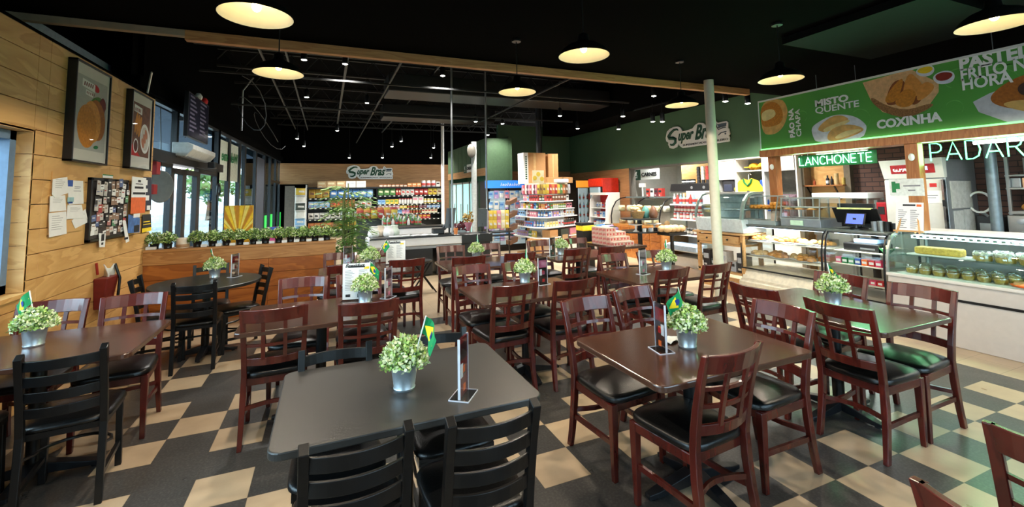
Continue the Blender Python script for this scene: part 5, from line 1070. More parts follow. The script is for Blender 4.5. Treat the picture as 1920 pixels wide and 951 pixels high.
b = MB(); b.lathe([(.07, .38), (.075, .5), (.05, .52), (0, .52)], 18); b.build('cap', GREYM, t, smooth=True)
for k, (y, m_, lb) in enumerate(((2.60, GREYM, 'grey container left on the rack shelf'), (2.5, mat('salmon_tub', (222, 170, 140), .5), 'salmon coloured tub on the rack shelf'), (2.38, WHITE, 'white tub right of the salmon tub on the rack'))): b = MB(); b.box((-.06, -.045, 0), (.06, .045, .12)); tag(b.build('storage_tub', m_, loc=(7.85, y, 1.6), bevel=.008), lb, 'tub', 'tubs on the kitchen rack')
t = thing('convection_oven', 'grey convection oven with round knobs under the bread tray', 'oven', (7.6, 1.5, 0)); b = MB(); b.box((.03, 0, .6), (.6, 1.15, 1.27)); b.build('body', STAIN, t, bevel=.01); MB().box((0.01, .05, .68), (.032, .9, 1.2)).build('door', mat('oven_glass', (44, 44, 46), .15), t)
for z in (.75, .9, 1.05, 1.2): b = MB(); b.lathe([(.035, 0), (.035, .025), (0, .028)], 16); b.build('knob', GREYM, t, smooth=True, loc=(.03, 1.03, z), rot=(0, -PI/2, 0))
b = MB()
for x in (.08, .55):
    for y in (.05, 1.1): b.bar((x, y, 0), (x, y, .6), .04)
b.build('leg', STAIN, t)
t = thing('dough_machine', 'black dough machine with a white hand wheel beside the steel column', 'machine', (7.9, 2.86, 0)); b = MB(); b.box((-.1, -.12, 0), (.2, .14, 1.25)); b.build('body', mat('machine_black', (50, 50, 52), .4), t, bevel=.02); b = MB(); b.tube([(-.14, .07+.11*math.cos(2*PI*k/20), 1.42+.13*math.sin(2*PI*k/20)) for k in range(20)], .014, 8, True); b.build('hand_wheel', WHITE, t, smooth=True); b = MB(); b.bar((-.14, .07, 1.3), (-.05, .0, 1.2), .03); b.build('bracket', STAIN, t); b = MB(); b.box((-.115, -.1, .95), (-.1, .1, 1.15)); b.build('panel', STAIN, t)
# hot cabinet, red machine, shelf with bottles
t = thing('hot_cabinet', 'white topped glass cabinet behind the till', 'food cabinet', (7.2, 3.9, 0)); b = MB(); b.box((0, 0, 1.475), (.4, .8, 1.56)); b.build('lamp_hood', WHITE, t, bevel=.008); b = MB(); b.box((0, 0, .9), (.4, .8, 1.02)); b.build('base', STAIN, t); b = MB()
for x in (.01, .39):
    for y in (.01, .79): b.bar((x, y, 1.0), (x, y, 1.48), .018)
b.build('frame', ALU, t); b = MB()
for y in (.02, .78): b.box((0.02, y-.003, 1.02), (.38, y+.003, 1.47))
b.box((.01, .02, 1.02), (.014, .78, 1.47)); b.build('glazing', CLEAR, t); MB().box((.02, .02, 0), (.38, .78, .9)).build('stand', STAIN, t); MB().box((.05, .15, 1.02), (.2, .4, 1.1)).build('cheese_block', YEL, t)
t = thing('red_machine', 'red cased kitchen machine beside the bakery cabinet', 'machine', (7.3, 3.72, 0)); MB().box((0, 0, 0), (.35, .14, 1.05)).build('stand', STAIN, t); MB().box((-.01, .01, 1.05), (.33, .13, 1.42)).build('case', mat('machine_red', (176, 30, 44), .4), t, bevel=.01); MB().box((-.014, .03, 1.25), (-.01, .11, 1.36)).build('window', INK, t); MB().box((.02, .13, 1.02), (.2, .17, 1.45)).build('side_rail', STAIN, t)
t = thing('wall_shelf', 'wooden shelf with black brackets on the plywood kitchen wall', 'shelf', (8.14, 4.75, 1.69)); MB().box((-.04, 0, -.02), (.16, .8, 0)).build('board', POSTW, t); b = MB()
for y in (.15, .62): b.sweep([(.15, y, -.25), (-.02, y, -.02)], .02)
b.build('bracket', BLKPL, t)
for k, (y, h, r, m_, lb) in enumerate(((5.28, .11, .022, mat('amber_glass', (150, 70, 40), .2), 'amber bottle leftmost on the kitchen shelf'), (5.05, .17, .028, INK, 'dark bottle with pale label on the kitchen shelf'), (4.98, .15, .026, INK, 'plain dark bottle beside the labelled one on the kitchen shelf'), (4.9, .2, .035, mat('beige_canister', (206, 180, 130), .5), 'tall beige canister on the kitchen shelf'), (4.79, .12, .028, mat('yellow_jar', (206, 176, 90), .4), 'small yellow jar at the brick end of the kitchen shelf'))):
    b = MB(); b.lathe([(r, 0), (r, h*.62), (r*.45, h*.75), (r*.4, h), (0, h)] if 'bottle' in lb else [(r, 0), (r, h), (0, h)], 14)
    b.mark(1); b.lathe([(r*1.01, h*.15), (r*1.02, h*.16), (r*1.02, h*.45), (r*1.01, h*.46)], 14); tag(b.build('bottle' if 'bottle' in lb else 'canister', [m_, PAPER if k == 1 else m_], smooth=True, loc=(8.2, y, 1.69)), lb, 'bottle' if 'bottle' in lb else 'canister', 'containers on the kitchen shelf')
# shirt cabinet
t = thing('open_cabinet', 'white open cabinet with football shirts behind the bread case', 'cabinet', (7.98, 5.46, 0))
b = MB()
for y in (0, .66, .68, 1.3, 1.32, 1.78): b.box((0, y-.014, 1.0), (.4, y+.014, 2.28))
b.box((0, 0, 2.26), (.4, 1.78, 2.29)); b.box((0, .66, 2.0), (.4, 1.3, 2.025)); b.box((0, 0, 1.0), (.4, 1.78, 1.03)); b.box((0, 0, 0), (.4, 1.78, 1.0)); b.build('carcass', WHITE, t, bevel=.003)
MB().box((.38, 0, 1.0), (.4, 1.78, 2.28)).build('back_panel', mat('grey_felt_back', (118, 118, 110), .8), t)
b = MB(); b.box((-.015, .02, 1.98), (0, .645, 2.255)); b.build('door', OFFW, t); b = MB(); b.box((-.015, 1.33, 1.85), (0, 1.765, 2.255)); b.build('door', OFFW, t)
YSH = mat('yellow_jersey_cloth', (236, 208, 40), .8, var=.06); GSH = mat('green_collar_cloth', (20, 110, 56), .8)
t = thing('football_shirt', 'yellow shirt with green collar hanging in the white cabinet', 'shirt', (8.03, 6.5, 1.15))
b = MB(); O_ = [(-.2, 0), (.2, 0), (.2, .42), (.27, .36), (.33, .5), (.2, .66), (.09, .7), (0, .66), (-.09, .7), (-.2, .66), (-.33, .5), (-.27, .36), (-.2, .42)]
n = len(O_); b.add([(-.03, p, q) for p, q in O_]+[(.03, p, q) for p, q in O_], [tuple(range(n)), tuple(range(n, 2*n))]+[(k, (k+1) % n, n+(k+1) % n, n+k) for k in range(n)]); b.build('shirt_body', YSH, t, bevel=.012)
b = MB(); b.tube([(-.035, -.1, .7), (-.04, -.07, .62), (-.045, 0, .56), (-.04, .07, .62), (-.035, .1, .7)], .02, 8); b.build('collar', GSH, t, smooth=True); MB().box((-.036, -.03, .4), (-.031, .03, .46)).build('crest', INK, t); b = MB(); b.tube([(0, 0, .66), (0, 0, .78), (0, -.04, .82), (0, -.06, .78)], .006, 6); b.build('hanger', WHITE, t)
t = thing('blue_garment', 'blue garments hanging beside the yellow shirt', 'clothing', (8.05, 6.2, 1.2)); b = MB(); b.loft([[(-.03, -.12, 0), (.03, -.12, 0), (.03, .1, 0), (-.03, .1, 0)], [(-.02, -.05, .62), (.02, -.05, .62), (.02, .05, .62), (-.02, .05, .62)]]); b.build('cloth', BLUEP, t, bevel=.01); b = MB(); b.tube([(0, 0, .62), (0, 0, .8)], .006, 6); b.build('hanger', WHITE, t)
t = thing('black_backpack', 'black bag hanging left of the yellow shirt', 'bag', (8.05, 6.98, 1.55)); b = MB(); b.box((-.06, -.16, 0), (.06, .16, .38)); b.build('bag', INK, t, bevel=.04); b = MB(); b.box((-.07, -.1, .05), (-.055, .1, .2)); b.build('pocket', mat('blue_black_nylon', (44, 50, 70), .6), t, bevel=.02)
b = MB()
for y in (-.09, .09): b.ball((-.02, y, .44), .035, 10, 6)
b.build('white_clip', WHITE, t, smooth=True)
for k, y in enumerate((6.45, 6.25)): b = MB(); b.ball((0, 0, 0), .1, 16, 8, .8); b.box((-.2, -.08, -.02), (-.08, .08, -.005)); tag(b.build('baseball_cap', mat('yellow_cap_cloth', (226, 170, 40), .8), smooth=True, loc=(8.15, y, 2.10)), 'yellow cap on the top cabinet shelf, %s' % ('nearer the pole' if k == 0 else 'nearer the timber post'), 'cap', 'yellow caps')
t = thing('patterned_cushion', 'black and pink patterned cloth stacked at the cabinet end', 'cloth', (8.05, 5.75, 1.03)); b = MB(); b.box((-.1, -.26, 0), (.2, .2, .5)); b.build('fabric', mat('zigzag_fabric', (90, 70, 80), .8, var=.9, scale=18), t, bevel=.05)

# ================================================================ the grocery beyond the tables
PC = {'yellow': (236, 196, 50), 'blue': (66, 128, 206), 'green': (86, 150, 70), 'red': (206, 52, 44), 'white': (226, 222, 212), 'orange': (232, 130, 54), 'pink': (228, 130, 150), 'lilac': (178, 140, 200), 'tan': (206, 164, 110), 'cream': (232, 218, 170), 'brown': (132, 84, 54), 'teal': (80, 160, 150), 'black': (40, 38, 42), 'silver': (190, 196, 204), 'sky': (130, 180, 224), 'maroon': (120, 40, 52), 'gold': (200, 150, 40), 'dark': (60, 74, 66)}
PM = {k: mat('pack_'+k, [int(.9*(c*.8+.2*sum(v)/3)) for c in v], .4, var=.1, scale=9) for k, v in PC.items()}
PB = {}
def proto_bag(a, c):
    b = MB(); rings = []
    for k, z in enumerate((0, .04, .25, .55, .85, .96, 1.0)):
        d = (.03, .3, .46, .5, .4, .08, .03)[k]; w_ = (.47, .49, .5, .5, .5, .49, .49)[k]
        rings.append([(w_*math.copysign(abs(math.cos(t))**.5, math.cos(t)), d*math.sin(t)*.5, z) for t in [2*PI*q/12 for q in range(12)]])
    b.loft(rings); b.mark(1); b.add([(-.3, -.262, .42), (.32, -.262, .36), (.28, -.262, .6), (-.26, -.262, .66)], [(0, 1, 2, 3)]); return b
def proto_box(a, c):
    b = MB(); b.box((-.48, -.4, 0), (.48, .4, 1)); b.mark(1); b.box((-.4, -.415, .5), (.3, -.4, .78)); b.mark(2); b.box((-.36, -.42, .12), (.0, -.4, .22)); return b
def proto_jar(a, c):
    b = MB(); b.lathe([(.42, 0), (.46, .06), (.46, .7), (.38, .8)], 12); b.mark(1); b.lathe([(.4, .8), (.4, .98), (0, 1)], 12); b.mark(2); b.lathe([(.465, .2), (.468, .22), (.468, .55), (.465, .57)], 12); return b
def proto_bottle(a, c):
    b = MB(); b.lathe([(.38, 0), (.42, .04), (.42, .55), (.18, .75), (.15, .9)], 12); b.mark(1); b.lathe([(.17, .9), (.17, .99), (0, 1)], 10); b.mark(2); b.lathe([(.425, .2), (.43, .22), (.43, .45), (.425, .47)], 12); return b
SHAPES = {'bag': (proto_bag, 'snack_bag', 'snack bag'), 'box': (proto_box, 'carton', 'carton'), 'jar': (proto_jar, 'jar', 'jar'), 'bottle': (proto_bottle, 'bottle', 'bottle')}
def product(kind, col, c2, loc, rot, size, label, grp, par=None):
    key = (kind, col, c2)
    if key not in PB:
        b = SHAPES[kind][0](0, 0); o = b.build(SHAPES[kind][1], [PM[col], PM[c2], PM['white' if c2 != 'white' else 'red']], smooth=kind in ('jar', 'bottle', 'bag')); PB[key] = o; o['category'] = SHAPES[kind][2].split()[-1]
    else: o = PB[key].copy(); COL.objects.link(o)
    o.location = loc; o.rotation_euler = (0, 0, rot); o.scale = size
    for a_, b_ in (('sky ', 'pale-blue '), ('dark ', 'dark-grey '), ('gold ', 'golden ')):
        if label.startswith(a_): label = b_+label[len(a_):]
    o['label'] = label; o['group'] = grp; return o
# ---- long shelving in front of the wooden back wall
t = thing('shelf_unit', 'long black supermarket shelving full of groceries along the wooden back wall', 'shelving')
SHB = mat('black_shelf_steel', (22, 22, 24), .45); TICK = mat('shelf_ticket_strip', (206, 206, 196), .6)
b = MB(); b.box((-.72, 19.86, 0), (4.85, 19.92, 2.03)); b.build('back_panel', SHB, t)
b = MB(); b.box((-.76, 19.3, 0), (-.72, 19.92, 2.12)); b.build('end_panel', WHITE, t)
for x in (1.95, 4.83): MB().box((x, 19.4, 0), (x+.03, 19.9, 2.0)).build('upright', SHB, t)
ROWL = [2.0, 1.58, 1.2, .74, .32]; ROWR = [2.0, 1.645, 1.275, 1.08, .86, .62]
for zs, xa, xb in ((ROWL, -.72, 1.96), (ROWR, 1.97, 4.85)):
    for z in zs:
        MB().box((xa, 19.38, z-.05), (xb, 19.88, z)).build('shelf', SHB, t)
        if z < 1.9:
            b = MB(); x = xa+.1
            while x < xb-.1: b.box((x, 19.372, z-.045), (x+.07, 19.38, z-.008)); x += .19
            b.build('price_ticket', TICK, t)['kind'] = 'stuff'
GB = 'groceries on the back wall shelving'
def run(xa, z, items, shelf, y=19.5):
    x = xa; n = 0
    for kind, col, c2, cnt, w_, h in items:
        for k in range(cnt):
            product(kind, col, c2, (x+w_/2, y, z), 0, (w_*.97, (.2 if kind in ('bag', 'box') else w_*.97), h), '%s %s on the %s, %s from its left' % (col, SHAPES[kind][2], shelf, nth(n)), GB); x += w_; n += 1
            if x+w_ > (1.95 if xa < 1.9 else 4.84): return
TL, TR = 'left back wall shelf', 'right back wall shelf'
run(-.35, 2.0, [('box', 'tan', 'cream', 3, .36, .27), ('box', 'white', 'silver', 2, .4, .27)], 'top of the left back shelving')
run(2.05, 2.0, [('jar', 'orange', 'brown', 7, .17, .13), ('box', 'orange', 'cream', 3, .2, .17), ('jar', 'silver', 'white', 3, .22, .28), ('box', 'white', 'black', 3, .18, .22), ('jar', 'black', 'silver', 3, .15, .24)], 'top of the right back shelving')
run(-.66, 1.58, [('bag', 'gold', 'brown', 3, .26, .36), ('bag', 'blue', 'white', 5, .29, .36), ('bag', 'sky', 'white', 1, .25, .34)], 'top '+TL)
run(2.0, 1.645, [('bag', 'green', 'cream', 3, .25, .31), ('bag', 'red', 'cream', 2, .11, .33), ('bag', 'white', 'red', 3, .19, .27), ('bag', 'red', 'white', 3, .2, .28), ('bag', 'yellow', 'brown', 2, .2, .29), ('bag', 'cream', 'brown', 1, .22, .29)], 'top '+TR)
run(-.66, 1.2, [('box', 'sky', 'white', 4, .2, .25), ('bag', 'orange', 'red', 4, .24, .3), ('bag', 'white', 'red', 3, .22, .24)], 'second '+TL)
run(2.0, 1.275, [('box', 'sky', 'blue', 2, .16, .19), ('box', 'yellow', 'green', 3, .18, .2), ('jar', 'white', 'red', 5, .12, .24), ('box', 'white', 'pink', 2, .24, .3), ('jar', 'yellow', 'cream', 4, .15, .22), ('jar', 'green', 'white', 3, .14, .2)], 'second '+TR)
run(-.66, .74, [('bag', 'white', 'black', 6, .2, .26), ('bag', 'silver', 'white', 4, .2, .28), ('box', 'cream', 'green', 2, .24, .24)], 'third '+TL)
run(2.0, 1.08, [('box', 'pink', 'white', 6, .15, .14), ('box', 'yellow', 'cream', 2, .16, .13), ('jar', 'yellow', 'white', 4, .13, .15), ('box', 'maroon', 'silver', 2, .17, .13), ('box', 'sky', 'white', 3, .2, .12)], 'third '+TR)
run(-.66, .32, [('bag', 'orange', 'brown', 5, .22, .28), ('bag', 'yellow', 'orange', 6, .22, .3)], 'lowest '+TL)
run(2.0, .86, [('box', 'lilac', 'white', 3, .15, .17), ('box', 'sky', 'blue', 4, .14, .17), ('box', 'pink', 'lilac', 2, .16, .17), ('jar', 'gold', 'white', 4, .13, .17), ('box', 'cream', 'red', 5, .14, .16)], 'fourth '+TR)
run(2.0, .62, [('bottle', 'green', 'white', 6, .13, .19), ('jar', 'cream', 'green', 6, .13, .18), ('box', 'red', 'yellow', 4, .17, .18)], 'lowest '+TR)
# end rack with bulk bags by the doorway
t = thing('wire_end_rack', 'white wire end rack of bulk bags beside the dark doorway', 'rack', (-.92, 18.95, 0)); b = MB()
for x in (-.18, .18):
    for y in (-.15, .15): b.bar((x, y, 0), (x, y, 2.0), .02)
b.build('frame', WHITE, t)
for k in range(6): MB().box((-.2, -.16, .25+.29*k), (.2, .16, .265+.29*k)).build('shelf', WHITE, t)
for k, c in enumerate(('sky', 'sky', 'white', 'dark', 'white', 'yellow')): product('bag', c, 'white', (-.92, 18.93, .266+.29*k), .1*k, (.38, .3, .27), '%s bulk bag on the wire end rack, %s from the floor' % (c, nth(k)), 'bulk bags on the end rack')
# store logos
def logo(loc, rot, W_, Hh, label):
    t = thing('store_logo', label, 'sign', loc, 0, 'store logos'); t.rotation_euler = rot
    pts = [(350, 380), (380, 290), (440, 255), (520, 240), (590, 245), (640, 270), (670, 325), (770, 322), (850, 310), (900, 268), (960, 250), (1030, 265), (1080, 320), (1180, 315), (1190, 270), (1215, 258), (1255, 298), (1380, 296), (1402, 315), (1395, 380), (1412, 400), (1420, 460), (1400, 480), (1412, 500), (1410, 545), (1390, 552), (660, 555), (610, 520), (590, 480), (555, 530), (480, 545), (420, 530), (395, 480), (400, 450), (360, 425)]
    F = lambda x, y: ((x-350)/1070*W_, (555-y)/315*Hh)
    b = MB(); b.prism([F(*p) for p in pts][::-1], 0, .03); b.build('white_backing', WHITE, t)
    s_ = [(600, 300), (575, 282), (520, 285), (460, 320), (415, 368), (430, 392), (500, 398), (545, 420), (540, 465), (500, 490), (455, 492), (440, 475)]
    b = MB(); n = len(s_); rr = Hh*.055
    b.tube([(*F(*p), .034) for p in s_], [rr*(.5+.9*math.sin(PI*k/(n-1))) for k in range(n)], 8); b.build('letter_stroke', LOGOG, t, smooth=True)
    def fit(body, x0, x1, yb, cap, bold, shear, z):
        o = text(body, cap/.7, LOGOG if shear else INK, t, (*F(x0, yb), z), (0, 0, 0), 'lettering', bold*cap, shear, .003)
        xs = [v.co.x for v in o.data.vertices]; o.scale = ((F(x1, 0)[0]-F(x0, 0)[0])/(max(xs)-min(xs)), 1, 1)
    fit('uper', 580, 860, 442, Hh*.43, .05, .45, .033); fit('Bras', 880, 1228, 462, Hh*.58, .05, .4, .033)
    fit('SUPERMERCADO', 672, 1065, 530, Hh*.075, .02, 0, .033); fit('BRASILEIRO', 1105, 1392, 530, Hh*.075, .02, 0, .033)
    b = MB()
    for q in ([(1215, 280), (1240, 345), (1262, 385), (1330, 372), (1370, 372)], [(1250, 325), (1382, 322)], [(1262, 362), (1378, 350)], [(1260, 455), (1300, 430), (1375, 425)]): b.tube([(*F(*p), .034) for p in q], Hh*.022, 6)
    b.prism([F(1255, 325), F(1385, 322), F(1375, 352), F(1268, 365)][::-1], .031, .036); b.lathe([(Hh*.035, .03), (Hh*.035, .038), (0, .038)], 12, (*F(1360, 450), 0)); b.build('cart_emblem', mat('slate_emblem', (70, 84, 96), .5), t)
    return t
logo((.756, 19.985, 2.36), (PI/2, 0, 0), 1.95, .6, 'white SuperBras logo on the wooden back wall above the shelving')
logo((8.04, 8.83, 2.67), (PI/2, 0, -PI/2), 1.95, .56, 'large white SuperBras logo on the green wall behind the cream pole')
def hang_sign(x, y0, y1, z0, z1, body, label, face='x'):
    t = thing('aisle_sign', label, 'sign'); b = MB()
    b.box((x, y0, z0), (x+.03, y1, z1)); b.build('board', WHITE, t); W_ = y1-y0; b = MB(); b.box((x-.006, y1-W_*.3, z0-.01), (x+.02, y1+.03, z1+.01)); b.build('emblem_panel', LOGOG, t)
    b = MB(); zc = (z0+z1)/2; yc = y1-W_*.13; h = (z1-z0)
    for q in ([(.1, .3), (-.02, .25), (-.08, -.05), (.12, -.1)], [(.08, .1), (-.1, .12)], [(-.04, -.28), (-.045, -.28)], [(.08, -.28), (.085, -.28)]): b.tube([(x-.01, yc-p[0]*h*1.2, zc+p[1]*h) for p in q], .012, 6)
    b.build('emblem', WHITE, t)
    o = text(body, (z1-z0)*.5, INK, t, (x-.005, y1-W_*.34, z0+h*.33), FX, 'lettering', .006, 0, .002); xs = [v.co.x for v in o.data.vertices]; o.scale = (W_*.58/(max(xs)-min(xs)), 1, 1)
    b = MB()
    for y in (y0+.1, y1-.1): b.tube([(x+.01, y, z1), (x+.01, y, z1+.5)], .005, 6) if x > 5 else b.bar((x+.02, y, (z0+z1)/2), (x+.11, y, (z0+z1)/2), .02)
    b.build('hanger', GREYM, t)
hang_sign(8.5, 9.7, 10.8, 1.97, 2.26, 'CARNES', 'white CARNES sign with green emblem in the butchery opening')
hang_sign(4.36, 13.55, 14.626, 2.365, 2.631, 'CONGELADOS', 'white CONGELADOS sign on the green freezer room')
# freezer doors on the freezer room
FZG = glow('freezer_light_teal', (176, 226, 222), .55)
for k in range(4):
    y0 = 13.35+k*.82; t = thing('freezer_door', 'lit teal glass freezer door in the green freezer room, %s from the white column' % nth(k), 'freezer door', (4.42, y0, 0), 0, 'freezer doors')
    b = MB(); b.box((-.02, 0, 0), (.035, .05, 2.05)); b.box((-.02, .75, 0), (.035, .8, 2.05)); b.box((-.02, 0, 0), (.035, .8, .06)); b.box((-.02, 0, 1.99), (.035, .8, 2.05)); b.build('frame', ALU, t)
    MB().box((.0, .05, .06), (.02, .75, 1.99)).build('lit_pane', FZG, t); b = MB(); b.bar((-.05, .1, .7), (-.05, .1, 1.3), .02); b.build('handle', STAIN, t)
# blue headed upright freezer
t = thing('upright_freezer', 'two door upright freezer with a blue lit header', 'freezer', (4.22, 11.9, 0)); b = MB(); b.box((0, .03, 0), (1.25, .62, 2.0)); b.build('cabinet', BLKPL, t)
b = MB(); b.box((-.02, -.02, 1.8), (1.27, .1, 2.02)); b.build('header', glow('blue_header', (46, 120, 206), .7), t); b = MB(); rn = random.Random(3)
for k in range(9): b.tube([(.42+.07*k, -.025, 1.86), (.44+.07*k, -.025, 1.95 if k % 3 == 0 else 1.92), (.47+.07*k, -.025, 1.87)], .01, 5)
b.build('header_script', WHITE, t)
for k in range(2):
    f = MB(); x = .03+.61*k; f.box((x, -.01, .12), (x+.05, .03, 1.78)); f.box((x+.54, -.01, .12), (x+.59, .03, 1.78)); f.box((x, -.01, .12), (x+.59, .03, .18)); f.box((x, -.01, 1.72), (x+.59, .03, 1.78)); d_ = f.build('door', BLKPL, t); MB().box((x+.05, .005, .18), (x+.54, .012, 1.72)).build('pane', CLEAR, d_)
b = MB(); b.box((.04, .026, .15), (1.21, .03, 1.76)); b.build('lit_liner', glow('freezer_liner', (206, 216, 226), .35), t)
for r in range(5):
    for k in range(7): product('box' if (r+k) % 3 else 'jar', ('white', 'sky', 'lilac', 'silver', 'pink', 'white', 'sky')[(k+2*r) % 7], 'blue', (4.33+.165*k, 11.88, .3+.3*r), 0, (.14, .04, .2+.03*(k % 2)), '%s freezer pack in the blue headed freezer, row %s from the floor, %s from left' % (('white', 'sky', 'lilac', 'silver', 'pink', 'white', 'sky')[(k+2*r) % 7], ('one', 'two', 'three', 'four', 'five')[r], nth(k)), 'packs in the blue headed freezer')
# wire rack with snack bags
t = thing('wire_rack', 'black wire rack of hanging snack bags before the blue headed freezer', 'rack', (3.98, 10.6, 0)); b = MB()
for x in (-.36, -.12, .12, .36): b.bar((x, 0, .02), (x, .02, 1.25), .012)
for z in (.1, .3, .5, .7, .85, 1.0, 1.2): b.bar((-.36, 0, z), (.36, 0, z), .012)
for x in (-.36, .36): b.bar((x, -.2, .02), (x, .25, .02), .02)
b.bar((.42, .1, 0), (.42, .1, 1.5), .02); b.build('grid', BLKPL, t); b = MB()
for z in (.58, .66): b.box((-.4, -.22, z), (.4, -.02, z+.03))
b.build('black_tray', BLKPL, t)
for k in range(12): product('bag', ('lilac', 'yellow', 'yellow', 'pink', 'cream', 'yellow')[k % 6], 'white', (3.7+.11*(k % 6), 10.5, .98-.22*(k//6)), 0, (.12, .1, .24), '%s snack bag hanging on the wire rack, %s row, %s from left' % (('lilac', 'yellow', 'yellow', 'pink', 'cream', 'yellow')[k % 6], ('upper', 'lower')[k//6], nth(k % 6)), 'snack bags on the wire rack')
for k in range(4):
    b = MB(); b.loft([[(0, 0, 0), (.2, 0, .08), (.2, .3, .08), (0, .3, 0)], [(0, 0, .1), (.22, 0, .2), (.22, .3, .2), (0, .3, .1)]]); tag(b.build('wooden_tray', mat('walnut_tray%d' % k, (104, 70, 46), .6), loc=(4.36, 10.55, .32+.34*k)), 'slanted brown wooden tray beside the candy display, %s from the floor' % nth(k), 'tray', 'slanted wooden trays')

# ---- candy and snack display
HA, HB, HC, HD, HE_ = (4.72, 11.3), (4.78, 10.05), (4.99, 9.74), (6.38, 10.4), (6.25, 11.5); HO = (5.55, 10.75)
def inset(s_, z=None): return [(HO[0]+(p[0]-HO[0])*s_, HO[1]+(p[1]-HO[1])*s_) for p in (HA, HB, HC, HD, HE_)]
t = thing('candy_display', 'white angled candy and snack display standing in the middle of the shop', 'shelving')
b = MB(); b.prism(inset(.5), 0, 1.84); b.build('core', OFFW, t)
b = MB(); b.prism(inset(.86), 0, .06); b.build('plinth', CARD, t)
b = MB(); b.prism(inset(.62), 1.84, 1.9); b.build('top_board', mat('cream_top_board', (222, 208, 174), .5), t)
SZ = ((.52, .96), (.78, 1.0), (1.03, .9), (1.23, .82), (1.43, .78))
for z, s_ in SZ:
    b = MB(); b.prism(inset(s_), z-.025, z); b.build('shelf', WHITE, t, bevel=.004)
rn = random.Random(11); CC = list(PC); NZ = ('lowest', 'second', 'third', 'fourth', 'top')
for r, (z, s_) in enumerate(SZ):
    P_ = inset(s_*.93); n = 0
    for e in range(3):
        a, c = Vector(P_[e]), Vector(P_[e+1]); L_ = (c-a).length; d = (c-a)/L_; ang = math.atan2(d.y, d.x); q = .03; run_c = None
        if r == 0 and e > 0: continue
        while q < L_-.1:
            if run_c is None or rn.random() < .35: run_c = (rn.choice(['box', 'jar', 'bag', 'box', 'bottle']), rn.choice(['pink', 'red', 'yellow', 'blue', 'white', 'silver', 'maroon', 'green', 'orange', 'brown', 'cream', 'sky', 'dark', 'lilac']), rn.choice(['white', 'red', 'yellow', 'black', 'gold']))
            kd, c1, c2 = run_c; w_ = {'box': .12, 'jar': .08, 'bag': .13, 'bottle': .075}[kd]; h = {'box': .13, 'jar': .12, 'bag': .16, 'bottle': .17}[kd]*(1 if z < 1.4 else 1.15)
            p = a+d*(q+w_/2); nrm = Vector((d.y, -d.x)); p = p-nrm*.06
            product(kd, c1, c2 if c2 != c1 else 'gold', (p.x, p.y, z), ang, (w_*.95, .1 if kd in ('box', 'bag') else w_*.95, h), '%s %s on the %s shelf of the candy display, %s item from its left' % (c1, SHAPES[kd][2], NZ[r], nth(n)), 'candy on the white display'); q += w_+.006; n += 1
P_ = inset(.70)
for e, n_, cs in ((0, 9, ('pink', 'red', 'white', 'maroon')), (1, 3, ('yellow', 'gold')), (2, 9, ('yellow', 'red', 'orange', 'red', 'yellow', 'green', 'orange', 'brown', 'silver'))):
    a, c = Vector(P_[e]), Vector(P_[e+1]); d = (c-a).normalized(); ang = math.atan2(d.y, d.x); L_ = (c-a).length
    for k in range(n_):
        p = a+d*(L_*(k+.5)/n_); cc = cs[k % len(cs)]
        product('bag', cc, 'white' if e != 1 else 'brown', (p.x, p.y, 1.61), ang, (L_/n_*1.02, .07, .25), '%s snack bag hung high on the candy display, %s side, %s from left' % (cc, ('freezer', 'corner', 'front')[e], nth(k)), 'bags hung on the candy display')
b = MB(); b.box((-.16, -.01, 0), (.16, .01, .32)); b.mark(1)
for q in ((-.1, .12), (.1, .1), (.0, .22)): b.lathe([(.06, -.014), (.06, .014), (0, .014)], 12, (q[0], 0, 0)) if False else b.add([(q[0]+.06*math.cos(2*PI*k/14), -.0115, q[1]+.06*math.sin(2*PI*k/14)) for k in range(14)], [tuple(range(14))])
tag(b.build('sunflower_card', [PM['cream'], PM['yellow']], loc=(5.02, 10.2, 1.9)), 'cream card with yellow sunflower dots on the candy display', 'card')
# big boxes above
for k, (x0_, x1_, z1, lb) in enumerate(((5.0, 5.68, 2.76, 'tall brown cardboard carton with white printed edge on the candy display'), (5.76, 6.08, 2.74, 'narrow tall brown carton right of the black column'))):
    t = thing('cardboard_box', lb, 'box', (x0_, 11.05, 1.9)); W_ = x1_-x0_; MB().box((.14 if k == 0 else 0, 0, 0), (W_, .4, z1-1.9)).build('carton_body', CARD, t, bevel=.006)
    if k == 0:
        MB().box((0, -.002, 0), (.139, .4, z1-1.9)).build('printed_side', PAPER, t); b = MB()
        for q in range(11): b.box((.05, -.005, .12+.06*q), (.1, -.002, .16+.06*q))
        b.build('printed_marks', LOGOG, t)
    b = MB(); b.box((W_*.45, -.001, .02), (W_*.55, .001, z1-1.92)); b.build('tape', mat('packing_tape', (196, 160, 110), .35), t)
for k, (x, w_) in enumerate(((5.5, .5), (5.95, .34))): tag(MB().box((x, 10.62, 1.9), (x+w_, 11.0, 2.06)).build('cardboard_box', CARD, bevel=.006), 'low brown carton in front of the tall cartons, %s' % ('left of the column' if k == 0 else 'right of the column'), 'box')
tag(MB().box((5.62, 10.3, 1.9), (5.98, 10.5, 2.0)).build('plastic_tub', mat('frosted_tub', (214, 214, 226), .4), bevel=.02), 'frosted plastic tub on top of the candy display', 'tub')
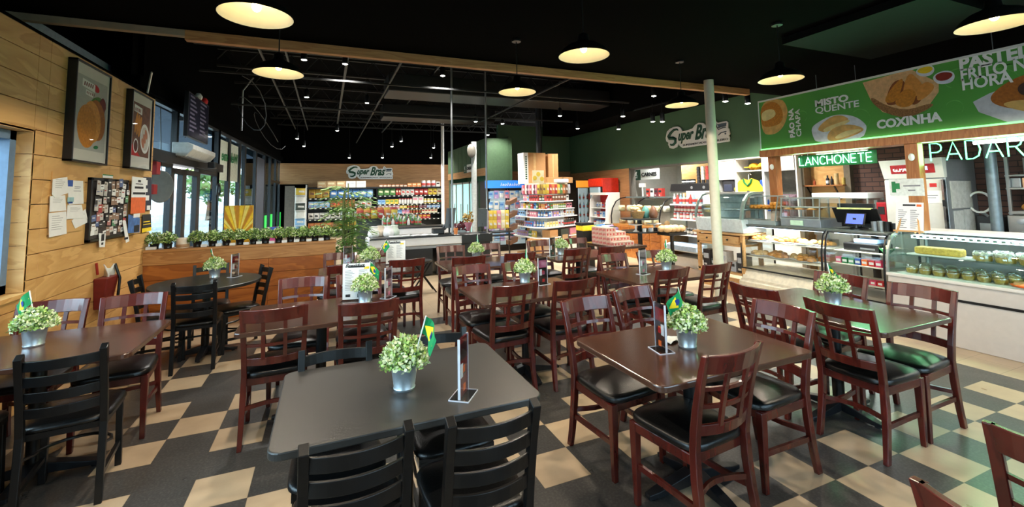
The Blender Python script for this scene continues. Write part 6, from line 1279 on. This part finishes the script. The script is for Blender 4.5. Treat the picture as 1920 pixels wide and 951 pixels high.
for k, (x, y, a, m_, lb) in enumerate(((4.86, 9.98, -.9, CARD, 'brown carton propped under the lowest left candy shelf'), (5.3, 9.98, .44, CARD, 'square brown carton under the candy shelf front'), (5.72, 10.16, .44, PM['dark'], 'dark photo carton under the candy shelf front'), (6.12, 10.38, .44, PM['pink'], 'pinkish carton under the right end of the candy shelf'))):
    b = MB(); b.box((-.17, -.1, 0), (.17, .14, .44 if k == 0 else .34)); b.mark(1); b.box((-.12, -.104, .08), (.12, -.1, .2)); tag(b.build('carton', [m_, PM['tan'] if k else CARD], loc=(x-.05, y+.04, .06 if k == 0 else .36), rot=a), lb, 'box')
MB().box((5.0, 10.1, .06), (6.1, 11.0, .36)).build('pedestal', OFFW, bpy.data.objects['candy_display'])

# ---- drink coolers by the green wall
def cooler(x, y, w_, d, h, body, head, label, rows, cols, cs, rot=0):
    t = thing('drink_cooler', label, 'cooler', (x, y, 0), rot); b = MB(); b.box((-w_/2, .03, 0), (w_/2, d, h)); b.build('cabinet', body, t, bevel=.01)
    MB().box((-w_/2+.01, 0, h-.24), (w_/2-.01, .035, h-.02)).build('header', head, t); f = MB(); f.box((-w_/2, -.01, .2), (-w_/2+.05, .03, h-.26)); f.box((w_/2-.05, -.01, .2), (w_/2, .03, h-.26)); f.box((-w_/2, -.01, .2), (w_/2, .03, .25)); f.build('door_frame', BLKPL, t)
    MB().box((-w_/2+.05, .022, .25), (w_/2-.05, .03, h-.26)).build('lit_liner', glow('cooler_liner', (176, 190, 196), .4), t); MB().box((-w_/2+.05, -.085, .25), (w_/2-.05, -.08, h-.26)).build('pane', CLEAR, t)
    for r in range(rows):
        for k in range(cols):
            q = Vector((-w_/2+.1+(w_-.2)*k/max(1, cols-1), -.03, .3+(h-.65)*r/rows)); q.rotate(Matrix.Rotation(rot, 3, 'Z')); c1 = cs[(r*2+k) % len(cs)]
            product('bottle', c1, 'white', (x+q.x, y+q.y, q.z), rot, (.07, .07, .2), '%s bottle in the %s, row %s, %s from left' % (c1, 'orange headed cooler' if rot == 0 else 'red cooler', ('one', 'two', 'three', 'four', 'five')[r], nth(k)), 'bottles in the coolers')
    return t
cooler(7.66, 12.2, .62, .6, 2.03, BLKPL, glow('orange_header', (240, 150, 50), .6), 'black drink cooler with an orange header by the green wall', 5, 4, ('teal', 'white', 'dark', 'sky'))
t = cooler(7.38, 11.2, .72, .6, 2.04, mat('cola_red', (214, 44, 26), .4), mat('cola_red_header', (224, 54, 30), .4), 'bright red drink cooler against the green wall', 5, 4, ('red', 'white', 'red', 'black'), -PI/2)
t = thing('open_merchandiser', 'white open chilled cabinet with curved side and red trim', 'cooler', (6.75, 9.95, 0))
b = MB(); sidep = [(0, 0), (0, .75), (.12, .85), (.16, 1.4), (.28, 1.6), (.6, 1.62), (.6, 0)]
for y in (0, .78): b.loft([[(p, y+q, z) for p, z in sidep] for q in (0, .03)])
b.build('side_panel', OFFW, t, bevel=.006); MB().box((.0, .03, .1), (.55, .78, .7)).build('base', OFFW, t); MB().box((.5, .03, .7), (.58, .78, 1.58)).build('back', REDP, t); b = MB(); b.box((.16, .03, 1.55), (.6, .78, 1.62)); b.build('canopy', OFFW, t)
for k, z in enumerate((.72, .95, 1.2)):
    MB().box((.08+.05*k, .03, z-.015), (.5, .78, z)).build('shelf', WHITE, t)
    for q in range(5): product(('jar', 'box', 'bag')[k], ('white', 'silver', 'sky', 'white', 'red')[(q+k) % 5], 'blue', (6.98+.05*k, 10.06+.135*q, z), -PI/2, (.12, .12, .15), '%s dairy pack in the white open cabinet, %s shelf, %s from the right' % (('white', 'silver', 'sky', 'white', 'red')[(q+k) % 5], ('lower', 'middle', 'upper')[k], nth(q)), 'packs in the open chilled cabinet')
# ---- deli case and counter
t = thing('deli_case', 'curved glass deli case of cheese and snacks before the butchery opening', 'display case'); AD = [(6.98, .8), (6.97, 1.0), (7.02, 1.2), (7.14, 1.38), (7.3, 1.46), (7.5, 1.48)]
b = MB(); b.box((7.02, 7.98, 0), (7.8, 9.85, .8)); b.build('base', mat('orange_wood_front', (196, 128, 62), .45), t, bevel=.006); b = MB()
for k in range(5): b.box((7.005, 8.05+.36*k, .16), (7.02, 8.36+.36*k, .46)); b.box((7.005, 8.05+.36*k, .48), (7.02, 8.36+.36*k, .74))
b.build('wood_panel', PLYO, t); b = MB(); curved(b, AD, 8.0, 9.84); b.build('curved_glass', CLEAR, t, smooth=True); [(lambda b: (rim(b, AD, y_, .024), b.build('glass_rib', BLKPL, t)))(MB()) for y_ in (8.0, 8.9, 9.84)]; MB().box((7.45, 7.98, 1.46), (7.8, 9.85, 1.5)).build('top', mat('dark_glass_top', (84, 92, 92), .2), t); MB().box((7.05, 8.02, 1.13), (7.7, 9.8, 1.14)).build('shelf', CLEAR, t); MB().box((7.74, 8, .8), (7.8, 9.85, 1.46)).build('back', GREYW, t)
rn = random.Random(21)
for s_, z in enumerate((.8, 1.14)):
    for k in range(10):
        c1 = rn.choice(['cream', 'tan', 'yellow', 'white', 'cream']); product('bag', c1, 'cream' if c1 != 'cream' else 'tan', (7.22+.12*(k % 2), 9.7-.17*k, z), rn.uniform(-1, 1), (.17, .25, .14), '%s cheese pack on the %s deck of the deli case, %s from the far end' % (c1, ('lower', 'upper')[s_], nth(k)), 'cheese packs in the deli case')
b = MB(); b.tube([(0, 0, 0), (0, 0, .28)], .02, 8); b.box((-.03, -.11, .24), (.02, .11, .34)); tag(b.build('price_scale_display', mat('scale_white', (220, 220, 214), .4), loc=(7.6, 9.3, 1.5)), 'white scale display post on top of the deli case', 'scale')
for k in range(4): product('box', ('red', 'white', 'maroon', 'red')[k], 'black', (7.6, 9.05-.15*k, 1.5), -PI/2, (.13, .12, .2), '%s carton on top of the deli case, %s from the scale' % (('red', 'white', 'maroon', 'red')[k], nth(k)), 'cartons on the deli case')
# two tier round table
t = thing('tiered_table', 'black two tier round pedestal table with baskets and cake stands', 'table', (6.25, 7.8, 0)); BLKL = bpy.data.materials['black_laminate']
b = MB(); b.lathe([(.03, 0), (.05, .02), (.05, 1.05)], 16); b.build('column', BLKMET, t, smooth=True)
for z, r in ((.79, .43), (1.06, .4)): b = MB(); b.lathe([(r, -.025), (r, 0), (0, 0)], 40); o = b.build('tier', BLKL, t, smooth=True); o.location = (0, 0, z)
for k in range(4): a = PI/4+k*PI/2; b = MB(); b.bar((0, 0, .04), (.32*math.cos(a), .32*math.sin(a), .02), .05, .03); b.build('foot', CAPMET, t)
t = thing('bread_basket', 'wicker basket heaped with bagged bread on the upper tier', 'basket', (6.2, 7.78, 1.06)); b = MB(); b.lathe([(.1, 0), (.15, .13), (.155, .14), (.14, .14), (.1, .02), (0, .02)], 22); b.build('basket', mat('wicker', (168, 132, 84), .8, var=.4, scale=60), t, smooth=True); rn = random.Random(2)
for k in range(9): b = MB(); b.ball((0, 0, 0), .055, 10, 6, .7); b.build('bread_bag', mat('bagged_bread', (226, 200, 150), .35, var=.2, scale=20), t, smooth=True, loc=(rn.uniform(-.1, .1), rn.uniform(-.1, .1), .15+.05*(k % 3)), rot=rn.uniform(0, 6))
for k, (dx, dy, m_, lb) in enumerate(((.24, -.02, PM['teal'], 'teal wrapped gift basket on the upper tier'), (.3, .16, PM['brown'], 'brown wicker gift basket behind on the upper tier'))): b = MB(); b.lathe([(.07, 0), (.1, .08), (.06, .2), (.02, .26), (0, .26)], 14); tag(b.build('gift_basket', m_, smooth=True, loc=(6.2+dx, 7.8-dy, 1.06)), lb, 'basket')
def cakestand(x, y, s_, label):
    t = thing('cake_stand', label, 'cake stand', (x, y, .79), 0, 'white cake stands'); b = MB(); b.lathe([(.07, 0), (.02, .03), (.02, .12), (.14, .14), (.145, .155), (0, .15)], 24); b.build('stand', WHITE, t, smooth=True)
cakestand(6.05, 7.68, 1, 'white cake stand at the left of the lower tier'); cakestand(6.48, 7.6, 1, 'white cake stand at the right of the lower tier')
for k in range(6): b = MB(); b.lathe([(.035, 0), (.045, .07), (.04, .07), (.035, .01), (0, .01)], 14); tag(b.build('cup', [WHITE, BLKPL, PM['silver']][k % 3], smooth=True, loc=(6.14+.075*k, 7.52+.05*(k % 2), .79)), '%s cup on the front of the lower tier, %s from left' % (('white', 'black', 'silver')[k % 3], nth(k)), 'cup', 'cups on the lower tier')
# black crates with packs and paper bags
t = thing('black_crate', 'black bin of colourful packs with yellow tags beside the tiered table', 'crate', (5.62, 8.25, 0)); b = MB()
for x, y in ((-.28, -.2), (.28, -.2), (-.28, .2), (.28, .2)): b.bar((x, y, 0), (x, y, .55), .03)
b.build('leg', BLKPL, t); MB().box((-.3, -.22, .5), (.3, .22, .72)).build('bin', BLKPL, t, bevel=.01); MB().box((.05, -.226, .54), (.22, -.221, .64)).build('tag', YEL, t)
rn = random.Random(9)
for k in range(16): c1 = ('yellow', 'blue', 'white', 'lilac', 'yellow', 'teal', 'blue', 'dark')[k % 8]; product('bag', c1, 'white' if c1 != 'white' else 'blue', (5.4+.15*(k % 4), 8.1+.1*(k//4), .66), rn.uniform(-.4, .4), (.16, .14, .2+.02*(k//4)), '%s snack pack in the black bin, row %s, %s from left' % (c1, ('one', 'two', 'three', 'four')[k//4], nth(k % 4)), 'packs in the black bin')
t = thing('yellow_bag_display', 'yellow topped stack of black packs left of the black bin', 'display', (5.25, 8.4, 0)); MB().box((-.14, -.14, 0), (.14, .14, .8)).build('stand', BLKPL, t); MB().box((-.15, -.15, .8), (.15, .15, .92)).build('packs', YEL, t, bevel=.02); MB().box((-.16, -.14, .92), (.14, .15, .97)).build('lid', BLKPL, t)
tag(MB().box((6.42, 7.1, .72), (6.9, 7.46, .78)).bar((6.65, 7.28, 0), (6.65, 7.28, .72), .06).box((6.5, 7.15, 0), (6.8, 7.4, .03)).build('black_plinth', BLKPL, bevel=.01), 'black plinth carrying tan bread bags right of the tiered table', 'plinth')
for k in range(8): b = MB(); b.ball((0, 0, .07), .09, 12, 8, .8); tag(b.build('bread_bag', mat('tan_bread_bag%d' % k, (208+k, 176, 128), .5, var=.15, scale=12), smooth=True, loc=(6.46+.12*(k % 4), 7.18+.17*(k//4), .78+.0), rot=k), 'tan paper bread bag on the black plinth, %s row, %s from left' % (('front', 'rear')[k//4], nth(k % 4)), 'bag', 'tan bread bags on the plinth')
# table with stacked pink boxes
t = thing('side_table', 'low dark wooden table carrying stacked pink boxes', 'table', (4.82, 6.75, 0)); MB().box((-.33, -.5, .66), (.33, .5, .7)).build('tabletop', TOPBRN, t, bevel=.004)
for x in (-.28, .28):
    for y in (-.45, .45): MB().box((x-.03, y-.03, 0), (x+.03, y+.03, .66)).build('leg', BLKMET, t)
PKB = mat('pink_printed_carton', (206, 170, 152), .6, var=.25, scale=30); PKS = mat('red_printed_pattern', (186, 70, 70), .6)
n = 0
for layer, (nx, ny) in enumerate(((2, 6), (2, 5), (2, 4), (1, 4))):
    for i in range(nx):
        for j in range(ny):
            b = MB(); b.box((0, 0, 0), (.21, .11, .075)); b.mark(1)
            for q in range(3): b.box((-.002, .012+.033*q, .02), (0, .032+.033*q, .055)); b.box((.02+.065*q, -.002, .02), (.05+.065*q, 0, .055))
            tag(b.build('sweet_box', [PKB, PKS], loc=(4.54+.215*i, 6.36+.113*j+.113*(6-ny), .7+.0755*layer)), 'pink patterned box, layer %s of the stack, %s column, %s from the front' % (('one', 'two', 'three', 'four')[layer], ('left', 'right')[i], nth(j)), 'box', 'stacked pink boxes'); n += 1
# open shelf of cans
t = thing('can_shelf', 'white open chilled shelf of cans behind the glass display', 'shelving', (7.2, 6.98, 0)); MB().box((.5, 0, 0), (.56, .92, 1.62)).build('back', OFFW, t); MB().box((.0, -.02, 0), (.56, 0, 1.62)).build('end_glass', CLEAR, t); MB().box((0, .92, 0), (.56, .94, 1.62)).build('end_glass', CLEAR, t)
for z in (.33, .68, 1.01, 1.34): MB().box((0, 0, z-.03), (.5, .92, z)).build('shelf', WHITE, t)
b = MB(); b.loft([[(-.2, 0, .36), (.1, 0, .36), (.1, 0, .5), (-.22, 0, .46)], [(-.2, .92, .36), (.1, .92, .36), (.1, .92, .5), (-.22, .92, .46)]]); b.build('blue_bin', mat('icy_blue_bin', (176, 200, 226), .3), t); MB().box((-.05, 0, 0), (.5, .92, .2)).build('plinth', OFFW, t)
for r, (z, cs) in enumerate(((.68, ('dark', 'white', 'maroon', 'black')), (1.01, ('red', 'pink', 'red', 'silver')), (1.34, ('silver', 'cream', 'sky', 'red')))):
    for k in range(9): product('jar' if r < 2 else 'bottle', cs[k % 4], 'silver' if r < 2 else 'white', (7.28, 7.06+.096*k, z), 0, (.085, .085, .15 if r < 2 else .23), '%s can on the white chilled shelf, %s level, %s from the glass display' % (cs[k % 4], ('lower', 'middle', 'upper')[r], nth(k)), 'cans on the chilled shelf')
for k in range(8): product('jar', 'red', 'pink', (7.28, 7.1+.1*k, 1.16), 0, (.085, .085, .14), 'red can stacked on top of the middle level of the chilled shelf, %s along' % nth(k), 'cans on the chilled shelf')
# coffee machines with stacked cups
t = thing('coffee_machine', 'long black coffee machine hood under the stacked paper cups', 'coffee machine', (7.9, 7.35, 0)); b = MB(); b.loft([[(-.05, y, 1.58), (.4, y, 1.58), (.4, y, 1.80), (.0, y, 1.80)] for y in (0, 1.25)]); b.build('hood', BLKPL, t, bevel=.01); MB().box((.05, .05, 0), (.4, 1.2, .95)).build('stand', STEEL_DK, t); MB().box((.0, .1, .95), (.4, .75, 1.58)).build('body', OFFW, t, bevel=.02)
for k in range(2): b = MB(); b.lathe([(.035, 0), (.035, .01), (0, .012)], 16); b.build('dial', GREYM, t, smooth=True, loc=(-.03, .18+.36*k, 1.7), rot=(0, -PI/2, 0))
n = 0
for k in range(4):
    for q in range(5):
        b = MB(); b.lathe([(.045, 0), (.035, .075), (0, .075)], 16); c1 = 'black' if (q == 0 or k > 2) and k > 0 else ('red' if k < 2 else 'white')
        tag(b.build('paper_cup', PM[c1], smooth=True, loc=(8.05, 7.45+.13*k, 1.80+.078*q)), '%s paper cup, %s stack from the pole, %s from the machine hood' % (c1, nth(k), nth(q)), 'cup', 'stacked paper cups')
for k in range(3): b = MB(); b.lathe([(.06, 0), (.06, .1), (0, .105)], 16); b.mark(1); b.lathe([(.061, .03), (.062, .035), (.062, .06), (.061, .065)], 16); tag(b.build('coffee_tin', [BLKPL, WHITE], smooth=True, loc=(8.05, 8.02+.14*k, 1.8)), 'black tin with a white band on the coffee machine, %s from the cups' % nth(k), 'tin', 'black tins on the coffee machine')
# wooden cart with glass display
CARTW = wood('light_pine_cart', (206, 160, 104), (188, 138, 84), .5, (5, 1, 5), 1.5, 2)
t = thing('wooden_cart', 'light pine cart with drawers under the glass chiller', 'cart', (5.93, 4.98, 0)); b = MB()
for y in (.03, .9):
    for x in (.02, .4): MB().box((x, y-.025, 0), (x+.05, y+.025, .92)).build('leg', CARTW, t)
MB().box((-.02, -.03, .92), (.5, .98, .95)).build('top', CARTW, t, bevel=.004)
for k in range(2):
    d_ = MB().box((.0, .08+.41*k, .78), (.44, .46+.41*k, .9)).build('drawer', CARTW, t, bevel=.004); b = MB(); b.ball((-.012, .27+.41*k, .84), .016, 10, 6); b.build('knob', BLKPL, d_, smooth=True)
MB().box((0.02, .03, .74), (.45, .92, .775)).build('drawer_rail', CARTW, t)
for z in (.3,): MB().box((.02, .03, z), (.45, .92, z+.03)).build('shelf', CARTW, t)
MB().box((.02, .04, .05), (.05, .9, .24)).build('lower_panel', CARTW, t)
for k in range(5): c1 = ('black', 'silver', 'white', 'dark', 'black')[k]; product('box', c1, 'silver' if c1 != 'silver' else 'black', (6.1, 5.1+.17*k, .33), -PI/2, (.15, .2, .16 if k % 2 else .3), '%s stock box on the lower cart shelf, %s from the pole side' % (c1, nth(k)), 'boxes on the cart shelf')
t = thing('glass_chiller', 'white counter chiller with curved glass standing on the pine cart', 'display case'); AG = [(5.95, 1.17), (5.97, 1.3), (6.03, 1.45), (6.12, 1.55), (6.25, 1.58), (6.45, 1.58)]
b = MB(); b.loft([[(5.97, y, .955), (6.48, y, .955), (6.48, y, 1.17), (5.94, y, 1.17)] for y in (4.98, 5.92)]); b.build('base', mat('pale_grey_chiller', (206, 214, 214), .35), t, bevel=.01); b = MB(); curved(b, AG, 4.99, 5.91); b.build('curved_glass', CLEAR, t, smooth=True); SGF = mat('sage_grey_frame', (150, 164, 158), .35, metal=.3)
for y, w_ in ((4.99, .04), (5.91, .03)): b = MB(); rim(b, AG, y, w_); b.build('end_frame', SGF, t)
b = MB(); MB().box((6.2, 4.98, 1.565), (6.48, 5.92, 1.6)).build('lid', OFFW, t)
for z in (1.3, 1.42): MB().box((6.02, 5.0, z), (6.44, 5.9, z+.008)).build('shelf', CLEAR, t)
MB().box((6.44, 4.99, 1.17), (6.48, 5.91, 1.57)).build('back', mat('chiller_back', (176, 190, 190), .3), t)
for k in range(4): b = MB(); b.box((-.13, -.09, 0), (.13, .09, .02)); tag(b.build('dessert_tray', mat('icy_tray%d' % k, (190, 206, 214), .3), loc=(6.2, 5.12+.21*k, 1.308), bevel=.006), 'pale tray on the chiller shelf, %s from the pole side' % nth(k), 'tray', 'trays in the glass chiller')

# ---- checkouts
def checkout(x0_, x1_, y, z1, label, base=True):
    t = thing('checkout_counter', label, 'checkout'); b = MB(); b.box((x0_, y, z1-.19), (x1_, y+.75, z1-.015)); b.build('belt_housing', mat('checkout_white', (208, 210, 214), .35, var=.03), t, bevel=.02)
    MB().box((x0_+.05, y+.06, z1-.015), (x1_-.25, y+.6, z1)).build('belt', BLKPL, t, bevel=.004); MB().box((x0_+.02, y-.01, z1-.03), (x1_-.05, y+.01, z1-.005)).build('edge_trim', BLKPL, t)
    MB().box((x0_+.1, y+.1, .05), (x0_+.62, y+.7, z1-.19)).build('cabinet', mat('checkout_grey', (150, 150, 152), .4), t); MB().box((x0_+.72, y+.06, .03), (x1_-.7, y+.7, z1-.26)).build('cabinet', BLKPL, t); b = MB(); b.box((x0_+.66, y+.03, z1-.25), (x1_-.1, y+.08, z1-.2)); b.build('rail', GREYM, t); MB().box((x1_-.62, y+.05, .03), (x1_, y+.72, z1-.2)).build('cabinet', BLKPL, t)
    return t
checkout(.76, 2.72, 9.0, .81, 'white checkout belt counter nearest the dining tables')
checkout(1.0, 3.1, 11.0, .86, 'second white checkout counter behind the first one')
tag(MB().box((2.62, 8.98, .62), (3.3, 9.5, .80)).build('cash_drawer_unit', BLKPL, bevel=.01), 'black cash unit at the right end of the first checkout', 'cash drawer')
tag(MB().box((2.66, 9.02, 0), (3.26, 9.48, .62)).build('cash_stand', BLKPL, bevel=.01), 'black stand under the cash unit', 'stand')
def monitor(x, y, z, rot, w_, h, label, tilt=.1):
    t = thing('checkout_screen', label, 'screen', (x, y, z), rot, 'checkout screens'); b = MB(); b.loft([[(-w_/2, 0, .12), (w_/2, 0, .12), (w_/2, .03, .12), (-w_/2, .03, .12)], [(-w_/2+tilt*.5, tilt*.3, .12+h), (w_/2+tilt*.5, tilt*.3, .12+h), (w_/2+tilt*.5, tilt*.3+.03, .12+h), (-w_/2+tilt*.5, tilt*.3+.03, .12+h)]]); b.build('housing', mat('slate_screen_back', (62, 66, 72), .35), t, bevel=.006); b = MB(); b.tube([(0, .02, 0), (0, .02, .2)], .02, 8); b.lathe([(.1, 0), (.1, .012), (.02, .02)], 16); b.build('stand', BLKPL, t, smooth=True)
monitor(2.44, 9.3, .81, 0, .2, .42, 'tilted grey checkout screen at the first counter', .1); monitor(3.18, 9.3, .80, 0, .2, .4, 'grey checkout screen on the black cash unit', .05)
b = MB(); b.lathe([(.035, 0), (.045, .13), (.04, .13), (.03, .01), (0, .01)], 18); tag(b.build('orange_cup', PM['orange'], smooth=True, loc=(2.5, 9.03, .81)), 'orange plastic cup on the first checkout', 'cup')
t = thing('card_terminal', 'dark card terminal cluster on the first checkout', 'terminal', (2.2, 9.35, .81)); MB().box((-.12, -.1, 0), (.12, .1, .12)).build('body', BLKPL, t, bevel=.02); b = MB(); b.bar((.12, 0, .1), (.3, .05, .3), .05, .08); b.build('scanner', mat('scanner_grey', (60, 66, 74), .4), t)
for k in range(4): b = MB(); b.loft([[(.11*math.cos(2*PI*q/10)*s_*(1+.2*math.sin(q*3+k)), .08*math.sin(2*PI*q/10)*s_, z) for q in range(10)] for s_, z in ((.8, 0), (1.0, .05), (.85, .12), (.6, .17), (.72, .21))]); tag(b.build('carrier_bag', mat('carrier_bag%d' % k, ((230, 230, 226), (210, 196, 176), (232, 232, 234), (200, 212, 200))[k], .6), smooth=True, loc=(.9+.14*k, 9.45+.1*(k % 2), .81)), '%s carrier bag at the left end of the first checkout' % ('white', 'beige', 'bright white', 'greenish')[k], 'bag', 'carrier bags on the checkout')
for k in range(5): b = MB(); b.box((-.12, -.08, 0), (.12, .08, .012)); tag(b.build('paper_pile', PAPER, loc=(1.3+.2*k, 9.25, .811), rot=.3*k), 'loose white papers on the checkout belt, %s from the left' % nth(k), 'paper', 'papers on the checkout belt')
t = thing('flower_bunch', 'yellow wrapped flower bunch beside the checkout screen', 'flowers', (2.95, 9.6, .81)); b = MB(); b.lathe([(.03, 0), (.1, .2), (.0, .2)], 12); b.build('wrap', PM['pink'], t, smooth=True); b = MB(); leaf_cloud(b, (0, 0, .32), .12, 90, .08, .9, random.Random(6)); b.build('blossom', PM['gold'], t)
t = thing('plush_pile', 'small red and white goods heaped beside the flower bunch', 'goods', (2.8, 9.75, .80)); b = MB(); leaf_cloud(b, (0, 0, .12), .16, 120, .09, .7, random.Random(8)); b.build('heap', PM['maroon'], t); MB().box((-.12, -.12, -.8), (.12, .12, .04)).build('stand', GREYM, t)
# promo islands behind the checkouts
def island(x, y, z, nx, ny, kind, cols, w_, h, name, label, itemlab):
    t = thing('promo_table', label, 'table', (x, y, 0)); MB().box((-.1, -.1, z-.04), (nx*w_+.1, ny*.2+.1, z)).build('tabletop', SHB, t); MB().box((0, 0, 0), (nx*w_, ny*.2, z-.04)).build('base', PM['dark'], t); rn = random.Random(nx)
    for j in range(ny):
        for i in range(nx): c1 = cols[(i+j) % len(cols)]; product(kind, c1, 'white' if c1 != 'white' else 'red', (x+(i+.5)*w_, y+.1+.2*j, z), 0, (w_*.96, .18 if kind in ('bag', 'box') else w_*.9, h*(1+.25*j)), '%s %s, row %s, %s from left' % (c1, itemlab, ('one', 'two', 'three')[j], nth(i)), name)
island(1.5, 13.0, .78, 10, 3, 'bottle', ('green', 'green', 'white', 'dark'), .11, .22, 'green packs on the promo table', 'promo table of green packs behind the checkouts', 'pack on the green promo table')
island(.85, 14.0, .95, 6, 2, 'bag', ('red', 'orange', 'yellow'), .2, .26, 'packs on the red promo table', 'promo table of red and orange bags left of the green packs', 'bag on the red promo table')
# bamboo palm
t = thing('bamboo_palm', 'tall bamboo palm standing at the free end of the half wall', 'plant', (.33, 7.86, 0)); t.scale = (1, 1, 1.13); b = MB(); b.lathe([(.13, 0), (.17, .28), (.175, .3), (.15, .3), (.14, .27), (0, .27)], 24); b.build('pot', mat('pale_plant_pot', (196, 190, 190), .4), t, smooth=True)
rn = random.Random(14); cane = MB(); fr = MB()
for k in range(10):
    a = 2*PI*k/10; bx, by_ = .08*math.cos(a), .06*math.sin(a); hgt = rn.uniform(1.3, 1.78); tx, ty = bx+rn.uniform(-.06, .05), by_+rn.uniform(-.05, .05)
    cane.tube([(bx, by_, .26), ((bx+tx)/2, (by_+ty)/2, hgt*.5), (tx, ty, hgt)], [.014, .012, .008], 6)
    for j in range(11):
        z = .55+(hgt-.55)*(j+1)/11 if k < 7 else .4+hgt*.07*j; q = (z-.26)/(hgt-.26); px_, py_ = bx+(tx-bx)*q, by_+(ty-by_)*q; az = rn.uniform(0, 2*PI); L_ = rn.uniform(.26, .46)
        pts = [Vector((px_+math.cos(az)*L_*u, py_+math.sin(az)*L_*u*.7, z+.26*u-.30*u*u)) for u in (0, .25, .5, .75, 1)]
        fr.mark(0); fr.tube(pts, .003, 4)
        for u in range(1, 5):
            for sgn in (-1, 1):
                p = pts[u]; d = Vector((-math.sin(az)*sgn, math.cos(az)*sgn, -.25))*.8+Vector((math.cos(az), math.sin(az), 0))*.7; d.normalize(); l = .2*(1.1-.12*u); wv = d.cross(Vector((0, 0, 1))).normalized()*.026
                fr.mark(rn.choice((0, 0, 1))); fr.add([p, p+d*l*.45+wv, p+d*l, p+d*l*.45-wv], [(0, 1, 2, 3)])
cane.build('cane', mat('palm_cane', (120, 128, 66), .6), t, smooth=True); fr.build('frond', [mat('palm_green', (112, 156, 78), .5, var=.3, scale=12), mat('palm_light_green', (176, 204, 122), .5, var=.3, scale=12)], t)
# folding stool
t = thing('folding_stool', 'black folding stool with round top before the first checkout', 'stool', (1.52, 7.65, 0)); b = MB(); b.lathe([(.16, 0), (.17, .01), (.17, .03), (0, .035)], 24); o = b.build('seat', BLKPL, t, smooth=True); o.location = (0, 0, .5); b = MB()
for y in (-.13, .13): b.bar((-.22, y, 0), (.14, y*.7, .5), .022); b.bar((.22, y, 0), (-.14, y*.7, .5), .022)
b.build('crossed_leg', BLKMET, t)

# ---- track lights
HEADL = glow('track_lamp_glow', (255, 250, 236), 30)
def track_head():
    t = thing('track_light', 'x', 'spotlight'); b = MB(); b.lathe([(.045, 0), (.05, .02), (.05, .16), (.03, .2), (0, .2)], 14); b.build('housing', BLKPL, t, smooth=True); b = MB(); b.add([(.046*math.cos(2*PI*k/14), .046*math.sin(2*PI*k/14), -.004) for k in range(14)]+[(0, 0, -.02)], [(k, (k+1) % 14, 14) for k in range(14)]); b.build('lens', HEADL, t); b = MB(); b.bar((0, 0, .2), (0, 0, .42), .02); b.build('stem', BLKPL, t); return t
TH = [(-0.45, 11.0, 3.93), (0.282, 8.5, 4.072), (-0.388, 8.2, 3.996), (2.134, 8.6, 4.041), (3.723, 10.4, 3.122), (0.869, 11.0, 3.878), (0.265, 14.0, 3.597), (-0.859, 15.0, 3.443), (-0.727, 16.5, 3.374), (0.815, 18.5, 3.157), (2.078, 18.5, 3.176), (2.257, 17.0, 3.481), (2.44, 16.0, 3.573), (4.065, 18.5, 3.204), (3.842, 17.0, 3.477), (3.778, 11.5, 3.638), (4.768, 12.0, 3.7), (5.316, 9.5, 3.541), (6.423, 10.5, 3.409), (6.272, 7.2, 3.615)]
TWALL = [(6.839, 9.2, 3.226), (6.227, 8.2, 3.355), (6.819, 7.9, 3.212), (6.827, 7.6, 3.165), (6.705, 6.2, 3.329), (6.921, 6.0, 3.303), (7.136, 5.7, 3.217)]
P0_ = track_head(); first_t = True; k = 0
for grp, L_ in (('ceiling', TH), ('green wall', TWALL)):
    for q, (x, y, z) in enumerate(L_):
        lb = 'small lit black spotlight under the roof, %s' % ('%s counted from the storefront' % nth(sorted(L_).index((x, y, z)))) if grp == 'ceiling' else 'black track spotlight before the green wall, %s from its far end' % nth(sorted(L_, key=lambda p: -p[1]).index((x, y, z)))
        if first_t: first_t = False; o = P0_; o.location = (x, y, z); o['label'] = lb; o['group'] = 'track spotlights'
        else: o = dup(P0_, (x, y, z), (rn.uniform(-.3, .3), rn.uniform(-.3, .3), 0), lb)
        for c_ in [c for c in o.children if c.name.startswith('stem')]: bpy.data.objects.remove(c_)
        b = MB(); b.bar((0, 0, .2), (0, 0, max(.3, (4.9 if grp == 'ceiling' else 3.62)-z)), .009); b.build('stem', BLKPL, o)
        o.rotation_euler = (0, 0, k)
        if (grp == 'ceiling') or q in (1, 3, 4, 6): lamp('SPOT', 'spot_beam', (0, 0, -.03), (90 if y < 13.5 else 45) if grp == 'ceiling' else 45, (1, .96, .88), o, (0, 0, 0), spot_size=2.3, spot_blend=.6, shadow_soft_size=.05)
b = MB(); b.bar((7.0, 9.4, 3.658), (6.9, 7.4, 3.586), .03); b.bar((6.6, 6.6, 3.762), (6.9, 5.4, 3.647), .03)
struct(b.build('ceiling_track', BLKPL))
# hanging cables at the storefront ceiling
b = MB(); b.tube([(-1.5+.35*math.sin(k*.42), 9.5+.16*k, 3.5+.45*math.cos(k*.5)) for k in range(34)], .008, 6); tag(b.build('cable', mat('grey_cable', (60, 62, 66), .5), smooth=True), 'loose grey cable looping below the roof near the storefront', 'cable')
b = MB(); b.tube([(-1.95, 12.5, 3.3), (-1.95, 12.5, 4.3), (-1.7, 12.3, 4.6)], .018, 6); tag(b.build('conduit', GREYM, smooth=True), 'grey conduit rising above the storefront glass to the roof', 'conduit')
b = MB(); b.lathe([(.0, -.03), (.17, -.03), (.2, 0), (.17, .03), (0, .03)], 24); t = thing('column_fan', 'small round fan on the white column above the freezer sign', 'fan', (3.804, 12.0, 2.872)); b.build('fan_cage', mat('fan_grey', (110, 106, 98), .4, metal=.3), t, smooth=True, rot=(PI/2, .2, .6)); b = MB(); b.bar((0, 0, 0), (.1, .12, -.05), .04); b.build('bracket', GREYM, t)
